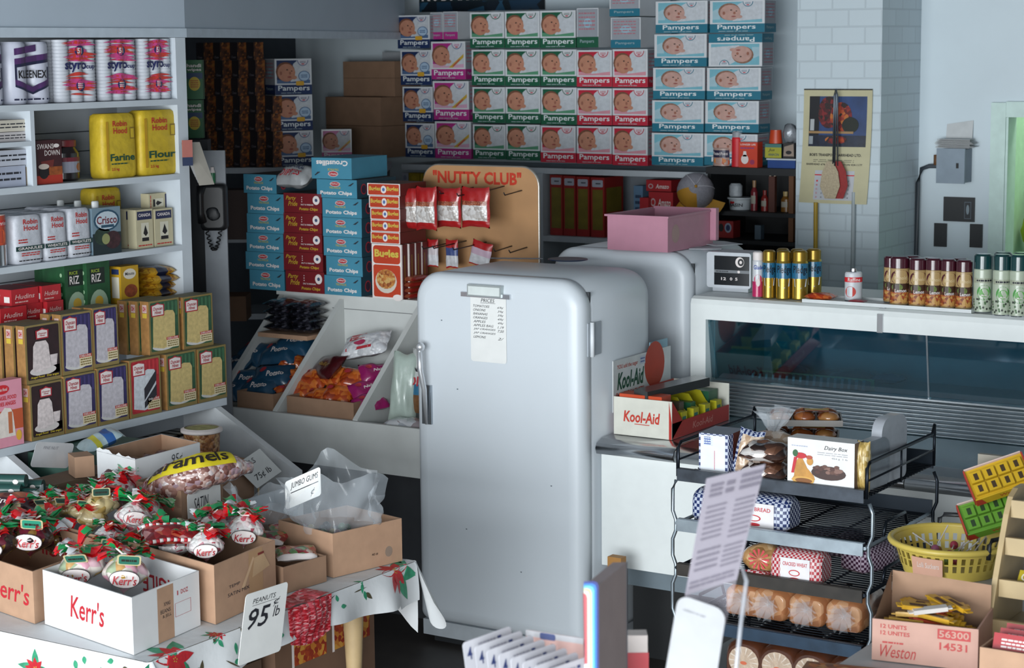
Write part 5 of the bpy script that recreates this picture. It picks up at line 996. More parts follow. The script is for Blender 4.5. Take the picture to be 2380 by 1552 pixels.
for i, (a, c, yb, yt, Y, lab) in enumerate(((930, 970, 535, 436, 7.215, 'red bag of white candy hanging behind the outermost front bag'), (962, 1010, 537, 434, 7.17, 'red bag of white candy hanging nearest the orange boxes'), (1010, 1066, 531, 436, 7.24, 'red bag of white candy hanging in the middle of the upper hooks'), (1068, 1133, 531, 435, 7.26, 'red bag of white candy hanging nearest the bare hooks'))):
    hg.onY(lab, Y, a, c, yb, yt, None, 'red candy bags on the display board')
sm_ = lambda col: (lambda u, v, s: M('a01f22', .35) if v > .7 or v < .07 else (M(col, .35) if v > .45 else M('bdbec2', .4, noise=.15, scale=60)))
for i, (a, c, yb, yt, col, lab) in enumerate(((990, 1016, 622, 556, 'b8b0b4', 'slim red and white packet hanging nearest the orange boxes'), (1034, 1062, 625, 557, '3a4a7c', 'red, white and blue packet hanging in the middle of the lower hooks'), (1086, 1132, 620, 560, 'b9a0b0', 'red and pink packet hanging crooked on the lower hooks'))):
    o = hangbag(.07, .12, .02, sm_(col), 30 + i, 'candy_packet', 'packet').onY(lab, 7.38, a, c, yb, yt, None, 'packets on the lower hooks')
    if i == 2: o.rotation_euler = (0, RAD(14), 0)

# bagged snacks in the bins
def slope(px, py, off=0.0):
    """where a sight line meets the sloping heap in the bins"""
    d = ray(px, py); k = .78; y0 = 6.72; z0 = .80 + off; t = (z0 - EYE.z + k * (EYE.y - y0)) / (d.z - k * d.y); return EYE + d * t
BLU = M('1d4560', .3, noise=.15, bump=.4, bscale=20, coat=.4); ORG = CELLS(('a5421a', 'b8571f', '8a3216', 'c46a2a'), 45, .2, .5, coat=.6); MAG = M('8f1a5c', .3, noise=.1, bump=.4, bscale=18, coat=.5); DRD = M('3f0d12', .25, noise=.2, bump=.4, bscale=20, coat=.5); BKB = CELLS(('15161c', '1c1c24', '2a2a34', '50505a', '101014'), 60, .2, .4, coat=.5)
MSH = CELLS(('c9cbce', 'bfc1c6', 'd2d3d6', 'b4b6ba'), 50, .3, .6, coat=.4)
def snack(mat, seed, w=.16, d=.13, h=.06, words=None, oval=True, wc=None):
    bg, tp = pillow(w, d, h, lambda u, v, s: mat, seed, 14, 10); fq = onpil(tp)
    if oval: b_ = bg; b_.poly(fq, [(.25 + .1 * math.cos(a), .68 + .1 * math.sin(a)) for a in [2 * PI * i / 10 for i in range(10)]], M('a8303a', .5), 1)
    if words: bg.text(fq, words, .36, .35, .8, .56, wc or LBLW, 2, .02, .2)
    return Proto('snack_bag', 'bag of chips', w, d, h, bg)
sblu = snack(BLU, 1, words='Potato'); sorg = snack(ORG, 2, oval=True); smag = snack(MAG, 3, words='Nalley'); sdrd = snack(DRD, 4, .2, .13, .06, 'Nalley', False, M('8a6a30', .5))
def lay(pr_, pts, labs, grp, s=(1, 1, 1), off=.0):
    for (px, py, rz), lab in zip(pts, labs):
        p = slope(px, py, off); n = random.uniform(-.12, .12); pr_.put(lab, (p.x, p.y, p.z - .03), 0, grp, s, rot=(RAD(36) + n, random.uniform(-.15, .15), RAD(rz)))
lay(sblu, [(578, 885, 20), (560, 850, -15), (610, 900, 10), (640, 875, 25), (600, 820, -10), (655, 822, 15), (545, 905, 0), (690, 800, 12)], ['blue potato chip bag %s' % t for t in ('lowest at the corner of the first bin', 'at the outer edge of the first bin', 'low in the middle of the first bin', 'beside the orange bags in the first bin', 'under the black bags of the first bin', 'with white lettering near the first divider', 'half hidden behind the cake mixes', 'uppermost below the tan tray')], 'blue chip bags in the first bin', (1.15, 1.1, 1.2), .015)
lay(sorg, [(672, 870, 60), (678, 835, 30), (668, 905, 70)], ['orange snack bag %s' % t for t in ('in the middle beside the blue bags', 'uppermost beside the blue bags', 'lowest beside the blue bags')], 'orange snack bags', (.7, .7, .9))
lay(sorg, [(700, 905, 10), (745, 925, -8), (790, 918, 12), (735, 880, 5), (785, 870, -14), (830, 880, 18)], ['orange snack bag %s' % t for t in ('nearest the first divider in the second bin', 'at the front in the second bin', 'by the magenta bags at the front', 'behind the front one in the second bin', 'below the dark red bag', 'at the back by the magenta bags')], 'orange snack bags', (1.0, 1.0, 1.15), .01)
lay(smag, [(850, 905, 60), (858, 935, 70), (870, 865, 55)], ['magenta snack bag %s' % t for t in ('in the middle by the second divider', 'lowest by the second divider', 'uppermost by the second divider')], 'magenta snack bags', (.95, .85, 1.1), .01)
lay(sdrd, [(770, 850, -25)], ['dark red chip bag under the marshmallow bag'], None, (1.15, 1.1, 1), .05)
bg, tp = pillow(.24, .15, .07, lambda u, v, s: MSH, 9); fq = onpil(tp); R_2 = M('b0303a', .45); bg.poly(fq, [(.2, .55), (.55, .55), (.55, .85), (.2, .85)], R_2, 1); bg.text(fq, 'MARSHMALLOWS', .22, .7, .53, .8, LBLW, 2, .01); bg.text(fq, 'Kraft', .25, .58, .5, .68, LBLW, 2, .02); bg.poly(fq, [(.16, .16), (.72, .16), (.72, .26), (.16, .26)], R_2, 1); bg.poly(fq, [(.45 + .13 * math.cos(a), .42 + .1 * math.sin(a)) for a in [2 * PI * i / 14 for i in range(14)]], M('a03050', .5), 1)
p = slope(858, 800, .08); Proto('marshmallow_bag', 'bag of marshmallows', .24, .15, .07, bg).put('clear bag of white marshmallows in the second bin', (p.x, p.y, p.z - .03), 0, None, (.98, .95, 1), rot=(RAD(38), RAD(-12), RAD(10)))
# black bags on a tan tray
tx = P(640, 790, Y=7.0); b = MB(); b.box(-.145, .145, -.1, .1, 0, .02, KRAFT); tr = Proto('card_tray', 'tray', .29, .2, .02, b).put('tan card tray under the black bags', (-5.772, 7.08, 1.145), 0); ztr = tr.location.z + .021
bg, _t = pillow(.13, .16, .04, lambda u, v, s: BKB, 14); kb = Proto('licorice_bag', 'bag of licorice', .13, .16, .04, bg)
for cx_ in (0, 1):
    for i in range(4): kb.put('black licorice bag, %s in the pile %s' % (['lowest', 'second', 'third', 'topmost'][i], ('nearer the corner bay', 'by the first divider')[cx_]), (-5.84 + cx_ * .135, 7.08, ztr + i * .036), random.uniform(-.1, .1), 'black licorice bags', (1, 1, 1.0))
# tan boxes at the front of the bins
for a, c, t_, lab in ((552, 636, 912, 'tan cardboard tray front in the first bin'), (667, 822, 928, 'tan cardboard tray front in the second bin')):
    u = P(a, 945, Y=6.735); v = P(c, 960, Y=6.735); b = MB(); W_ = v.x - u.x; b.box(0, W_, 0, .006, 0, .125, KRAFT2); b.box(0, .006, .0061, .3, 0, .125, KRAFT2); b.box(W_ - .006, W_, .0061, .3, 0, .125, KRAFT2); b.box(.006, W_ - .006, .0061, .3, 0, .005, KRAFT2)
    o = link('card_tray', b.data('card_tray'), None, (u.x, 6.735, P((a + c) / 2, t_, Y=6.735).z - .125)); tag(o, lab, 'tray')
# pale tall bag and DIPPIES bag in the third bin
PG = M('aebdb4', .3, noise=.08, bump=.5, bscale=14, coat=.4)
o = hangbag(.16, .3, .09, lambda u, v, s: PG, 40, 'snack_bag', 'bag of chips').onY('pale green-white upright bag in the third bin', 6.82, 893, 946, 985, 822, None); o.rotation_euler = (RAD(-12), RAD(3), RAD(20))
bgm = lambda u, v, s: M('2f6a8a', .4) if .28 < v < .42 else (M('6d4a2c', .4, noise=.3, scale=40) if v < .28 else M('bcbfbe', .35, noise=.05))
pr_ = hangbag(.19, .3, .06, bgm, 41, 'snack_bag', 'bag of chips'); mbx = MB(); mbx.text(FY(-.09, -.034, 0), 'DIPPIES', .01, .125, .17, .17, M('a8303a', .5), 2, .03); mbx.text(FY(-.09, -.03, 0), 'NATURAL', .02, .19, .16, .215, INK, 2, .02, .2); mbx.ell(FY(-.09, -.031, 0), .08, .245, .035, .018, M('a8303a', .5), 2)
pr_.parts = [('lettering', mbx.data('lettering'))]; o = pr_.onY('upright bag lettered NATURAL DIPPIES half behind the refrigerator', 6.86, 936, 1030, 968, 815, None); o.rotation_euler = (RAD(-12), 0, 0)
bg, _t = pillow(.2, .12, .05, lambda u, v, s: CELLS(('b9bcc0', 'a5a9ae', 'c6c8cb', '9a8f92'), 30, .2, .5, coat=.5), 44); p = P(935, 992, Y=6.75); Proto('snack_bag', 'bag of chips', .2, .12, .05, bg).put('clear pale bag lying at the front of the third bin', (p.x, 6.79, p.z - .02), RAD(12))
# ================================================================ on top of the refrigerators and the deli case
zr = 1.586
p0 = P(1412, 580, Z=zr); p1 = P(1570, 584, Z=zr); W_ = p1.x - p0.x; D_ = .42; H_ = P(1412, 500, Y=p0.y).z - zr
PKM = M('b07c8e', .4, noise=.04); t = .006
dr = thing('refrigerator_bin', 'pink enamel refrigerator drawer standing open on the second refrigerator', 'drawer', (p0.x, p0.y, zr + .001))
b = MB(); b.box(0, W_, 0, t, 0, H_, PKM); b.box(0, W_, D_ - t, D_, 0, H_ + .01, PKM); b.box(0, t, t, D_ - t, 0, H_, PKM); b.box(W_ - t, W_, t, D_ - t, 0, H_, PKM); b.box(t, W_ - t, t, D_ - t, 0, t, PKM)
for y0, y1, x0, x1 in ((-.006, 0, -.012, W_ + .006), (0, D_, -.012, 0), (0, D_, W_, W_ + .006)): b.box(x0, x1, y0, y1, H_ - .004, H_ + .004, PKM)
part('bin_body', b, dr)
b = MB(); b.box(W_ + .001, W_ + .03, D_ - .03, D_ - .003, .02, H_ + .012, PKM); part('flange', b, dr)
b = MB(); b.ell(lambda u, v, k=0: (W_ + k * EPS, u, v), .07, H_ * .5, .035, .04, M('a88a86', .6), 1); part('worn_spot', b, dr)
for i, (px, py, rz, lab) in enumerate(((1640, 577, 25, 'white paper sheet lying beside the pink drawer'), (1690, 570, 60, 'second paper sheet lying at the rear edge of the refrigerator top'))):
    p = P(px, py, Z=zr); b = MB(); b.box(-.07, .07, -.05, .05, 0, .002, M('b5babf', .7)); o = link('paper_sheet', b.data('paper_sheet'), None, (p.x - .02 * i, p.y, zr + .001 + .003 * i), (0, 0, RAD(rz))); tag(o, lab, 'paper')
# dark hole-shaped lid mark on the near refrigerator: a blue-black tray seen edge-on
p = P(1320, 605, Z=FH); b = MB(); b.lathe([(.08, 0), (.088, .002), (.086, .006), (.07, .007)], M('1f2c44', .35), 28); o = link('dark_plate', b.data('dark_plate'), None, (p.x, p.y, FH + .0015)); o.scale = (1, .9, 1); tag(o, 'flat dark blue plate lying on top of the front refrigerator', 'plate')
b = MB(); q0 = P(1140, 602, Z=FH); q1 = P(1262, 603, Z=FH); b.tube([(q0.x, q0.y, FH + .004)] + [(q0.x + (q1.x - q0.x) * t_, q0.y + (q1.y - q0.y) * t_ + .004 * math.sin(30 * t_), FH + .004) for t_ in [i / 20 for i in range(1, 20)]] + [(q1.x, q1.y, FH + .004)], .003, M('5a5c62', .5), 5); o = link('string', b.data('string')); tag(o, 'thin twisted string lying across the top of the front refrigerator', 'string')
# clock radio
zd = 1.4135
c0 = P(1655, 677, Z=zd); a_, c_ = P(1657, 640, Y=c0.y), P(1742, 640, Y=c0.y); W_ = c_.x - a_.x; H_ = P(1690, 587, Y=c0.y).z - zd
ck = thing('clock_radio', 'white cube clock radio with black flip-number face showing 12 05', 'clock radio', (a_.x - .03, c0.y, zd), RAD(4))
CW_ = M('b7bcc2', .4); b = MB(); b.loft([[(x, y, c) for x, c in rr_pts(0, W_ + .03, .018, H_, .012, .012)] for y in (0, .13)], CW_, sm=False); b.box(.02, W_ + .01, .02, .11, 0, .0181, CW_); part('case', b, ck)
b = MB(); f = FY(.035, 0, .03); w2 = W_ - .012; h2 = H_ - .045; b.rect(f, 0, 0, w2, h2, M('101216', .2, coat=.4), 1); b.rect(f, 0, h2 * .42, w2, h2 * .52, M('6d7276', .4), 2); b.ell(f, w2 * .7, h2 * .47, .006, .006, LBLW, 3); b.scribble(f, .008, h2 * .44, w2 * .4, h2 * .5, INK, 1, 3)
b.text(f, '12', w2 * .2, h2 * .17, w2 * .34, h2 * .27, LBLW, 2, .02); b.text(f, '0', w2 * .45, h2 * .17, w2 * .52, h2 * .27, LBLW, 2, .02); b.text(f, '5', w2 * .6, h2 * .17, w2 * .67, h2 * .27, LBLW, 2, .02); part('face', b, ck)
b = MB(); f = FY(.035, 0, .03); b.ell(f, w2 * .73, h2 * .8, .02, .022, LBLW, 3, 24); b.ell(f, w2 * .76, h2 * .8, .014, .016, M('15181c', .3), 4); b.ell(f, w2 * .76, h2 * .8, .006, .007, LBLW, 5); part('dial', b, ck)
# aerosol cans
def aero(name, r, h, prof, pr_, capprof, capm, cat='spray can'):
    b = MB(); b.lathe([(r * z0 if 0 else x, y, m) for x, y, m in prof], CHROME, 22); pr_(b, FCYL(r, 0)); c = MB(); c.lathe(capprof, capm, 22); return Proto(name, cat, 2 * r, 2 * r, max(q[1] for q in capprof), b, [('cap', c)])
r = .031; GD = M('a58a3c', .25, .8); 
def p1_(b, f):
    b.rect(f, -.05, .095, .05, .165, M('1f5f80', .3, coat=.3), 1, 10); b.text(f, 'Pledge', -.03, .11, .03, .155, M('101a26', .4), 2, .02); b.poly(f, [(-.025, .095), (.025, .095), (.022, .06), (0, .05), (-.022, .06)], M('b3b8c0', .4), 2)
gold = aero('furniture_spray', r, .21, [(.03, 0, GD), (r, .004, GD), (r, .165, GD), (.028, .175, CHROME)], p1_, [(.028, .172), (.028, .215), (.02, .222)], M('8f742c', .3, .6))
for i, (a, c, yb, yt, lab) in enumerate(((1765, 1794, 693, 583, 'nearest the pink and white can'), (1797, 1830, 695, 584, 'in the middle of the front three'), (1834, 1869, 696, 584, 'nearest the orange package'))):
    o = gold.onY('gold and blue furniture spray can %s' % lab, P(a, yb, Z=zd).y, a, c, yb, yt, zd, 'gold and blue spray cans', turn=.5)
    gold.put('gold and blue furniture spray can behind the one %s' % lab, (o.location.x + .02, o.location.y + .09, zd), .5, 'gold and blue spray cans', tuple(o.scale))
def p2_(b, f): b.text(f, 'Glade', -.022, .13, .022, .15, M('2a4a9a', .4), 2, .02); b.ell(f, 0, .085, .02, .022, M('c2305a', .4), 1); b.ell(f, 0, .07, .01, .018, LBLW, 2)
aero('air_freshener', .026, .21, [(.025, 0, CHROME), (.026, .005, M('b3245a', .3, coat=.4)), (.026, .075, M('b3245a', .3, coat=.4)), (.026, .0751, M('c5c8cc', .3)), (.026, .165, M('c5c8cc', .3)), (.022, .175, CHROME)], p2_, [(.024, .172), (.024, .205), (.018, .21)], LBLW).onY('slim pink and white spray can beside the clock radio', P(1742, 692, Z=zd).y, 1743, 1766, 692, 586, zd, turn=.5)
# white tray with goods
TRM = M('ccd1d2', .35); t0 = P(1886, 698, Z=zd); t1 = P(2255, 728, Z=zd)
b = MB(); L = (t1 - t0); b.box(0, t1.x - t0.x, 0, .16, 0, .004, TRM); b.box(0, t1.x - t0.x, -.006, 0, 0, .014, TRM); b.box(0, t1.x - t0.x, .16, .166, 0, .014, TRM); b.box(-.006, 0, -.006, .166, 0, .014, TRM); b.box(t1.x - t0.x, t1.x - t0.x + .006, -.006, .166, 0, .014, TRM)
o = link('meat_tray', b.data('meat_tray'), None, (t0.x, min(t0.y, t1.y), zd + .001)); tag(o, 'long white enamel tray on the deli case holding brown spray cans', 'tray'); ty = min(t0.y, t1.y); ztr_ = zd + .006
def p3_(b, f):
    b.rect(f, -.06, .01, .06, .075, CELLS(('7a3a1c', 'a5602a', '8f3a20', 'b58a4a'), 90, .5, 0), 1, 12); b.rect(f, -.055, .06, .055, .1, M('3a2418', .4, noise=.3, scale=50), 1.2, 12); b.ell(f, 0, .128, .036, .034, M('4a1420', .4), 1.5, 20); b.text(f, 'Behold', -.02, .118, .022, .134, M('c9b48a', .4), 2, .02); b.ell(f, -.012, .083, .02, .016, M('5a6a2a', .5, noise=.4, scale=90), 2); b.text(f, 'Lemon', -.018, .06, .02, .076, LBLW, 3, .02); None
BE = M('a58a5c', .3, coat=.3); r = .0315
brown = aero('polish_spray', r, .22, [(.03, 0, CHROME), (r, .004, BE), (r, .165, BE), (.028, .172, CHROME)], p3_, [(.031, .168), (.031, .212), (.024, .22)], M('3f1220', .25, coat=.5))
for i, (a, c, yb, yt, lab) in enumerate(((2047, 2078, 703, 597, 'first in the line, nearest the pillar'), (2062, 2104, 706, 598, 'second in the line, overlapping the first'), (2106, 2145, 707, 602, 'third in the line'), (2144, 2181, 709, 602, 'fourth in the line'), (2179, 2214, 711, 604, 'fifth in the line'), (2214, 2252, 713, 606, 'last in the line, beside the green cans'))):
    o = brown.onY('brown polish spray can %s' % lab, ty + (.1 if i == 0 else .035), a, c, yb, yt, ztr_, 'brown polish cans', turn=.5)
    if i in (1, 2, 4): brown.put('brown polish spray can behind the %s' % ('second', 'third', '', 'fifth')[i - 1], (o.location.x + .03, ty + .115, ztr_), .5, 'brown polish cans', tuple(o.scale))
def p4_(b, f):
    b.rect(f, -.045, .125, .045, .145, M('9aa08c', .4), 1, 8); b.scribble(f, -.03, .128, .03, .142, INK, 1, 2); b.ell(f, 0, .085, .028, .032, M('3f8a3a', .4), 1, 20); b.ell(f, 0, .085, .02, .018, M('5aa04a', .4), 2, 20); b.text(f, 'Moss', -.012, .07, .012, .078, LBLW, 3, .02)
    rnd = random.Random(5)
    for i in range(26): b.ell(f, rnd.uniform(-.045, .045), rnd.uniform(.01, .06), .004, .005, M('4a6a44', .5) if i % 2 else M('3a4038', .5), 1.5, 8)
GW_ = M('a9b3a0', .3, coat=.3); r = .035
green = aero('air_spray', r, .24, [(.034, 0, CHROME), (r, .004, GW_), (r, .178, GW_), (.03, .186, CHROME)], p4_, [(.034, .182), (.034, .236), (.027, .244)], M('123a3c', .25, coat=.5))
for i, (a, c, yb, yt, lab) in enumerate(((2255, 2297, 726, 592, 'nearest the brown cans'), (2299, 2340, 733, 593, 'second from the brown cans'), (2338, 2379, 736, 594, 'third from the brown cans'))):
    o = green.onY('green capped spray can with leaf pattern, %s' % lab, P(a, yb, Z=zd).y, a, c, yb, yt, zd, 'green capped spray cans', turn=.5); green.put('green capped spray can behind the one %s' % lab, (o.location.x + .045, o.location.y + .1, zd), .5, 'green capped spray cans', tuple(o.scale))
def p5_(b, f): b.rect(f, -.04, .07, .04, .088, RED, 1, 8); b.text(f, 'Raffine', -.02, .073, .02, .086, LBLW, 2, .01); b.ell(f, -.012, .035, .018, .02, M('b52a1e', .4), 1)
canlike('lighter_fluid_can', 'can', .027, [(.026, 0, CHROME), (.027, .004, M('bcbfc4', .35)), (.027, .1, M('bcbfc4', .35)), (.024, .106, CHROME), (.01, .108, CHROME), (.009, .118, LBLW)], p5_).onY('red and white can standing on the tray by the orange package', ty + .07, 1958, 1996, 695, 626, ztr_, turn=.5)
bg, _t = pillow(.12, .08, .03, lambda u, v, s: CELLS(('b8431c', 'c2551f', 'a03516', 'c9662f'), 50, .25, .5, coat=.5), 51); p = P(1920, 693, Z=ztr_); Proto('meat_package', 'package', .12, .08, .03, bg).put('orange wrapped package at the clock end of the tray', (p.x + .005, ty + .06, ztr_))
bg, _t = pillow(.07, .05, .012, lambda u, v, s: M('9c3a44', .35, noise=.2), 52); p = P(2020, 696, Z=ztr_); Proto('meat_package', 'package', .07, .05, .012, bg).put('small flat red package between the white can and the brown cans', (p.x, ty + .05, ztr_))
# small cartons behind the deli glass
zi = 1.043
b = MB(); k0 = P(1742, 893, Z=zi); k1 = P(2010, 913, Z=zi)
def tray(x0, x1, y, lab):
    m = MB(); m.box(x0, x1, y, y + .11, zi - .008, zi - .004, M('8f8a60', .6)); m.box(x0, x1, y + .105, y + .11, zi - .004, zi + .045, M('a5a074', .6)); o = link('card_tray', m.data('card_tray')); tag(o, lab, 'tray')
yk = 7.455
xk = [P(q, 900, Y=yk).x for q in (1738, 1865, 2008)]
tray(xk[0], xk[1] - .004, yk, 'card tray of red and green packs behind the deli glass'); tray(xk[1] + .004, xk[2], yk, 'card tray of grey packs behind the deli glass')
for i in range(17):
    x = xk[0] + .012 + (xk[2] - xk[0] - .024) * i / 16; hx = '6d1c24' if i < 4 else ('1c3a34' if i < 8 else '5a646c')
    b = MB(); b.box(-.006, .006, -.03, .03, 0, .05, M(hx, .35, coat=.3)); b.rect(FY(-.006, -.03, 0), .001, .02, .011, .04, M('a59a9a' if i < 8 else '8a5a60', .5)); Proto('small_pack', 'pack', .012, .06, .05, b).put('thin %s pack, %s in the trays behind the deli glass' % (('dark red', 'dark green', 'grey')[0 if i < 4 else 1 if i < 8 else 2], ['first', 'second', 'third', 'fourth', 'fifth', 'sixth', 'seventh', 'eighth', 'ninth', 'tenth', 'eleventh', 'twelfth', 'thirteenth', 'fourteenth', 'fifteenth', 'sixteenth', 'last'][i]), (x, yk + .045, zi - .003), 0, 'thin packs behind the deli glass', rot=(RAD(-14), 0, 0))
# packages dimly seen inside
for i, (px, py, hx, lab) in enumerate(((1990, 790, '2a5560', 'round dark teal package deep in the deli case'), (2040, 830, '3a5a66', 'flat wrapped package lying slantwise in the deli case'), (2090, 850, '2f6a86', 'small blue package deep in the deli case'), (1960, 840, '234850', 'second round package deep in the deli case'))):
    p = P(px, py + 30, Z=1.035); bg, _t = pillow(.2 if i == 1 else .13, .09, .04, lambda u, v, s: M(hx, .25, coat=.6), 60 + i); Proto('meat_package', 'package', .13, .09, .04, bg).put(lab, (p.x, min(7.82, max(7.66, p.y)), 1.032), RAD(25 if i == 1 else 0))
# glass front and mirror-bright sliding doors
GL = bpy.data.materials.new('case_glass'); GL.use_nodes = True; nt = GL.node_tree; nt.nodes.remove(nt.nodes['Principled BSDF']); o_ = nt.nodes['Material Output']
gt = nt.nodes.new('ShaderNodeBsdfTransparent'); gt.inputs[0].default_value = (.42, .74, .82, 1); gg = nt.nodes.new('ShaderNodeBsdfGlossy'); gg.inputs['Roughness'].default_value = .02; gm_ = nt.nodes.new('ShaderNodeMixShader'); fz_ = nt.nodes.new('ShaderNodeFresnel'); fz_.inputs[0].default_value = 1.6; nz_ = nt.nodes.new('ShaderNodeTexNoise'); nz_.inputs['Scale'].default_value = 3.0; mr = nt.nodes.new('ShaderNodeMapRange'); mr.inputs['To Min'].default_value = .02; mr.inputs['To Max'].default_value = .07
nt.links.new(nz_.outputs['Fac'], mr.inputs['Value']); nt.links.new(mr.outputs['Result'], gg.inputs['Roughness'])
ad_ = nt.nodes.new('ShaderNodeMath'); ad_.inputs[1].default_value = .18; nt.links.new(fz_.outputs[0], ad_.inputs[0]); nt.links.new(ad_.outputs[0], gm_.inputs[0]); nt.links.new(gt.outputs[0], gm_.inputs[1]); nt.links.new(gg.outputs[0], gm_.inputs[2]); nt.links.new(gm_.outputs[0], o_.inputs[0])
xs = P(2160, 820, Y=7.42).x
for xa_, xb_ in ((px1 + .002, xs - .004), (xs + .004, DX1)):
    b = MB(); yb0, yt0 = 7.425, 7.388; b.mesh([(xa_, yb0, 1.063), (xb_, yb0, 1.063), (xb_, yt0, cz0 - .001), (xa_, yt0, cz0 - .001), (xa_, yb0 + .005, 1.063), (xb_, yb0 + .005, 1.063), (xb_, yt0 + .005, cz0 - .001), (xa_, yt0 + .005, cz0 - .001)], [(0, 1, 2, 3), (5, 4, 7, 6), (3, 2, 6, 7), (0, 4, 5, 1), (1, 5, 6, 2), (0, 3, 7, 4)], GL); part('glass_pane', b, dl)
b = MB(); b.mesh([(xs - .0035, 7.422, 1.063), (xs + .0035, 7.422, 1.063), (xs + .0035, 7.433, 1.063), (xs - .0035, 7.433, 1.063), (xs - .0035, 7.385, cz0 - .001), (xs + .0035, 7.385, cz0 - .001), (xs + .0035, 7.396, cz0 - .001), (xs - .0035, 7.396, cz0 - .001)], [(0, 1, 5, 4), (1, 2, 6, 5), (2, 3, 7, 6), (3, 0, 4, 7), (4, 5, 6, 7)], STEEL); part('glass_divider', b, dl)
# drink mix carton
k0 = P(1421, 1010, Z=.93); k1 = P(1561, 1023, Z=.93); KW = k1.x - k0.x; KD = .5; KH = P(1421, 922, Y=k0.y).z - .931
ka = thing('drink_mix_carton', 'white and red Kool-Aid display carton with yellow dividers on the deli bumper', 'display carton', (k0.x, k0.y + .02, .9305)); KWt = M('c9c8bd', .5); KR = M('a8281c', .45); t = .004
b = MB(); b.box(0, KW, 0, t, 0, KH, KWt); f = FY(0, 0, 0); b.text(f, 'Kool-Aid', KW * .17, KH * .36, KW * .8, KH * .66, M('b8301f', .5), 2, .025, .15); b.rect(f, KW * .36, KH * .31, KW * .62, KH * .33, M('b8301f', .5))
b.box(0, KW, KD - t, KD, 0, KH, KWt); g = lambda u, v, k=0: (KW - u, KD + k * EPS, v); b.text(g, 'Kool-Aid', KW * .17, KH * .36, KW * .8, KH * .66, M('b8301f', .5), 2, .025, .15)
b.box(0, t, t, KD - t, 0, KH, KR); b.box(KW - t, KW, t, KD - t, 0, KH * .42, KR); b.box(t, KW - t, t, KD - t, 0, t, KWt)
b.prism([(KW - t, KH * .42), (KW, KH * .42), (KW, KH), (KW - .03, KH)], -.0005, t, KR) if 0 else None
f2 = lambda u, v, k=0: (KW + k * EPS, u, v); b.text(f2, 'Kool-Aid', KD * .35, KH * .12, KD * .7, KH * .3, M('c98a80', .5), 2, .01, .15); b.poly(FY(0, 0, 0), [(KW * .955, 0), (KW, 0), (KW, KH * .45), (KW * .955, KH)], KR, 3)
b.face([(KW, t, 0), (KW, .09, KH * .42), (KW, t, KH)], KR)
part('tray', b, ka)
YD = M('b8b01c', .45); 
for i in range(4):
    y = .09 + i * .1; m = MB(); pts = [(.02, .005), (KW - .006, .005), (KW - .006, KH * .35), (KW * .8, KH * .62), (KW * .7, KH * .88), (KW * .5, KH * .9), (.02, KH * .9)]; m.prism([(x, c) for x, c in pts], y, y + .003, YD); m.box(KW - .035, KW - .006, y + .004, y + .05, .005, KH * .62, YD); m.rect(lambda u, v, k=0: (KW - .006 + k * EPS, y + .01 + u, v), 0, KH * .3, .03, KH * .5, M('2a6a5a', .5)); part('divider', m, ka)
for i, (hx, y0, y1, hh) in enumerate((('5a5046', .145, .185, .8), ('2a6a4a', .245, .285, .7), ('1f5a3c', .40, .48, .85))):
    m = MB(); m.box(.03, KW - .045, y0, y1, .006, KH * hh, M(hx, .4)); f3 = lambda u, v, k=0: (KW - .045 + k * EPS, y0 + u, v); m.rect(f3, .005, .01, .06, .03, LBLW); part('sachet_stack', m, ka)
m = MB(); m.box(.02, KW - .05, .01, .085, .006, KH * 1.08, M('b8421c', .4)); part('sachet_stack', m, ka, 'orange drink sachets')
m = MB(); c0 = Vector((.05, .02, KH * 1.12)); m.mesh([(.075, .03, KH * .96), (.15, .005, KH * .96), (KW - .04, .40, KH * 1.0), (KW - .12, .43, KH * 1.0), (.075, .03, KH * .96 + .035), (.15, .005, KH * .96 + .035), (KW - .04, .40, KH * 1.0 + .035), (KW - .12, .43, KH * 1.0 + .035)], [(3, 2, 1, 0), (4, 5, 6, 7), (0, 1, 5, 4), (1, 2, 6, 5), (2, 3, 7, 6), (3, 0, 4, 7)], M('2a2c2c', .3, coat=.4))
o = link('flat_carton', m.data('flat_carton'), None, tuple(ka.location)); tag(o, 'flat black carton lying slantwise across the Kool-Aid display', 'carton')
# header card
h0 = P(1432, 915, Y=k0.y + .12); h1 = P(1432, 825, Y=k0.y + .12)
HW = .48; HH = h1.z - h0.z + .05; hc = thing('display_card', 'white Kool-Aid header card with large orange disc behind the carton', 'display card', (k0.x - .004, k0.y + .03, h0.z - .06), 0)
b = MB(); CD = M('c4c8c8', .5); g = lambda u, v, k=0: (-.004 + k * EPS, u, v); b.box(-.008, -.004, 0, HW, 0, HH, CD); G_ = M('174a36', .5); b.text(g, 'Kool-Aid', .03, .085, .25, .155, G_, 2, .03, .25); b.text(g, 'YOU add the sugar', .03, .165, .2, .187, M('b0402c', .5), 2, .01, .1); b.text(g, 'DOUBLE SACHETS', .02, .052, .25, .075, M('b0402c', .5), 2, .01, .1); b.poly(g, [(.34 + .085 * math.cos(a), .15 + .095 * math.sin(a)) for a in [2 * PI * i / 26 for i in range(26)]], M('a8371c', .5), 1); b.rect(g, .215, .165, .26, .2, M('b5bcc6', .5), 2); b.scribble(g, .22, .17, .255, .195, M('5a6a9a', .5), 2, 3); part('card', b, hc)
m = MB(); m.box(-.012, -.0081, HW - .17, HW - .02, HH - .02, HH + .035, M('7fa0ae', .5)); part('top_flap', m, hc, 'pale blue top flap')
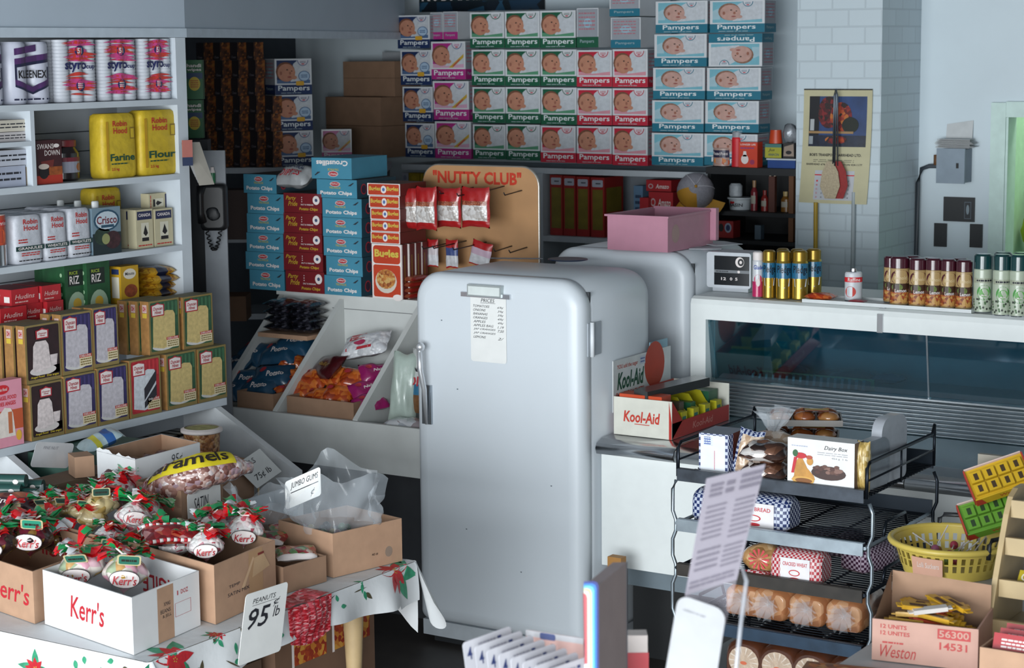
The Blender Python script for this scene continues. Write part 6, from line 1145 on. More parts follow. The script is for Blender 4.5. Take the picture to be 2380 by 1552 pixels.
# ================================================================ candy table
TZ = .757
tb_ = thing('candy_table', 'wooden table with turned legs carrying the boxes of Christmas candy', 'table', (0, 0, 0)); PINE = M('b59c74', .55, noise=.12, scale=12)
b = MB(); b.box(-4.93, -3.80, 3.965, 5.225, TZ - .028, TZ - .003, M('9c8a6a', .6)); part('table_top', b, tb_)
def leg(x, y):
    m = MB(); m.lathe([(.018, 0), (.022, .04), (.016, .06), (.026, .1), (.03, .2), (.03, .28), (.024, .3), (.03, .33), (.03, .35), (.022, .365), (.026, .42), (.034, .6), (.037, .68), (.038, TZ - .03)], PINE, 18, x, y); part('leg', m, tb_, 'turned pine leg')
q = P(818, 1440, X=-3.95); leg(-3.89, 5.03)
leg(-4.82, 5.02); leg(-4.82, 4.1); leg(-3.92, 4.06)
# poinsettia cloth
CL = M('cfd2d4', .5, noise=.02, bump=.25, bscale=14)
cl = thing('tablecloth', 'white plastic tablecloth printed with red poinsettias and green leaves', 'tablecloth', (0, 0, 0))
x0, x1, y0, y1 = -4.94, -3.785, 3.95, 5.24
b = MB(); b.face([(x0, y0, TZ), (x1, y0, TZ), (x1, y1, TZ), (x0, y1, TZ)], CL)
def dropR(s, t):          # skirt on the +X side: s along y, t downwards
    y = y0 + (y1 - y0) * s; fold = .012 * math.sin(s * 31) * t + .02 * max(0, 1 - abs(s - .86) * 18) * t
    L = .105 + .015 * math.sin(s * 9) + (.02 if s > .9 else 0)
    return (x1 + .004 + .016 * math.sin(t * PI / 2) + fold, y, TZ - L * t + .004 * (1 - t) * math.sin(t * PI))
def dropF(s, t):
    x = x0 + (x1 - x0) * s; fold = .012 * math.sin(s * 26 + 1) * t; L = .13 + .012 * math.sin(s * 8)
    return (x, y0 - .004 - .016 * math.sin(t * PI / 2) - fold, TZ - L * t)
def dropB(s, t):
    x = x0 + (x1 - x0) * s; fold = .016 * math.sin(s * 30) * t; L = .12 + .13 * max(0, (s - .8) / .2)
    return (x, y1 + .004 + .02 * math.sin(t * PI / 2) + fold, TZ - L * t)
b.grid(dropR, 60, 6, CL); b.grid(dropF, 60, 6, CL); b.grid(dropB, 40, 6, CL)
def corner(ax, ay, s, t):   # the gathered corner
    a = s * PI / 2; r = .02 + .075 * t + .025 * t * math.sin(4 * a); L = .13 + .11 * math.sin(2 * a); return (ax + r * math.cos(a), ay + r * math.sin(a), TZ - L * t)
b.grid(lambda s, t: corner(x1 - .012, y1 - .012, s, t), 16, 6, CL); b.grid(lambda s, t: (lambda p: (p[0], 2 * (y0 + .012) - p[1], p[2]))(corner(x1 - .012, y0 + .012, s, t)), 16, 6, CL)
# printed flowers on the skirt and the top edge
FR_ = lambda u, v, k=0: (lambda p: (p[0] + k * .0012, p[1], p[2]))(dropR(u / (y1 - y0), max(0, -v / .12))) if v < 0 else (x1 - v, y0 + u, TZ + k * .0008)
FF_ = lambda u, v, k=0: (lambda p: (p[0], p[1] - k * .0012, p[2]))(dropF(u / (x1 - x0), max(0, -v / .135))) if v < 0 else (x0 + u, y0 + v, TZ + k * .0008)
PR_ = M('b3202a', .5, noise=.2, scale=60); PG_ = M('2f8a66', .5, noise=.25, scale=50); PB_ = M('4a4430', .6)
def petal(fr, cx, cy, ang, L, w, m, k):
    ca, sa = math.cos(ang), math.sin(ang); n = 7
    up = [(t * L, w * math.sin(PI * t ** .8)) for t in [i / n for i in range(n + 1)]]
    for i in range(n):
        (t0, h0), (t1, h1) = up[i], up[i + 1]; q = [(t0, -h0), (t1, -h1), (t1, h1), (t0, h0)]
        b.face([fr(cx + a * ca - c * sa, cy + a * sa + c * ca, k) for a, c in q], m)
def poinsettia(fr, cx, cy, R, seed):
    rnd = random.Random(seed)
    for i in range(5): petal(fr, cx, cy, rnd.uniform(0, 6.28), R * 1.5, R * .3, PG_, 1)
    for i in range(8): petal(fr, cx, cy, i * .785 + rnd.uniform(-.2, .2), R * rnd.uniform(.8, 1.05), R * .2, PR_, 1.6 + .2 * (i % 2))
    for i in range(5): a = i * 1.25; petal(fr, cx + .004 * math.cos(a), cy + .004 * math.sin(a), a, .006, .002, M('b59a3a', .5), 2.2)
for u, v, R, sd in ((.1, -.02, .085, 1), (.60, -.05, .03, 9), (1.17, -.005, .075, 2), (.3, .012, .03, 3)):
    if sd != 9: poinsettia(FR_, u, v, R, sd)
for u, v, R, sd in ((.06, -.05, .05, 4), (.42, -.03, .05, 5), (.72, -.1, .045, 6), (1.02, -.12, .06, 7), (.25, -.0, .05, 8)): poinsettia(FF_, u, v, R, sd)
rnd = random.Random(4)
for i in range(44):
    fr = FR_ if i % 2 else FF_; u = rnd.uniform(.02, 1.1); v = rnd.uniform(-.1, .0); petal(fr, u, v, rnd.uniform(0, 6.28), rnd.uniform(.02, .04), .008, PG_ if i % 3 else PB_, 1)
for i in range(5): petal(FR_, .3 + i * .16, rnd.uniform(-.09, -.02), rnd.uniform(-.6, .6), .07, .0025, PB_, 1)
part('cloth', b, cl)
# red net sack of peanuts in shell printed on / hung at the skirt
RN = CELLS(('a5202c', 'c0505a', 'b3343f', 'd08a8e', 'a01822'), 70, .45, .5, 0.0, (1, 1, 3))
nt_ = thing('net_bag', 'red mesh net bag hanging over the table edge behind the price card', 'net bag', (0, 0, 0))
b = MB(); q0 = P(672, 1400, X=x1 + .03).y; q1 = P(768, 1365, X=x1 + .03).y
def nf(u, v): y = q0 + (q1 - q0) * u; z = TZ + .012 - .115 * v; return (x1 + .028 + .018 * math.sin(u * PI) * math.sin(PI * min(1, v * 1.1 + .1)) + .003 * math.sin(u * 40) , y + .02 * (v - .5) * (.5 - u), z - .02 * math.sin(u * PI) * v)
b.grid(nf, 20, 16, RN); b.grid(lambda u, v: (x1 + .03 - .1 * v, q0 + (q1 - q0) * u, TZ + .014 + .004 * math.sin(9 * u)), 12, 4, RN); part('net', b, nt_)

# ---- open cartons of candy
def obox(name, label, p0, pl, pr, z0, z1, out, inn, prints=None, th=.005, group=None, cat='carton'):
    """open carton on four corners: p0 nearest corner, pl left one, pr right one"""
    p0, pl, pr = Vector(p0), Vector(pl), Vector(pr); pb = pl + pr - p0; c = (p0 + pb) / 2
    o = thing(name, label, cat, (c.x, c.y, z0), 0, group); H = z1 - z0; L = lambda p: (p.x - c.x, p.y - c.y)
    A, B, D, E_ = L(p0), L(pr), L(pb), L(pl)     # near, right, back, left going round
    ring = [A, B, D, E_]; cen = Vector((0, 0)); ins = []
    for i in range(4):
        p = Vector(ring[i]); a = (Vector(ring[i - 1]) - p).normalized(); d_ = (Vector(ring[(i + 1) % 4]) - p).normalized(); ins.append(tuple(p + (a + d_) * th))
    m = MB()
    for i in range(4):
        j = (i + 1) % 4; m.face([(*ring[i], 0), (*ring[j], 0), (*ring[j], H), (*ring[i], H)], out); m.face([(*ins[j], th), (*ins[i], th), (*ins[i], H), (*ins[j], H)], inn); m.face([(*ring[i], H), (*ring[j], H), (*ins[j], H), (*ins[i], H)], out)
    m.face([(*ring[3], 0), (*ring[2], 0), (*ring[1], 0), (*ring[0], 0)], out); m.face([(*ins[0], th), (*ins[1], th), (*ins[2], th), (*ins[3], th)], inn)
    def fr(a, d_, inner=False):
        a, d_ = Vector((*a, 0)), Vector((*d_, 0)); u = (d_ - a); Lw = u.length; u.normalize(); n = Vector((u.y, -u.x, 0))
        return (lambda x, y, k=0: tuple(a + u * x + n * (k * EPS) + Vector((0, 0, y)))), Lw
    faces = {'front': fr(E_, A), 'side': fr(A, B), 'in_back': fr(ins[2], ins[1]), 'in_left': fr(ins[3], ins[2])}
    if prints: prints(m, faces, H)
    part('box', m, o); return o, faces, H
WC = M('d9dadb', .5, noise=.02); REDP = M('b3202c', .5)
def pr_kerr(m, F, H):
    f, L = F['front']; m.text(f, "Kerr's", L * .31, H * .3, L * .69, H * .72, REDP, 2, .01, .15); m.rect(f, L * .42, H * .2, L * .62, H * .208, M('c9a5a8', .6))
    f, L = F['side']; m.rect(f, L * .36, 0, L * .6, H * .97, KRAFT, 1); m.text(f, 'XMAS', L * .45, H * .62, L * .55, H * .69, INK, 2, 0); m.text(f, 'BEANS', L * .4, H * .5, L * .55, H * .57, INK, 2, 0); m.text(f, '& JELL', L * .43, H * .4, L * .56, H * .47, INK, 2, 0)
    m.text(f, '1', L * .655, H * .72, L * .67, H * .8, REDP, 2); m.text(f, 'DOZ', L * .71, H * .72, L * .82, H * .8, REDP, 2, .01)
    for a, c, d_, e in ((.62, .34, .86, .345), (.62, .58, .86, .585), (.855, .34, .86, .585), (.62, .34, .625, .585)): m.rect(f, L * a, H * c, L * d_, H * e, REDP)
    f, L = F['in_back']; g = FLIP(f, L, H); m.text(g, 'FRAGILE', L * .08, H * .32, L * .62, H * .68, REDP, 2, .01)
kb_, KF, KHh = obox('candy_carton', "white carton lettered Kerr's with bagged candy at the table corner", (-3.861, 3.975), (-4.309, 4.066), (-3.897, 4.297), TZ + .002, .926, WC, WC, pr_kerr)
def pr_sat(m, F, H):
    f, L = F['side']; m.text(f, 'TEMP', L * .22, H * .5, L * .4, H * .55, INK, 2, 0); m.text(f, 'SATIN MIX', L * .2, H * .36, L * .55, H * .42, INK, 2, 0); m.rect(f, L * .55, 0, L * .78, H * .98, M('b08c68', .6), 1); m.poly(f, [(L * .42, H * .42), (L * .62, H * .88), (L * .64, H * .84), (L * .47, H * .4)], M('c9a886', .5), 2); m.poly(f, [(L * .64, H * .84), (L * .8, H * .86), (L * .9, H * .6), (L * .6, H * .52)], M('c0a07c', .5), 2); m.rect(f, L * .7, H * .86, L * .8, H * .9, M('7a2a24', .6), 3)
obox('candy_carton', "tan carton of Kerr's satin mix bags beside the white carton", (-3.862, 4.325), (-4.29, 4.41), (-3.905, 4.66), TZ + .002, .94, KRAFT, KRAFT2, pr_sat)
obox('candy_carton', 'tan carton with white candy packets behind the net bag', (-3.9, 4.69), (-4.28, 4.76), (-3.878, 4.88), TZ + .002, .845, KRAFT2, KRAFT2, None)
def pr_ju(m, F, H):
    f, L = F['side']; m.text(f, '40 #', L * .55, H * .28, L * .64, H * .34, M('4a3a30', .6), 2); m.ell(f, L * .8, H * .3, .016, .018, M('8a786a', .6), 1)
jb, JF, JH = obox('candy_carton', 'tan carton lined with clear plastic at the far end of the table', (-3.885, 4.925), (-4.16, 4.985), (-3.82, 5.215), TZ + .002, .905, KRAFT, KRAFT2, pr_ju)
def pr_a(m, F, H):
    f, L = F['front']; m.text(f, "Kerr's", L * .5, H * .3, L * .95, H * .68, REDP, 2, .01, .15)
    f, L = F['in_back']; g = FLIP(f, L, H); m.text(g, 'FRAGILE', L * .3, H * .3, L * .95, H * .62, REDP, 2, .01)
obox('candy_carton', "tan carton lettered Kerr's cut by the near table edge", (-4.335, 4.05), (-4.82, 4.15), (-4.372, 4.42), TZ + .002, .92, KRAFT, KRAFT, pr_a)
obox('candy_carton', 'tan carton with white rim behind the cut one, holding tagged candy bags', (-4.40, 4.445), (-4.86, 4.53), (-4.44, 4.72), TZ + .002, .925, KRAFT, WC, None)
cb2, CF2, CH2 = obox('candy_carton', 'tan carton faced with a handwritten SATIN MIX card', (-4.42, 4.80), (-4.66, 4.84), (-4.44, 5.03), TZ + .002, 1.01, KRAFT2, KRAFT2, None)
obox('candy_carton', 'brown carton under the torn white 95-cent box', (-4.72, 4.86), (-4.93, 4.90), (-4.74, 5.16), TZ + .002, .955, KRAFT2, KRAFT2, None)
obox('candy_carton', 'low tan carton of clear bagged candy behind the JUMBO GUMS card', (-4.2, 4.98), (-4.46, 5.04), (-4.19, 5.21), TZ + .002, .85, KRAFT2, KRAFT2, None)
# torn white box
def pr_95(m, F, H):
    f, L = F['side']; m.text(f, '95¢', L * .55, H * .5, L * .72, H * .86, INK, 2, -.01, .2)
bx, BF, BH = obox('torn_box', 'white open box with ragged torn end marked 95¢', (-4.69, 4.87), (-4.92, 4.92), (-4.7, 5.21), .958, 1.075, WC, KRAFT, pr_95, cat='box')
f, L = BF['front']; m = MB(); rnd = random.Random(3); xs_ = [i / 12 for i in range(13)]; hs_ = [BH + rnd.uniform(.0, .022) * (1.2 - x) for x in xs_]
for i in range(12): m.face([f(xs_[i] * L, BH - .002, 0), f(xs_[i + 1] * L, BH - .002, 0), f(xs_[i + 1] * L, hs_[i + 1], 0), f(xs_[i] * L, hs_[i], 0)], WC)
part('torn_flap', m, bx)
for i in range(4):
    bg, _t = pillow(.15, .08, .035, lambda u, v, s: CELLS(('5a3a38', '4a2a2a', '6d4a48', '3f2424'), 60, .2, .4, coat=.5) if u < .8 else M('a02024', .35), 70 + i); Proto('candy_bag', 'bag of candy', .15, .08, .035, bg).put('dark candy bag in the torn white box, %s from its ragged end' % ORD[i], (-4.80, 4.935 + i * .075, 1.0), RAD(random.uniform(-8, 8)), 'dark candy bags in the torn box', rot=(RAD(30), 0, 0))

# ---- twisted gift bags
FOIL = CELLS(('d81c24', 'c41a22', 'e02c32', '1c8a4a', 'd01c24', 'e0e2e4', 'd01a22', '2a9a5c'), 26, .22, .5, 0.0, coat=.6); PEP = CELLS(('d3cccc', 'c58f98', 'dcdad8', 'b35a68', 'd0c0c0', 'd8d4d2'), 75, .2, .9, coat=.6); JEL = CELLS(('d6cfc6', 'cf9aa8', 'b58f5a', 'd8d2cc', '9aa88a', 'c9a8b0', 'a8843a'), 42, .2, 1.0, coat=.6); DRKC = CELLS(('2c1c1c', '5a1c2a', '3a2a1a', '7a5a2a', '24161a'), 50, .2, .5, coat=.6); BEIG = CELLS(('b5a478', 'a8905a', 'c9bc98', '9a8048', 'c0b088'), 50, .25, .9, coat=.5)
def gift(fill, R, seed, tagc=None, oval=True):
    rnd = random.Random(seed); body = MB(); pz = [rnd.uniform(0, 6.28) for _ in range(6)]
    def bf(u, v):      # a slack sack of sweets drawn in to its neck
        a = 2 * PI * (u % 1.0); prof = (.5 + .5 * math.sin(PI * min(1, v * 1.9) - PI / 2)) if v < .53 else 1 - .82 * ((v - .53) / .47) ** 1.5
        k = prof * (1 + .05 * math.sin(9 * a + pz[0] + 7 * v) + .05 * math.sin(13 * v + pz[1]) * math.cos(5 * a + pz[2]) + .06 * math.sin(3 * a + pz[3])) * (1.02 if v < .97 else .9)
        return (R * 1.08 * k * math.cos(a), R * .98 * k * math.sin(a), R * 2.05 * v)
    body.grid(bf, 30, 20, fill)
    parts = []
    neck = MB()
    for i in range(8):
        a = i * 2 * PI / 8 + rnd.uniform(-.3, .3); L = R * rnd.uniform(1.0, 1.6); el = rnd.uniform(-.05, .8); w_ = R * rnd.uniform(.45, .8)
        d = Vector((math.cos(a) * math.cos(el), math.sin(a) * math.cos(el), math.sin(el))); s_ = Vector((-math.sin(a), math.cos(a), 0)); p = Vector((0, 0, R * 2.0)); ph_ = rnd.uniform(0, 6)
        for sg in (1, -1): neck.grid(lambda u, v: tuple(p + d * (L * u) + s_ * (w_ * (v - .5) * (.25 + 1.5 * u) ) + Vector((0, 0, sg * .004 + .25 * w_ * math.sin(5 * v + 4 * u + ph_) * u - .3 * L * u * u))), 5, 5, FOIL)
    neck.blob((0, 0, R * 2.02), (R * .28, R * .28, R * .2), FOIL, seed, .2, 10, 6)
    parts.append(('foil_bow', neck))
    tie = MB(); tie.tube([(-R * .5, -R * .3, R * 2.3), (-R * .2, -R * .28, R * 2.05), (R * .15, -R * .3, R * 2.06), (R * .45, -R * .35, R * 2.25)], R * .05, LBLW, 5); parts.append(('tie', tie))
    if oval:
        lab = MB(); fo = lambda u, v, k=0: (R * 1.16 * math.sin(u / R), -R * 1.09 * math.cos(u / R) * math.sqrt(max(.05, 1 - (v / R / 1.1) ** 2)) - k * .0008 - .003, R * .95 + v)
        lab.ell(fo, 0, 0, R * .66, R * .42, M('3a3034', .5), 1, 24); lab.ell(fo, 0, 0, R * .63, R * .39, LBLW, 2, 24); lab.text(fo, "Kerr's", -R * .48, -R * .26, R * .5, R * .16, REDP, 3, .012, .15); parts.append(('oval_label', lab))
    if tagc:
        tg = MB(); c = Vector((R * .15, -R * 1.05, R * 1.85)); pts = rr_pts(-R * .55, R * .55, -R * .32, R * .32, R * .12, R * .12, 4); fo = lambda u, v, k=0: (c.x + u, c.y - v * .5 - k * .0008, c.z + v * .8)
        tg.poly(fo, pts, M('b9ad86', .5), 1); tg.poly(lambda u, v, k=0: fo(u, v, -1), pts[::-1], M('b9ad86', .5), 1); tg.poly(fo, [(x * .85, y * .8) for x, y in pts], M(tagc, .4), 2); tg.scribble(fo, -R * .35, -R * .15, R * .35, R * .12, M('2a2a24', .5), 1, 3, 2); parts.append(('gift_tag', tg))
    return Proto('candy_gift_bag', 'bag of candy', 2 * R, 2 * R, R * 2.6, body, parts)
def bagat(pr_, label, px, py, z, rz=35, tilt=(0, 0), grp=None, s=1.0):
    s *= 1.22; z += .004; p = P(px, py, Z=z); return pr_.put(label, (p.x, p.y, z), 0, grp, (s, s, s), rot=(RAD(tilt[0]), RAD(tilt[1]), RAD(rz)))
gj = gift(JEL, .052, 1, '2f6a58'); gj2 = gift(JEL, .052, 2, '2f6a58'); gp = gift(PEP, .045, 3); gp2 = gift(PEP, .045, 4); gd = gift(DRKC, .052, 5, '2f8a70'); gb = gift(BEIG, .04, 6, '2a4a40', False); gc = gift(PEP, .042, 7, None, False)
G1 = 'foil tied candy bags'
bagat(gj, "pink jelly bean bag with red foil bow, left one in the white carton", 196, 1366, .845, 28, (6, -4), G1); bagat(gj2, "pink jelly bean bag with Kerr's oval turned outward in the white carton", 287, 1386, .845, 42, (-6, 6), G1)
bagat(gp, "peppermint bag with red oval nearest the corner of the satin carton", 480, 1312, .885, 40, (-5, 0), G1, .95); bagat(gp2, "peppermint bag with foil bow at the far corner of the satin carton", 566, 1276, .885, 38, (0, 5), G1, 1.0); bagat(gc, "clear peppermint bag in the middle of the satin carton", 408, 1305, .88, 20, (5, 0), G1, .95); bagat(gp, "peppermint bag at the back of the satin carton under the ribbon bag", 500, 1262, .88, 60, (0, -8), G1, .9); bagat(gc, "clear candy bag at the side of the satin carton facing the white carton", 360, 1272, .88, 10, (10, 10), G1, .85)
bagat(gd, "dark candy bag with green tag, nearer the white carton, in the cut carton", 70, 1300, .86, 35, (-8, 5), G1); bagat(gd, "dark candy bag with green tag at the very edge of the picture", 2, 1310, .86, 20, (0, -5), G1, .95)
bagat(gb, "beige candy bag with tag, nearest the rim of the white-rimmed carton", 190, 1225, .90, 40, (0, 8), G1); bagat(gb, "beige candy bag in the middle of the white-rimmed carton", 155, 1215, .90, 25, (0, 0), G1, .95); bagat(gb, "beige candy bag at the outer end of the white-rimmed carton", 118, 1212, .90, 15, (5, -6), G1, .9); bagat(gb, "beige candy bag with a large patterned tag beside the caramel bag", 232, 1215, .92, 45, (-12, 0), G1, 1.1)
bagat(gc, "clear candy bag with red foil bow under the torn white box", 285, 1175, .91, 30, (0, 0), G1, 1.05); bagat(gp2, "pink and white candy bag wedged between the cartons below the caramels", 305, 1245, .90, 50, (-15, 10), G1, 1.0); bagat(gp, "peppermint bag with large foil bow between the white-rimmed and satin cartons", 250, 1285, .85, 30, (-10, 0), G1, .8)
for i, (px, py, z, lab, pr_) in enumerate(((240, 1352, .80, 'jelly bean bag lying low between the two in the white carton', gj), (330, 1360, .80, 'jelly bean bag lying low at the far side of the white carton', gj2), (440, 1300, .85, 'peppermint bag low behind the corner one in the satin carton', gp), (540, 1255, .86, 'peppermint bag at the back corner of the satin carton', gp2), (30, 1275, .84, 'dark candy bag lying low in the cut carton', gd), (120, 1290, .82, 'dark candy bag lying low beside the white carton', gd), (215, 1240, .885, 'beige candy bag low at the white rim', gb), (335, 1225, .9, 'clear candy bag at the back of the satin carton facing the caramels', gc))):
    bagat(pr_, lab, px, py, z, 30 + 37 * i, (-20 + 9 * i % 30, 12 - 7 * i % 25), G1, .95)
# candy-cane edged bag lying across the satin carton
rb_ = thing('ribbon_candy_bag', 'red candy bag with striped candy-cane edge lying across the satin carton', 'bag of candy', (0, 0, 0)); p = P(412, 1235, Z=.985); rb_.location = (p.x, p.y, .955); rb_.rotation_euler = (RAD(22), RAD(4), RAD(52))
RC = CELLS(('7a1c22', '9a2a2a', '6d1418', 'a8503a', 'b07a78', '8a1f24'), 42, .18, .6, coat=.7); bg, tp = pillow(.215, .10, .045, lambda u, v, s: RC, 77); part('bag', bg, rb_)
m = MB(); edge = [tp(u, .06) for u in [i / 20 for i in range(21)]]; edge2 = [tp(u, .94) for u in [i / 20 for i in range(21)]]
for ed in (edge, edge2):
    for i in range(20): m.tube([ed[i], ed[i + 1]], .0065, REDP if i % 2 else LBLW, 7)
part('striped_edge', m, rb_)
# caramel sack
cs_ = thing('caramel_sack', 'long clear sack of wrapped caramels with yellow Caramels header', 'bag of candy', (0, 0, 0)); CR = CELLS(('8f6a60', 'a5827a', '7a5048', 'b39a92', '6d4640', '9a8088', 'c0b4b4'), 62, .18, .7, coat=.7)
path = [P(315, 1190, Z=.93), P(352, 1155, Z=.96), P(405, 1118, Z=1.03), P(462, 1098, Z=1.06), P(522, 1086, Z=1.065), P(582, 1086, Z=1.05)]
b = MB(); rad = [.018, .058, .062, .06, .05, .02]; fine = []; fr_ = []
for i in range(5):
    for k in range(5): t = k / 5; fine.append(path[i].lerp(path[i + 1], t)); fr_.append(rad[i] + (rad[i + 1] - rad[i]) * (t * t * (3 - 2 * t)))
fine.append(path[5]); fr_.append(rad[5]); b.tube(fine, [r_ * (1 + .06 * math.sin(i * 2.1)) for i, r_ in enumerate(fr_)], CR, 16); part('sack', b, cs_)
m = MB(); YL = M('c2b122', .4); base = [(fine[i] + Vector((0, 0, fr_[i] * .86)), fr_[i]) for i in range(4, 22)]; vv = Vector((.55, -.83, 0)); up = Vector((0, 0, 1)); n = len(base) - 1
VP = []
for i in range(len(base)):
    tg = base[min(n, i + 2)][0] - base[max(0, i - 2)][0]; q_ = Vector((tg.y, -tg.x, 0)).normalized(); VP.append(q_ if q_.dot(vv) > 0 else -q_)
def hf(u, v, k=0):
    t = min(.9999, max(0, u)) * n; i = int(t); g_ = t - i; r_ = base[i][1] + (base[i + 1][1] - base[i][1]) * g_; p = base[i][0].lerp(base[i + 1][0], g_); a = RAD(2 + 62 * (1 - v)); vp = VP[i].lerp(VP[i + 1], g_); c_ = p - up * r_ * .86
    return tuple(c_ + (up * math.cos(a) + vp * math.sin(a)) * (r_ * 1.085 + .002 + k * .0025))
m.grid(lambda u, v: hf(u, v), 22, 5, YL); m.text(hf, 'Caramels', .08, .2, .92, .85, M('241c14', .5), 2, .02); part('header', m, cs_, 'yellow Caramels header')

# ---- hand-lettered price cards (thin card with rounded corners)
def card(label, c0, c1, c2, rad, words, mat=PAPER, name='price_card', rot=0, cat='price card', extra=None):
    """c0 lower left, c1 lower right, c2 upper left corners in the room"""
    c0, c1, c2 = Vector(c0), Vector(c1), Vector(c2); u = c1 - c0; v = c2 - c0; W, H = u.length, v.length; u.normalize(); v.normalize(); n = u.cross(v).normalized()
    o = thing(name, label, cat, tuple(c0)); fr = lambda x, y, k=0: tuple(u * x + v * y + n * (k * EPS)); m = MB(); pts = rr_pts(0, W, 0, H, rad, rad, 5)
    m.loft([[fr(x, y, -3) for x, y in pts], [fr(x, y, 0) for x, y in pts]], mat, sm=False)
    for w in words:
        t, x0_, y0_, x1_, y1_ = w[:5]; m.text(fr, t, W * x0_, H * y0_, W * x1_, H * y1_, w[6] if len(w) > 6 else INK, 2, w[5] if len(w) > 5 else 0, .2)
    if extra: extra(m, fr, W, H)
    part('card', m, o); return o
Xp = -3.70
card('white card lettered PEANUTS 95¢ lb leaning at the table edge', P(553, 1548, X=Xp), P(652, 1512, X=Xp), P(572, 1382, X=Xp + -.02), .012, (('PEANUTS', .18, .83, .72, .9), ('95', .12, .47, .62, .76, .01), ('¢', .68, .7, .84, .82), ('lb', .7, .55, .86, .7)), extra=lambda m, f, W, H: m.rect(f, W * .18, H * .8, W * .76, H * .806, INK))
f, L = CF2['side']; org = Vector(cb2.location)
card('white SATIN MIX card on the front of the tan carton', org + Vector(f(L * .12, CH2 * .28, 8)), org + Vector(f(L * .92, CH2 * .28, 8)), org + Vector(f(L * .12, CH2 * .94, 8)), .012, (('SATIN', .18, .62, .62, .86), ('MIX', .5, .3, .8, .52)), extra=lambda m, f, W, H: (m.rect(f, W * .5, H * .24, W * .85, H * .26, INK), m.poly(f, [(W * .1, H * .2), (W * .5, H * .5), (W * .65, H * .62), (W * .4, H * .36)], M('2f7a5c', .5), 3)))
card('white card lettered JUMBO GUMS standing in the plastic-lined carton', P(664, 1185, Y=4.99), P(746, 1150, Y=4.99), P(662, 1120, Y=5.0), .01, (('JUMBO GUMS', .16, .6, .94, .86), ('¢', .72, .1, .84, .36)), extra=lambda m, f, W, H: m.rect(f, W * .16, H * .5, W * .94, H * .53, INK))
LSX = -5.012
card('tilted white price card ending LS behind the caramel sack', P(598, 1135, X=LSX), P(655, 1095, X=LSX), P(545, 1082, X=LSX), .004, (('LS', .42, .72, .62, .9), ('75¢ lb', .2, .15, .8, .4)), extra=lambda m, f, W, H: m.tube([f(W * .5, H * .5, -8), tuple(Vector(f(W * .5, H * .5, -8)) * Vector((1, 1, 0)).length * 0 + Vector((f(W * .5, H * .5, -8)[0], f(W * .5, H * .5, -8)[1], .643 - P(598, 1135, X=LSX).z)))], .004, PINE, 6))
card('grey-white blank card standing in the near bins', P(70, 1085, X=-5.12), P(158, 1088, X=-5.12), P(86, 1026, X=-5.12), .014, (('PINE NUT', .2, .72, .6, .84, 0, M('8a8a90', .6)),), mat=M('b3b4b6', .7))
# ---- clear plastic
FL = FILM(.18, 'dfe7ee', .12)
def crumple(label, c, sx, sy, sz, seed, name='plastic_bag', n=22, open_=True):
    rnd = random.Random(seed); ph_ = [rnd.uniform(0, 6.28) for _ in range(8)]; b = MB()
    def f(u, v):
        a = 2 * PI * u; k = 1 + .16 * math.sin(3 * a + ph_[0] + 3 * v) + .1 * math.sin(7 * a + ph_[1] - 5 * v) + .06 * math.sin(13 * a + ph_[2] + 9 * v)
        r_ = (.75 + .35 * v) * k; z = sz * v * (1 + .28 * math.sin(2 * a + ph_[3]) + .15 * math.sin(5 * a + ph_[4]))
        return (sx * r_ * math.cos(a), sy * r_ * math.sin(a), z)
    b.grid(f, 48, 14, FL, sm=False if 0 else True); o = link(name, b.data(name), None, c); tag(o, label, 'plastic bag', 'crumpled clear bags'); return o
o = crumple('open clear plastic bag billowing out of the carton at the far table end', (-3.99, 5.09, .885), .15, .155, .165, 3); o.rotation_euler = (0, 0, RAD(20))
m = MB(); rnd = random.Random(8)
for i in range(24): m.blob((rnd.uniform(-.09, .09), rnd.uniform(-.1, .1), rnd.uniform(0, .03)), .014, M(('2a2a30', '5a1c24', '3a5a3a', '8a7a4a')[i % 4], .3), i, .0, 8, 6)
o = link('loose_candy', m.data('loose_candy'), None, (-3.99, 5.08, .85)); tag(o, 'loose dark gum sweets lying in the plastic-lined carton', 'candy', kind='stuff')
crumple('crumpled clear bag behind the JUMBO GUMS card', (-4.33, 5.1, .83), .12, .09, .13, 5)
crumple('crumpled clear bag with printed packet beside the blank card', (-4.98, 4.58, .80), .09, .09, .16, 6)
crumple('small crumpled clear bag under the torn white box', (-4.86, 4.72, .80), .08, .06, .13, 9)
for i, (px, py, z, rz, lab) in enumerate(((690, 1235, .86, 20, 'red and green candy packet on top of the carton behind the net bag'), (640, 1255, .85, -10, 'red candy packet beside the satin carton'), (705, 1290, .845, 15, 'white-edged candy packet at the front of that carton'))):
    p = P(px, py, Z=z); bg, _t = pillow(.13, .1, .03, (lambda u, v, s: LBLW if v < .25 else CELLS(('9a2a30', '7a1c24', 'a86a4a', '5a7a4a', 'b59a8a'), 40, .2, .5, coat=.6)), 90 + i); Proto('candy_packet', 'packet', .13, .1, .03, bg).put(lab, (p.x - .03, p.y, z - .012), 0, 'candy packets', rot=(RAD(12), 0, RAD(rz + 30)))

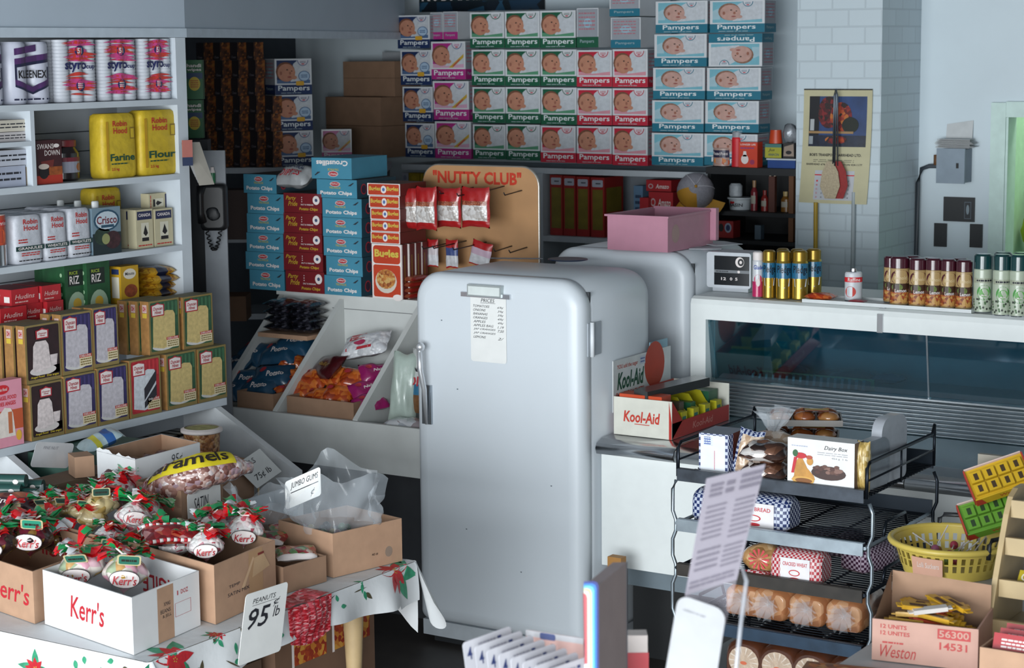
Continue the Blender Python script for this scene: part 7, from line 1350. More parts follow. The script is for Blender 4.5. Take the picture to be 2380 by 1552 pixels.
# ---- goods down in the sloping bins
tbp = P(467, 1062, X=-5.16); TR_ = P(525, 1000, X=-5.16); Rt = .072
b = MB(); NUT = CELLS(('8a5a38', 'a5744a', '6d4428', 'b08a5c', '7a4e30'), 75, .35, .6); b.lathe([(Rt * .92, 0, NUT), (Rt, .11, NUT)], NUT, 30)
ld = MB(); ld.lathe([(Rt + .004, .108), (Rt + .01, .112), (Rt + .01, .122), (Rt - .004, .128)], LBLW, 30, cap=False); ld.lathe([(.0, .124), (Rt - .004, .124)], M('9a9a6a', .5, noise=.3, scale=40), 30, cap=False)
bs3 = MB(); bs3.lathe([(Rt * 1.05, -.006), (Rt * 1.08, .008)], M('b5bac0', .4), 30)
Proto('peanut_tub', 'tub', 2 * Rt, 2 * Rt, .13, b, [('lid', ld), ('base_rim', bs3)]).put('clear round tub of peanuts with white lid', (-5.17, tbp.y + .02, .868))
m = MB(); m.box(-.14, .14, -.14, .14, 0, .215, KRAFT2); Proto('brown_carton', 'carton', .28, .28, .215, m).put('brown carton under the peanut tub in the end bin', (-5.17, tbp.y + .02, .642))
for i in range(5):
    b = MB(); b.box(-.03, .03, -.05, .05, 0, .035, M('15171a', .4)); b.rect(FY(-.03, -.05, 0), .004, .01, .056, .024, LBLW); p = P(345 + i * 19, 996 - i * 4, X=-5.30); Proto('cough_drop_box', 'box', .06, .1, .035, b).put('small black and white box, %s along the back of the end bin' % ORD[i], (p.x, p.y, .93), PI / 2, 'small black and white boxes')
m = MB(); m.box(-.06, .06, -.19, .19, 0, .285, SHB); Proto('wooden_block', 'block', .12, .38, .285, m).put('pale wooden riser under the small black boxes', (-5.31, P(383, 990, X=-5.3).y, .642))
bg, tp = pillow(.16, .1, .05, lambda u, v, s: M('2a5a9a', .3, coat=.5) if .55 < u < .8 else (M('b5b03a', .35) if .25 < u < .45 else M('9fb3b8', .3, noise=.2, coat=.5)), 55); p = P(235, 1020, X=-5.25); Proto('candy_bag', 'bag of candy', .16, .1, .05, bg).put('blue and yellow candy bag in the bin behind the torn box', (p.x, p.y, p.z - .03), RAD(70), rot=(RAD(10), RAD(-20), RAD(70)))
m = MB(); m.box(-.13, .13, -.2, .2, 0, p.z - .03 - .645, M('3a5a50', .6)); Proto('brown_carton', 'carton', .26, .4, .2, m).put('dark green carton in the middle bin under the blue and yellow bag', (-5.3, p.y, .642))
b = MB(); b.box(-.035, .035, -.045, .045, 0, .075, KRAFT); p = P(190, 1104, X=-5.05); Proto('brown_carton', 'carton', .07, .09, .075, b).put('small tan carton between the blank card and the torn box', (p.x, p.y, p.z), RAD(60))
m = MB(); m.box(-.08, .06, -.16, .16, 0, max(.02, p.z - .645), M('6d5a48', .7)); Proto('brown_carton', 'carton', .14, .32, .2, m).put('brown carton under the small tan carton', (-5.08, p.y, .642))
# green rolled packs and dark cookies in the near bin
GRN = M('1f4640', .35, coat=.3)
for i, (px, py) in enumerate(((22, 1118), (62, 1130), (12, 1140), (92, 1146), (150, 1168), (48, 1150))):
    p = P(px, py, X=-5.02 if i < 4 else -4.98); b = MB(); b.loft([[(-.06, .022 * math.cos(a), .022 + .022 * math.sin(a)) for a in [2 * PI * k / 14 for k in range(14)]], [(.06, .022 * math.cos(a), .022 + .022 * math.sin(a)) for a in [2 * PI * k / 14 for k in range(14)]]], GRN); b.ell(lambda u, v, k=0: (u, -.0222 - k * EPS, .022 + v), .03, 0, .01, .008, LBLW, 1)
    Proto('mint_roll', 'roll', .12, .044, .044, b).put('dark green wrapped roll, %s in the near bin' % ['topmost', 'second from the top', 'at the picture edge', 'fourth along the divider', 'lying loose beside the candy carton', 'hidden lowest'][i], (p.x, p.y, p.z - .02), RAD(25), 'dark green rolls')
m = MB(); m.box(-.2, .16, -.36, .12, 0, P(60, 1150, X=-5.0).z - .06 - .645, M('2a3a38', .7)); Proto('brown_carton', 'carton', .4, .5, .2, m).put('dark carton in the near bin under the green rolls', (-5.17, P(60, 1150, X=-5.0).y, .642))
bg, tp = pillow(.2, .1, .06, lambda u, v, s: M('3f1f26', .3, coat=.4) if v < .5 else CELLS(('6d3a30', '8a4a38', '5a2a26', '9a5a40'), 40, .3, .4, coat=.4), 57); fq = onpil(tp); bg.text(fq, 'Ginger', .05, .15, .7, .42, LBLW, 2, .02, .2); p = P(45, 1180, Z=.94); Proto('cookie_package', 'package', .2, .1, .06, bg).put('brown package lettered Ginger lying above the white-rimmed carton', (p.x, p.y, .93), RAD(10), rot=(RAD(30), 0, RAD(25)))

# ---- under the table
def ub(label, x0, x1, y0, y1, z0, z1, m, prints=None):
    b = MB(); w, d, h = x1 - x0, y1 - y0, z1 - z0; b.box(-w / 2, w / 2, -d / 2, d / 2, 0, h, m)
    if prints: prints(b, w, d, h)
    return Proto('storage_carton', 'carton', w, d, h, b).put(label, ((x0 + x1) / 2, (y0 + y1) / 2, z0))
def pnood(b, w, d, h):
    s_ = lambda u, v, k=0: (w / 2 + k * EPS, -d / 2 + u, v)
    for a, c in ((.18, .5), (.58, .95)): b.rect(s_, d * a, h * .62, d * c, h * .98, CELLS(('9a3a1c', 'b5702a', '8a2a18', 'c08a3a'), 60, .5, 0)); b.rect(s_, d * a - .012, h * .6, d * a, h * .98, LBLW, 2)
ub('brown carton with orange printed panels under the table', -4.45, -3.985, 4.74, 5.27, .30, .57, M('6d5240', .8), pnood)
ub('grey-white carton standing on the floor under the brown one', -4.5, -3.975, 4.70, 5.30, 0, .297, M('8a8a90', .7))
ub('dark brown carton nearer the camera under the table', -4.55, -4.0, 4.22, 4.69, 0, .53, M('5a4638', .8))
b = MB(); b.lathe([(0, 0, M('7a1a1c', .4)), (.045, .0, M('7a1a1c', .4)), (.05, .006, BLACK), (.06, .006, BLACK), (.062, .0, BLACK), (.05, -.03, BLACK)], BLACK, 24); p = P(788, 1552, X=-4.0); o = link('wheel', b.data('wheel'), None, (-3.955, p.y - .06, .235), (0, RAD(90), 0)); tag(o, 'black-rimmed red disc against the grey-white carton', 'disc')
# ================================================================ wire bread rack in front of the deli case
RY0, RY1 = 5.60, 6.18; RX0, RX1 = -2.985, -2.335; WIRE = M('20262e', .35, .7); GALV = M('8f9aa2', .38, .8, noise=.15)
rk = thing('bread_rack', 'black wire bread rack with four slanting shelves in front of the deli case', 'rack', (0, 0, 0))
SZ = [P(1800, 1135, Y=RY0).z, P(1850, 1262, Y=RY0).z, P(1870, 1372, Y=RY0).z, P(1870, 1500, Y=RY0).z]
for i, z in enumerate(SZ):
    m = MB(); lm = (M('3a4048', .4, .6, noise=.3, scale=20), GALV, M('2a2622', .5, .3, noise=.3), M('26384a', .45, .5, noise=.2))[i]
    m.box(RX0, RX1, RY0 - .006, RY0, z - .012, z + .028, lm); m.box(RX0, RX1, RY0, RY0 + .014, z + .026, z + .029, lm); part('front_lip', m, rk)
    m = MB()
    for k in range(23): y = RY0 + .02 + (RY1 - RY0 - .03) * k / 22; m.tube([(RX0, y, z + .002), (RX1, y, z + .002)], .003, WIRE, 5)
    for k in range(5): x = RX0 + .01 + (RX1 - RX0 - .02) * k / 4; m.tube([(x, RY0, z - .002), (x, RY1, z - .002)], .004, WIRE, 5)
    part('wire_deck', m, rk)
    m = MB(); m.box(RX0, RX1, RY1, RY1 + .006, z - .01, z + .05, M('1c2630', .5, .5)); part('back_lip', m, rk)
    for x in (RX0 - .004, RX1 + .004):
        m = MB()
        if i == 0:
            m.tube([(x, RY0 + .01, z), (x, RY0 + .01, z + .095), (x, RY0 + .03, z + .11), (x, RY1 - .02, z + .11), (x, RY1, z + .14)], .006, WIRE, 6); m.tube([(x, RY0 + .01, z + .055), (x, RY1, z + .055)], .0035, WIRE, 5); m.tube([(x, RY1, z), (x, RY1, z + .14)], .005, WIRE, 6); m.tube([(x, (RY0 + RY1) / 2, z), (x, (RY0 + RY1) / 2, z + .11)], .0035, WIRE, 5)
        else:
            m.tube([(x, RY0, z + .012), (x, RY1, z + .012)], .006, GALV if i == 1 else WIRE, 6); m.tube([(x, RY0 + .15, z + .02), (x, RY0 + .17, z + .06), (x, RY0 + .33, z + .06), (x, RY0 + .35, z + .02)], .006, WIRE, 6)
        part('side_guard', m, rk)
for x in (RX0 - .012, RX1 + .012):
    for y in (RY0 + .012, RY1 - .02):
        m = MB(); pts = []
        for i in range(3): z1_, z2_ = SZ[i] - .015, SZ[i + 1] + .03; pts += [(x, y, z1_), (x + (.012 if x > -2.5 else -.012), y, z1_ - .03), (x + (.012 if x > -2.5 else -.012), y, z2_ + .02), (x, y, z2_ - .01)]
        m.tube(pts + [(x, y, 0.002)], .006, GALV if y < 5.8 else WIRE, 6); part('post', m, rk)
GB_ = CHECK('1c2c5c', 'b5bccb', 95); GR_ = CHECK('a8303a', 'd3c0c0', 95); GD_ = CHECK('3a1c34', 'a99aa8', 95)
z0_ = SZ[0] + .007
# gingham bread-crumb box, standing at the left of the top shelf
p0 = P(1623, 1090, Y=RY0 + .04); p1 = P(1690, 1108, Y=RY0 + .04); w = p1.x - p0.x; h = P(1650, 1008, Y=RY0 + .04).z - z0_; d = .13
b = MB(); b.box(-w / 2, w / 2, -d / 2, d / 2, 0, h, GB_, right=M('5c2418', .5), top=M('7d8490', .5)); f = FY(-w / 2, -d / 2, 0); b.rect(f, .006, .006, w - .012, h - .006, M('d0d4da', .5)); b.rect(f, .018, h * .74, .042, h * .92, M('4a5f9a', .5), 2); b.scribble(f, .018, h * .7, .05, h * .92, M('c2cad8', .5), 4, 3, 1); b.rect(f, w * .52, h * .15, w * .54, h * .6, M('b5606a', .5), 2)
s_ = lambda u, v, k=0: (w / 2 + k * EPS, -d / 2 + u, v); b.rect(s_, 0, 0, .035, h, GB_); b.rect(s_, d - .02, 0, d, h, GB_)
Proto('cake_box', 'box', w, d, h, b).put('white box with blue gingham side at the left end of the top rack shelf', ((p0.x + p1.x) / 2, RY0 + .04 + d / 2, z0_), RAD(3))
# gingham bag leaning, foil-wrapped cakes, dairy box, bread and tray
bgm = lambda u, v, s: GB_ if (u < .2 or v > .88 or v < .06) else CELLS(('b59a80', 'c2aa90', 'a58a70', 'cbb8a4'), 40, .3, .4, coat=.5)
o = hangbag(.12, .19, .06, bgm, 101, 'bread_bag', 'bag of bread').onY('clear bag of rolls edged with blue gingham beside the white box', RY0 + .05, 1690, 1745, 1108, 1000, z0_); o.rotation_euler = (RAD(-8), RAD(10), RAD(8))
FOI = CELLS(('3a241c', '5a3a2a', 'a5948a', '4a2e22', 'd0cac6', '2a1a16', '6d4a38'), 26, .15, .8, .3, (1, 1, 2.2), coat=.6)
bg, _t = pillow(.155, .1, .07, lambda u, v, s: FOI, 102); fc = Proto('wrapped_cake', 'wrapped cake', .155, .1, .07, bg); pc = P(1778, 1110, Y=RY0 + .06)
for i in range(2): fc.put('brown cake in shiny wrap, %s of the two beside the Dairy Box' % ('lower', 'upper')[i], (pc.x, RY0 + .07, z0_ + .062 * i), RAD(4), 'brown wrapped cakes', (1, 1, .92), rot=(RAD(14), 0, RAD(4)))
d0 = P(1830, 1130, Y=RY0 + .012); d1 = P(1985, 1142, Y=RY0 + .012); w = d1.x - d0.x; h = P(1830, 1016, Y=RY0 + .012).z - z0_; d = .07
b = MB(); DW = M('d3d3d2', .45); b.box(-w / 2, w / 2, -d / 2, d / 2, 0, h, DW, right=M('6d5a50', .6)); f = FY(-w / 2, -d / 2, 0)
b.text(f, 'Dairy Box', w * .55, h * .8, w * .9, h * .9, M('2a2428', .5), 2, .006, .3); b.scribble(f, w * .45, h * .7, w * .9, h * .78, M('9a9aa0', .5), 2, 3, 2, .3); b.text(f, '454 g  1 lb', w * .66, h * .64, w * .9, h * .68, M('7d7d84', .5), 2, 0); b.scribble(f, w * .06, h * .83, w * .3, h * .87, M('9aa0b5', .5), 1, 2, 4)
BL_ = M('b5823a', .4, noise=.2, scale=40); b.poly(f, [(w * .06, h * .16), (w * .1, h * .24), (w * .12, h * .5), (w * .17, h * .62), (w * .23, h * .6), (w * .3, h * .42), (w * .4, h * .28), (w * .42, h * .2), (w * .26, h * .09)], BL_, 2); b.ell(f, w * .24, h * .17, w * .17, h * .075, M('c99a4a', .4), 3); b.ell(f, w * .25, h * .165, w * .13, h * .05, M('7a4a1c', .4), 3.5); b.poly(f, [(w * .06, h * .3), (w * .1, h * .3), (w * .15, h * .62), (w * .1, h * .62)], REDP, 4); b.ell(f, w * .2, h * .66, w * .09, h * .06, REDP, 4); b.ell(f, w * .12, h * .7, w * .04, h * .07, M('2a5a34', .5), 5); b.ell(f, w * .34, h * .56, w * .05, h * .08, BL_, 3); b.ell(f, w * .33, h * .64, w * .05, h * .04, M('a54a34', .5), 4)
b.ell(f, w * .62, h * .36, w * .26, h * .14, M('3a2420', .5), 2); rnd = random.Random(6)
for i in range(22): b.ell(f, w * (.62 + rnd.uniform(-.2, .2)), h * (.38 + rnd.uniform(-.05, .12)), w * .04, h * .035, M(('5a3a30', '7a5a50', '4a2a24')[i % 3], .4), 3 + .05 * i, 8)
b.text(f, 'NEILSON', w * .44, h * .06, w * .72, h * .11, M('a09a9a', .5), 2, 0)
Proto('chocolate_box', 'box', w, d, h, b).put('white Dairy Box of chocolates with gold bell picture on the top rack shelf', ((d0.x + d1.x) / 2, RY0 + .012 + d / 2, z0_))
o = hangbag(.075, .16, .05, lambda u, v, s: CELLS(('b59a5a', 'c2a86a', 'a58a4a', 'cbb88a'), 60, .35, .4, coat=.4), 103, 'bread_bag', 'bag of bread').onY('pale crispbread pack squeezed beside the Dairy Box', RY0 + .03, 1984, 2014, 1142, 1028, z0_)
for px_, dx_, mt_, nm, hh, lab in ((2032, .11, M('7d838a', .35, .5, noise=.15, coat=.4), 'bread_bag', .155, 'grey foil bag standing at the right end of the top rack shelf'), (2072, .24, M('a0a4ab', .4, .2, noise=.12, coat=.4), 'bread_tray', .21, 'pale rounded pack standing furthest back at the right end of the top shelf')):
    p = P(px_, 1120, Y=RY0 + dx_); b = MB(); b.loft([[(x_, y, c) for y, c in rr_pts(-.09, .09, 0, hh, .02, .05)] for x_ in (-.018, -.014, .014, .018)], mt_); 
    if nm == 'bread_tray': b.ell(lambda u, v, k=0: (-.0185 - k * EPS, u, v), 0, hh * .8, .06, .035, M('4a2a1c', .4), 1)
    o = link(nm, b.data(nm), None, (min(p.x, RX1 - .035 if dx_ < .2 else RX1 - .03), RY0 + dx_ + .03, z0_ + .001), (0, 0, RAD(-4))); tag(o, lab, 'bread pack')
# trays of pastries at the back and a knotted clear bag
TRY = M('8a8682', .5); PAS = CELLS(('6d3a1c', '8a4a24', 'a5602c', '5a2e18', '9a6a3a'), 22, .25, .6, coat=.6)
pt = P(1845, 1005, Y=RY0 + .42); zz = z0_
for i in range(3):
    b = MB(); b.box(-.12, .12, -.075, .075, 0, .006, TRY); b.box(-.125, .125, -.08, -.075, 0, .018, TRY); b.box(-.125, .125, .075, .08, 0, .018, TRY); b.box(.12, .125, -.075, .075, 0, .018, TRY); b.box(-.125, -.12, -.075, .075, 0, .018, TRY)
    ps = []
    for j in range(6): m = MB(); m.blob((-.08 + .08 * (j % 3), -.036 + .072 * (j // 3), .02), (.038, .034, .018), PAS, j + i * 7, .08, 12, 7); ps.append(('pastry', m))
    lb = MB(); lb.rect(lambda u, v, k=0: (.0 + u, -.05 + v, .041 + k * EPS), 0, 0, .08, .05, M('b5922c', .5), 0); lb.rect(lambda u, v, k=0: (.0 + u, -.05 + v, .041 + k * EPS), .0, .0, .08, .01, RED, 1); ps.append(('price_label', lb))
    Proto('pastry_tray', 'tray of pastries', .25, .16, .05, b, ps).put('wrapped tray of brown pastries, %s in the pile behind the Dairy Box' % ('lowest', 'middle', 'topmost')[i], (pt.x + .01 * i, RY0 + .46, zz + .14 if 0 else zz + .06 * i), RAD(18 + 4 * i), 'pastry trays', (1.0, 1.0, 1.15)); 
pk = P(1770, 1000, Y=RY0 + .2)
b = MB(); b.blob((0, 0, .06), (.11, .08, .065), CELLS(('a58a70', 'b59a84', '8a6a50', 'c2b0a0'), 25, .2, .6, coat=.6), 12, .12, 18, 10)
m = MB(); 
for i in range(6):
    a = i * 1.05; d_ = Vector((math.cos(a) * .5, math.sin(a) * .5, .9)).normalized(); s__ = Vector((-math.sin(a), math.cos(a), 0)); m.grid(lambda u, v: tuple(Vector((0, 0, .115)) + d_ * (.09 * u) + s__ * (.06 * (v - .5) * (.2 + 1.6 * u)) + Vector((.006 * math.sin(9 * v + i), 0, .006 * math.sin(7 * u + i)))), 5, 5, FL)
Proto('bun_bag', 'bag of buns', .22, .16, .2, b, [('twisted_top', m)]).put('clear twisted bag of buns behind the shiny wrapped cakes', (pk.x + .02, RY0 + .25, z0_))
# second shelf: gingham loaves
def loaf(mat, lab_m, seed, w=.24, d=.11, h=.11, word=None, wc=None):
    lo = lambda x, k: [(x, y * k, .0 + c * k + (1 - k) * h * .45) for y, c in rr_pts(-d / 2, d / 2, 0, h, .015, .04, 5)]
    b = MB(); b.loft([lo(-w / 2, .75), lo(-w / 2 + .015, .97), lo(-w * .2, 1), lo(w * .2, 1.01), lo(w / 2 - .015, .97), lo(w / 2, .75)], mat)
    if lab_m: f = lambda u, v, k=0: (-w / 2 + u, -d / 2 - .0015 - k * EPS, v); b.rect(f, w * .22, .004, w * .8, h * .8, lab_m, 1)
    if word: b.text(f, word, w * .27, h * .56, w * .75, h * .68, wc, 2, .015); b.ell(f, w * .5, h * .35, w * .11, h * .1, wc, 2); b.ell(f, w * .5, h * .35, w * .09, h * .07, lab_m, 3); b.ell(f, w * .5, h * .16, w * .1, h * .05, wc, 2)
    return b
LWH = M('d5d2d4', .4); lb_ = Proto('bread_loaf', 'bread', .24, .11, .11, loaf(GB_, LWH, 1, word='HOVIS BREAD', wc=REDP))
z2_ = SZ[1] + .007
lb_.put('loaf in blue gingham wrap at the left of the second rack shelf', (P(1625, 1190, Y=RY0 + .03).x + .07, RY0 + .12, z2_), RAD(0), 'blue gingham loaves'); lb_.put('loaf in blue gingham wrap nearest the empty part of the second rack shelf', (P(1760, 1230, Y=RY0 + .03).x - .03, RY0 + .12, z2_), 0, 'blue gingham loaves')
z3_ = SZ[2] + .007
lr = Proto('bread_loaf', 'bread', .24, .11, .11, loaf(GR_, LWH, 2, word='CRACKED WHEAT', wc=REDP)); pl_ = P(1850, 1335, Y=RY0 + .03); lr.put('loaf in red gingham wrap with white label on the third rack shelf', (pl_.x - .005, RY0 + .08, z3_), RAD(2), None, (.72, 1, .95))
bn_ = MB(); bn_.blob((0, 0, .05), (.07, .06, .05), CELLS(('b58a5a', 'c29a6a', 'a57a4a', 'cbaa80'), 30, .25, .5, coat=.6), 3, .08, 16, 10)
m = MB(); 
for i in range(12): a = i * PI / 6; m.poly(lambda u, v, k=0: (-.0 + u, -.062 - k * EPS, .06 + v), [(0.002 * math.cos(a), .002 * math.sin(a)), (.034 * math.cos(a - .12), .034 * math.sin(a - .12)), (.036 * math.cos(a + .12), .036 * math.sin(a + .12))], REDP, 1)
tw_ = MB(); tw_.blob((.0, -.07, .012), (.05, .02, .014), GR_, 6, .3, 12, 7)
Proto('bread_loaf', 'bread', .14, .12, .1, bn_, [('rosette', m), ('twisted_end', tw_)]).put('clear bread bag with red rosette end on the third rack shelf', (P(1755, 1320, Y=RY0 + .03).x, RY0 + .1, z3_), RAD(8))
ldk = Proto('bread_loaf', 'bread', .24, .11, .11, loaf(GD_, None, 3)); ldk.put('loaf in dark purple gingham wrap at the right end of the third rack shelf', (RX1 - .115, RY0 + .34, z3_), RAD(70), 'purple gingham loaves', (.8, 1, .8)); ldk.put('second dark gingham loaf deeper on the third rack shelf', (RX1 - .29, RY0 + .45, z3_), RAD(20), 'purple gingham loaves', (.8, 1, .8))
# between third and fourth: clear bagged loaves; lowest: round loaves with blue labels
z4_ = SZ[3] + .007; LB_ = CELLS(('a5704a', 'b5825a', '9a6440', 'b98c68'), 18, .3, .3, coat=.6); LFC = M('b5a08c', .25, noise=.15, scale=30, coat=.8, bump=.3)
def sliced(seed):
    b = MB(); b.loft([[(x, y, c) for x, c in rr_pts(-.062 * k, .062 * k, .004 * (1 - k), .1 * k, .012, .03, 5)] for y, k in ((-.12, .86), (-.115, .97), (0, 1), (.115, .97), (.12, .86))], LB_); m = MB()
    for i in range(7):
        a = i * .9; d_ = Vector((.8 * math.cos(a), -.75, .8 * math.sin(a))).normalized(); s__ = Vector((-math.sin(a), 0, math.cos(a))); m.grid(lambda u, v: tuple(Vector((0, -.121, .05)) + d_ * (.05 * u) + s__ * (.05 * (v - .5) * (.2 + 1.2 * u)) + Vector((0, .005 * math.sin(8 * v + i), .004 * math.sin(6 * u)))), 4, 4, FL)
    return Proto('bread_loaf', 'bread', .124, .24, .1, b, [('gathered_wrap', m)])
sl = sliced(1)
for i, px_ in enumerate((1725, 1795, 1876, 1960)):
    sl.put('clear-wrapped brown loaf, %s from the price list on the fourth rack shelf' % ORD[i], (P(px_, 1410, Y=RY0 + .2).x, RY0 + .30, z4_), RAD(random.uniform(-6, 6)), 'clear wrapped loaves')
# lowest tier under the fourth shelf
zl_ = SZ[3] - .15; m = MB(); m.box(RX0, RX1, RY0, RY1, zl_ - .012, zl_ - .003, M('1c2630', .5)); part('bottom_tray', m, rk)
CRU = M('4a2818', .35, noise=.3, scale=20, coat=.5)
b = MB(); b.loft([[(x, y, c) for x, c in rr_pts(-.068 * k, .068 * k, .004, .125 * k, .02, .055, 6)] for y, k in ((-.13, .9), (-.12, 1), (0, 1.02), (.12, 1))], CRU); f = FY(0, -.1305, 0); b.ell(f, 0, .055, .055, .05, LFC, 1); b.ell(f, 0, .05, .012, .006, M('b55a3a', .5), 2)
for i in range(14): a = i * .449; b.poly(f, [(.02 * math.cos(a), .055 + .018 * math.sin(a)), (.052 * math.cos(a - .06), .055 + .047 * math.sin(a - .06)), (.052 * math.cos(a + .06), .055 + .047 * math.sin(a + .06))], M('c9bcae', .2, coat=.8), 2)
ft = lambda u, v, k=0: (-.04 + u, -.1 + v, .1285 + k * .0008); b.rect(ft, .0, .0, .08, .06, M('1c2a5a', .4), 1); b.scribble(ft, .01, .01, .07, .05, M('8a94b5', .4), 3, 2, 2)
rl = Proto('bread_loaf', 'bread', .136, .26, .128, b)
for i, px_ in enumerate((1722, 1800, 1878, 1962)):
    rl.put('dark crusted loaf with blue label, %s from the price list on the lowest tier' % ORD[i], (P(px_, 1540, Y=RY0).x, RY0 + .15, zl_), 0, 'dark crusted loaves', (.98, 1, 1))

# ================================================================ near counter on the right
CZ = .93; ct = thing('sales_counter', 'pale sales counter at the lower right carrying the candy boxes', 'counter', (0, 0, 0)); CTW = M('a9a8a8', .5)
cx0 = P(2000, 1510, Z=CZ).x
b = MB(); b.box(cx0, -.9, 4.1, 5.62, CZ - .03, CZ, CTW); part('counter_top', b, ct); b = MB(); b.box(cx0 + .05, -.95, 4.15, 5.57, 0, CZ - .031, M('6d665f', .6)); part('counter_body', b, ct)
# yellow laundry-style basket
bp = P(2188, 1350, Z=CZ + .002); BR = .168; BHt = .092; cx_, cy_ = bp.x - .022, bp.y + .13
bk_ = thing('yellow_basket', 'yellow plastic basket with black handles and square holes holding lollipops', 'basket', (cx_, cy_, CZ + .001)); YB2 = M('c9b255', .4, noise=.04)
b = MB(); n = 40; rows = [(0, .8), (.012, .82), (.026, .86), (.03, .87), (.05, .9), (.054, .91), (.0735, .95), (BHt, 1.0)]
def rp(a, z, k): return (BR * k * math.cos(a), BR * k * math.sin(a), z)
for r_ in range(len(rows) - 1):
    (z0q, k0_), (z1q, k1_) = rows[r_], rows[r_ + 1]; holes = r_ in (2, 4) 
    for i in range(n * 2):
        if r_ in (2, 4) or (r_ == 4) or (r_ == 2): pass
        if (z1q - z0q) > .018 and r_ in (3, 5) and i % 2: continue
        a0_, a1_ = 2 * PI * i / (2 * n), 2 * PI * (i + 1) / (2 * n)
        b.face([rp(a0_, z0q, k0_), rp(a1_, z0q, k0_), rp(a1_, z1q, k1_), rp(a0_, z1q, k1_)], YB2, True); b.face([rp(a0_, z1q, k1_ - .02), rp(a1_, z1q, k1_ - .02), rp(a1_, z0q, k0_ - .02), rp(a0_, z0q, k0_ - .02)], YB2, True)
b.face([rp(2 * PI * i / n, .001, .8) for i in range(n)], YB2); part('body', b, bk_)
b = MB(); b.tube([rp(2 * PI * i / 48, BHt, 1.03) for i in range(48)], .0095, YB2, 8, True); part('rim', b, bk_)
for a in (-.35, 1.9):
    b = MB(); d_ = Vector((math.cos(a), math.sin(a), 0)); s__ = Vector((-d_.y, d_.x, 0)); c = d_ * BR * 1.02; b.tube([tuple(c - s__ * .04 + Vector((0, 0, BHt - .02))), tuple(c - s__ * .038 + Vector((0, 0, BHt + .022))), tuple(c - s__ * .025 + Vector((0, 0, BHt + .034))), tuple(c + s__ * .025 + Vector((0, 0, BHt + .034))), tuple(c + s__ * .038 + Vector((0, 0, BHt + .022))), tuple(c + s__ * .04 + Vector((0, 0, BHt - .02)))], .007, BLACK, 8); part('handle', b, bk_, 'black handle')
b = MB(); d_ = Vector((-.35, -.94, 0)).normalized(); f = lambda u, v, k=0: (lambda a: (BR * (.93 + v * .9) * math.cos(a), BR * (.93 + v * .9) * math.sin(a), .015 + v))(-1.95 + u / BR); b.grid(lambda u, v: f(u * .1, v * .055, 0), 8, 3, M('c99a84', .6)); b.text(lambda u, v, k=0: tuple(Vector(f(u, v, 0)) + Vector((0, -.001, 0))), 'Lolli Suckers', .02, .026, .09, .042, M('d8c8c0', .5), 2, .01); part('label', b, bk_, 'pink paper label')
for i in range(9):
    rnd = random.Random(200 + i); a = rnd.uniform(0, 6.28); r_ = rnd.uniform(0, .07); el = rnd.uniform(.1, .8); az = rnd.uniform(0, 6.28); b = MB(); b.tube([(0, 0, 0), (.09 * math.cos(el), 0, .09 * math.sin(el))], .0022, M('c2bcb8', .5), 6); h = MB(); h.blob((0, 0, 0), .013, M(('9a3a4a', 'a5803a', '7a8a3a', 'a55a7a')[i % 4], .25), i, 0, 10, 7)
    Proto('lollipop', 'lollipop', .03, .03, .09, b, [('sweet', h)]).put('lollipop with pale stick, %s in the yellow basket' % ['lying at the left', 'pointing up at the back', 'crossing the middle', 'lying at the right', 'near the black handle', 'at the back rim', 'by the front label', 'half buried in the middle', 'leaning on the far side'][i], (cx_ + r_ * math.cos(a), cy_ + r_ * math.sin(a), CZ + .03 + .004 * i), az, 'lollipops in the basket')
# tan carton lettered 12 UNITS 56300 14531
q0 = P(2026, 1532, Z=CZ + .003); q1 = P(2272, 1560, Z=CZ + .003); u_ = Vector((q1.x - q0.x, q1.y - q0.y)); n_v = Vector((-u_.y, u_.x)).normalized() * .2; pk0 = (q1.x, q1.y); PKC = M('b08a7c', .65, noise=.05)
hu = P(2030, 1440, X=q0.x, ).z; HB = P(2030, 1437, Y=q0.y).z - CZ - .003
def pr_u(m, F, H):
    f, L = F['front']; R3 = M('a5302e', .5); m.text(f, '12 UNITS', L * .08, H * .8, L * .33, H * .9, R3, 2, .02); m.text(f, '12 UNITES', L * .08, H * .64, L * .36, H * .74, R3, 2, .02); m.rect(f, L * .62, H * .68, L * .93, H * .92, R3, 1); m.text(f, '56300', L * .635, H * .72, L * .915, H * .89, PKC, 2, .02); m.text(f, '14531', L * .64, H * .42, L * .9, H * .6, R3, 2, .02)
    m.text(f, 'Weston', L * .08, H * .1, L * .42, H * .4, R3, 2, .0, .35); m.scribble(f, L * .1, H * .42, L * .3, H * .5, R3, 1, 2, 2)
oc, OF, OH = obox('candy_display_carton', 'pinkish carton lettered 12 UNITS 56300 14531 full of yellow wrapped bars', (q1.x, q1.y), (q0.x, q0.y), (q1.x + n_v.x, q1.y + n_v.y), CZ + .003, CZ + .003 + HB, PKC, KRAFT2, pr_u)
fb, Lb = OF['in_back']; m = MB(); m.face([fb(0, OH, 0), fb(Lb, OH, 0), fb(Lb, OH + .06, -6), fb(0, OH + .075, -6)], KRAFT2); m.face([fb(0, OH + .075, -7), fb(Lb, OH + .06, -7), fb(Lb, OH, -1), fb(0, OH, -1)], PKC)
fl_, Ll = OF['in_left']; m.face([fl_(0, OH, 0), fl_(Ll, OH, 0), fl_(Ll, OH + .075, -4)], KRAFT2); m.face([fl_(Ll, OH + .075, -5), fl_(Ll, OH, -1), fl_(0, OH, -1)], PKC); part('lid_flap', m, oc)
cc = Vector(oc.location); YW = M('b58a1e', .4, noise=.12, scale=40, coat=.4)
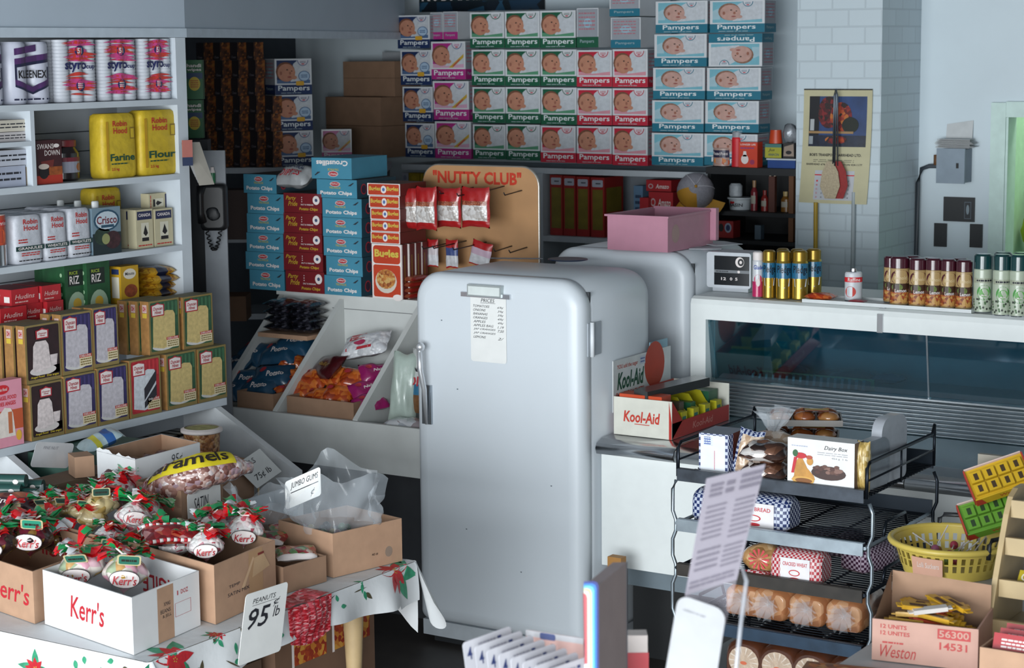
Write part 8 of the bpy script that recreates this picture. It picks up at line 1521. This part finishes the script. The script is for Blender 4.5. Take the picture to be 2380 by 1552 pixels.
for i in range(26):
    rnd = random.Random(300 + i); b = MB(); w = .085; mt = YW if i % 5 else M('a53a20', .4, coat=.4)
    if i == 25: mt = M('c5c0bc', .4)
    b.box(-w / 2, w / 2, -.012, .012, 0, .011, mt); b.box(-w / 2 - .012, -w / 2, -.01, .01, .004, .007, mt); b.box(w / 2, w / 2 + .012, -.01, .01, .004, .007, mt); 
    if i % 5: b.rect(FZ(-w / 2, -.012, .011), .02, .006, .065, .018, M('4a2a1c', .5))
    lvl = i // 7; Proto('candy_bar', 'candy bar', .109, .024, .011, b).put('%s wrapped candy bar in the 12 UNITS carton, number %s up its heap' % ('yellow' if i % 5 else ('white' if i == 25 else 'red'), ['one', 'two', 'three', 'four', 'five', 'six', 'seven', 'eight', 'nine', 'ten', 'eleven', 'twelve', 'thirteen', 'fourteen', 'fifteen', 'sixteen', 'seventeen', 'eighteen', 'nineteen', 'twenty', 'twenty-one', 'twenty-two', 'twenty-three', 'twenty-four', 'twenty-five', 'twenty-six'][i]), (cc.x + rnd.uniform(-.06, .06), cc.y + rnd.uniform(-.05, .05), CZ + .07 + lvl * .017 + rnd.uniform(0, .006)), rnd.uniform(-.7, .7), 'bars in the 12 UNITS carton', rot=(rnd.uniform(-.2, .2), rnd.uniform(-.15, .15), rnd.uniform(-.7, .7)))
# flat tan box at the bottom edge
q = P(2005, 1540, Z=CZ + .003); b = MB(); b.box(-.1, .1, -.07, .07, 0, .01, M('8a6248', .7)); b.box(-.1, .1, -.07, -.066, .01, .03, KRAFT2); b.rect(FZ(-.1, -.07, .0102), .01, .01, .19, .13, CELLS(('8a4a24', 'a5602c', '6d3a1c', 'b57a3a'), 60, .5, .5), 1); Proto('card_tray', 'tray', .2, .14, .03, b).put('flat tan card tray of brown snacks at the bottom edge of the counter', (q.x - .0, q.y - .13, CZ + .001), RAD(12))
# stepped wooden candy stand at the right edge
WS = M('a5906a', .5, noise=.08, scale=14); st = thing('candy_stand', 'pale wooden stepped candy stand cut by the right picture edge', 'display stand', (0, 0, 0)); sy = 4.75
a0 = P(2372, 1090, Y=sy + .3); a1 = P(2345, 1120, Y=sy + .25); a2 = P(2262, 1420, Y=sy); X_ = -1.5
xs0 = P(2300, 1380, Y=sy).x
b = MB(); prof = [(sy - .05, CZ + .003), (sy + .02, CZ + .18), (sy + .09, CZ + .33), (sy + .12, CZ + .37), (sy + .16, CZ + .385), (sy + .22, CZ + .385), (sy + .22, CZ + .003)]; b.prism(prof, xs0, xs0 + .014, WS, axis='x'); part('side_panel', b, st)
b = MB()
for k, z in enumerate((.035, .13, .23, .32)):
    y = sy - .03 + z * .42; m = MB(); m.box(xs0 + .015, xs0 + .5, y, y + .012, CZ + z, CZ + z + .045, WS); m.box(xs0 + .015, xs0 + .5, y + .0121, sy + .21, CZ + z, CZ + z + .01, WS); part('shelf', m, st)
def cbar(hx, word, wc, lab, k, xo, rz=0, ck=False):
    z = (.035, .13, .23, .32)[k]; y = sy - .03 + z * .42 + .06; b = MB(); b.box(-.07, .07, -.022, .022, 0, .02, M(hx, .35, noise=.08, coat=.4)); f = FZ(-.07, -.022, .02); b.text(f, word, .008, .01, .1, .034, M(wc, .4), 2, .02)
    if ck: b.ell(f, .115, .022, .016, .015, M('5a3424', .4), 2)
    Proto('candy_bar', 'candy bar', .14, .044, .02, b).put(lab, (xs0 + .1 + xo, y, CZ + z + .03), rz, None, rot=(RAD(38), 0, rz))
cbar('b5a02c', 'CHUNKY', 'e0dccb', 'yellow and brown chunky bar, upper one on the second step of the wooden stand', 1, .02, .08); cbar('b5a02c', 'CHUNKY', 'e0dccb', 'yellow and brown chunky bar at the back of the second step', 1, .16, .05)
cbar('a5343c', 'JERSEY MILK', 'd8d0cc', 'red and white milk chocolate bar on the third step of the stand', 2, .03, .1, True); cbar('c5bcb8', 'MILK', 'a5343c', 'white milk chocolate bar further along the third step', 2, .18, .1, True)
cbar('4a6a48', 'MINT', 'c5cabb', 'green and white striped bar on the topmost step of the stand', 3, .03, .05)
# tan box with red packs low at the right edge
q0 = P(2290, 1552, Y=4.5); 
obox('candy_display_carton', 'tan carton with curved side holding red packs at the lower right edge', (q0.x + .16, 4.40), (q0.x + .02, 4.40), (q0.x + .16, 4.6), CZ + .003, CZ + .11, KRAFT, KRAFT2, None)
for i in range(3): b = MB(); b.box(-.05, .05, -.015, .015, 0, .05, M('a01a24', .35, coat=.4)); b.scribble(FY(-.05, -.015, 0), .02, .015, .08, .04, LBLW, 3, 2, i); Proto('gum_pack', 'pack', .1, .03, .05, b).put('red pack with white lettering, %s in the curved tan carton' % ('front', 'middle', 'rear')[i], (q0.x + .09, 4.44 + .045 * i, CZ + .085), 0, 'red packs in the tan carton', rot=(RAD(-20), 0, 0))
# yellow and green trays of gum drops, tipped on a peg rail beyond the basket
def gumtray(hx, dk, label, px, py, Y, roll):
    p = P(px, py, Y=Y); o = thing('gum_tray', label, 'candy tray', tuple(p)); o.rotation_euler = (RAD(48), RAD(roll), RAD(28)); w, d, h = .17, .1, .035; G_ = M(hx, .4); b = MB(); b.box(-w / 2, w / 2, -d / 2, d / 2, 0, h - .008, G_); b.box(-w / 2, w / 2, -d / 2 - .004, -d / 2, 0, h, G_); b.box(-w / 2, w / 2, d / 2, d / 2 + .004, 0, h, M('c0a8a0', .5)); b.box(-w / 2 - .004, -w / 2, -d / 2, d / 2, 0, h, M('9a3024', .5)); b.box(w / 2, w / 2 + .004, -d / 2, d / 2, 0, h, M('9a3024', .5)); part('tray', b, o)
    for r_ in range(2):
        for c in range(4): m = MB(); m.box(-w / 2 + .008 + c * .04, -w / 2 + .043 + c * .04, -d / 2 + .01 + r_ * .04, -d / 2 + .044 + r_ * .04, h - .0075, h + .004, G_); m.rect(FZ(-w / 2 + .008 + c * .04, -d / 2 + .01 + r_ * .04, h + .004), .012, .006, .024, .028, M(dk, .5)); part('gum_packet', m, o)
    m = MB(); f = FY(-w / 2, -d / 2 - .004, 0); m.poly(f, [(0, 0), (.03, 0), (.018, .03), (.0, .034)], M('a02a20', .5), 1); m.text(f, 'Wrigleys', .07, .008, .15, .026, M('a02a20', .5), 1, .01); part('front_print', m, o); return o
gumtray('b8941c', '3a2a14', 'yellow tray of gum packets tipped up above the green one', 2322, 1118, 5.5, -20); gumtray('5a8a2c', '22381c', 'green tray of gum packets tipped up below the yellow one', 2305, 1200, 5.5, -18)
b = MB(); p = P(2330, 1160, Y=5.54); b.box(-.09, .12, 0, .02, CZ + .002 - p.z, .12, M('8a8478', .6)); o = link('peg_panel', b.data('peg_panel'), None, (p.x, 5.575, p.z)); tag(o, 'upright panel behind the tipped yellow and green gum trays', 'panel')

# ================================================================ close foreground: cards, folders, price list stand
DC = CAMROT @ Vector((0, 0, -1, 0)); DC = DC.to_3d()
def C(px, py, zc):
    return EYE + ray(px, py) * zc
# shelf carrying them, just below the picture
sb_z = C(1400, 1600, 3.6).z - .12
b = MB(); q = [C(1040, 1700, 3.9), C(1780, 1700, 3.9), C(1780, 1700, 3.2), C(1040, 1700, 3.2)]; zt0 = min(p.z for p in q) - .02
b.prism([(q[3].x, q[3].y), (q[2].x, q[2].y), (q[1].x, q[1].y), (q[0].x, q[0].y)], zt0 - .03, zt0, M('6d6258', .6), axis='z'); fs = thing('card_table', 'small table just below the picture carrying the tag cards', 'table', (0, 0, 0)); part('counter_top', b, fs)
for i_ in range(4):
    cq = (q[0] + q[1] + q[2] + q[3]) / 4; lp = q[i_].lerp(cq, .08); m = MB(); m.tube([(lp.x, lp.y, .002), (lp.x, lp.y, zt0 - .031)], .012, M('3a3632', .6), 8); part('leg', m, fs)
TC = M('aeaeb4', .5); BLU2 = M('2a3560', .5)
for i in range(8):
    x = 1075 + i * 28; y = 1494 + i * 9; a = C(x, y, 3.80 - i * .035); c = C(x + 112 - i * 2, y - 40 + i * 1, 3.86 - i * .035)
    e_ = (c - a); dn_ = Vector((0, 0, -1)) - e_.normalized() * e_.normalized().dot(Vector((0, 0, -1))); dn_.normalize(); bl = a + dn_ * ((a.z - zt0 - .004) / -dn_.z * .86); br = bl + e_; u = br - bl
    def ex(m, f, W, H): 
        m.text(f, '4', W * .06, H - .038, W * .16, H - .012, BLU2, 2, .01); m.rect(f, W * .7, H - .016, W * .78, H - .01, BLU2); m.scribble(f, W * .3, H - .018, W * .66, H - .008, M('8a8a94', .5), 1, 2, i)
    card('white price tag card with blue numeral, %s from the table in the card rack' % ['first', 'second', 'third', 'fourth', 'fifth', 'sixth', 'seventh', 'last'][i], bl, br, Vector((a.x, a.y, a.z)), .008, (), TC, 'price_tag', extra=ex)
for o in bpy.data.objects:
    if o.name.startswith('price_tag'): o['group'] = 'white price tag cards in the rack'
pA, pB = C(1222, 1463, 3.9), C(1356, 1490, 3.84); bl = Vector((pA.x, pA.y, zt0 + .002)); br = Vector((pB.x, pB.y, zt0 + .002)); PKS = M('c29a92', .5)
def exp_(m, f, W, H): m.rect(f, 0, H - .012, W, H, M('b0b0b4', .5)); m.rrect(f, W * .25, H - .014, W * .52, H - .001, .004, M('2a3a70', .5), 2); m.text(f, 'S', W * .42, H - .05, W * .48, H - .02, M('a5482c', .5), 2); m.ell(f, W * .3, H - .032, W * .02, .007, M('a5482c', .5), 2)
card('pink card with blue printed top edge behind the price tags', bl, br, Vector((pA.x, pA.y, pA.z)), .004, (), PKS, 'pink_card', extra=exp_)
# rainbow-edged folder box
f0, f1, f2_, f3_ = C(1357, 1362, 3.5), C(1391, 1350, 3.5), C(1391, 1352, 3.5), C(1456, 1306, 3.72)
rbx = thing('rainbow_folder', 'brown upright folder with rainbow striped front edge', 'folder', (f1.x, f1.y, zt0 + .002)); L0 = Vector(rbx.location)
ctop = f1.z - L0.z; d_back = Vector((f3_.x - f1.x, f3_.y - f1.y, 0)); d_left = Vector((f0.x - f1.x, f0.y - f1.y, 0))
BRN = M('9a8c8c', .6, noise=.04); m = MB(); A_, B_ = Vector((0, 0, 0)), d_back; th = d_left
hb_ = f3_.z - L0.z
m.mesh([tuple(v) for v in (A_, B_, B_ + th, A_ + th, A_ + Vector((0, 0, ctop - .008)), B_ + Vector((0, 0, hb_)), B_ + th + Vector((0, 0, hb_)), A_ + th + Vector((0, 0, ctop - .008)))], [(0, 1, 5, 4), (1, 2, 6, 5), (2, 3, 7, 6), (4, 5, 6, 7)], BRN); part('cover', m, rbx)
uL = (-th).normalized(); nF = Vector((0, 0, 1)).cross(uL) * -1; nF = -nF if nF.dot(EYE - f1) < 0 else nF; W = th.length
fr_ = lambda x, y, k=0: tuple(th + uL * x + nF * (k * EPS + .0006) + Vector((0, 0, y)))
m = MB(); 
for k, hx in enumerate(('1c2a6a', '2a6ab0', '5aa8cc', 'b5bd7a', 'c9c4b4', 'a54a50')):
    ins = W * .155 * k; m.poly(fr_, [(0, 0), (W - ins, 0), (W - ins, ctop - ins - W * .35), (W - ins - W * .08, ctop - ins - W * .1), (W - ins - W * .3, ctop - ins), (0, ctop - ins)], M(hx, .45), k)
m.poly(fr_, [(0, 0), (W * .3, 0), (W * .3, ctop - .15), (0, ctop - .15)], M('b9bcc4', .5), 7); part('front_edge', m, rbx, 'rainbow striped front edge')
m = MB(); m.mesh([tuple(v) for v in (B_, B_ + d_back * .04, B_ + d_back * .04 + Vector((0, 0, hb_)), B_ + Vector((0, 0, hb_)))], [(0, 1, 2, 3)], M('5f7080', .5)); part('back_edge', m, rbx)
# white and red packet behind
p = C(1478, 1470, 3.95); m = MB(); h = p.z - zt0 - .002; m.box(-.022, .022, -.02, .02, 0, h, M('b5aca8', .55)); m.box(-.024, .024, -.022, .022, 0, h - .035, M('a5353c', .5)); Proto('packet', 'packet', .048, .044, h, m).put('white topped red packet beside the rainbow folder', (p.x, p.y, zt0 + .001), RAD(33))
# acrylic price list stand
s0, s1, s2, s3 = C(1545, 1640, 3.25), C(1650, 1600, 3.25), C(1642, 1112, 3.45), C(1779, 1078, 3.45)
ps = thing('price_list_stand', 'leaning clear plastic stand with a grey printed price list', 'price list', tuple(s0)); o0 = Vector(s0); FLA = FILM(.30, 'a9a4ae', .15); LST = M('7f7982', .6)
def bil(u, v, k=0.0): return tuple((s0.lerp(s1, u)).lerp(s2.lerp(s3, u), v) - o0 - DC * (k * .0008))
m = MB(); m.grid(lambda u, v: bil(u, v), 4, 10, FLA); part('plastic_sleeve', m, ps)
m = MB(); m.grid(lambda u, v: bil(.0 + u, .47 + v * .53, -1.5), 6, 10, LST); rnd = random.Random(12); fq = lambda u, v, k=0: bil(u, v, k)
for (ua, ub_, va, vb, n_, hh) in ((.1, .32, .9, .97, 3, .6), (.38, .52, .9, .97, 2, .6), (.62, .98, .9, .985, 3, .6), (.1, .45, .7, .87, 7, .35), (.6, .95, .68, .87, 8, .35), (.08, .5, .56, .67, 4, .4), (.58, .92, .55, .66, 5, .35), (.05, .9, .49, .53, 2, .5)): m.scribble(fq, ua, va, ub_, vb, M('625d68', .6), n_, 2, int(ua * 100), hh)
part('printed_list', m, ps)
m = MB(); e = [bil(1.0, t) for t in (0, .2, .4, .5)]; p_a = C(1735, 1350, 3.4) - o0; m.tube([tuple(C(1700, 1660, 3.35) - o0), tuple(C(1722, 1450, 3.4) - o0), tuple(p_a), tuple(C(1724, 1315, 3.42) - o0), tuple(C(1700, 1318, 3.42) - o0)], .004, FILM(.45, 'c0c4cc', .15), 8); part('support_strip', m, ps)
m = MB(); pz = Vector((0, 0, zt0 - o0.z)); m.box(-.06, .1, -.03, .1, zt0 - o0.z + .001, zt0 - o0.z + .012, FLA); m.tube([(0.02, .02, zt0 - o0.z + .012), tuple(Vector(bil(.5, .02)))], .008, FLA, 8); part('foot', m, ps)
w0, w1, w2 = C(1540, 1600, 3.2), C(1655, 1640, 3.2), C(1577, 1380, 3.3)
card('blank white card with rounded corner in front of the price list', w0, w1, w2, .02, (('subject to tax', .14, .84, .6, .87, 0, M('6d6d74', .5)),), M('b4b5b8', .5), 'white_card')
# things on the floor under the deli
b = MB(); b.box(0, .06, 0, .04, 0, .05, M('a5763c', .6)); p = P(1412, 1322, Y=6.45); o = link('wood_block', b.data('wood_block'), None, (p.x, 6.45, p.z)); tag(o, 'small varnished wood block against the deli base', 'block')
b = MB(); b.box(0, .065, 0, .05, 0, p.z - .002, M('2a2622', .7)); o = link('wooden_post', b.data('wooden_post'), None, (p.x, 6.445, .001)); tag(o, 'dark short post under the varnished wood block', 'post')
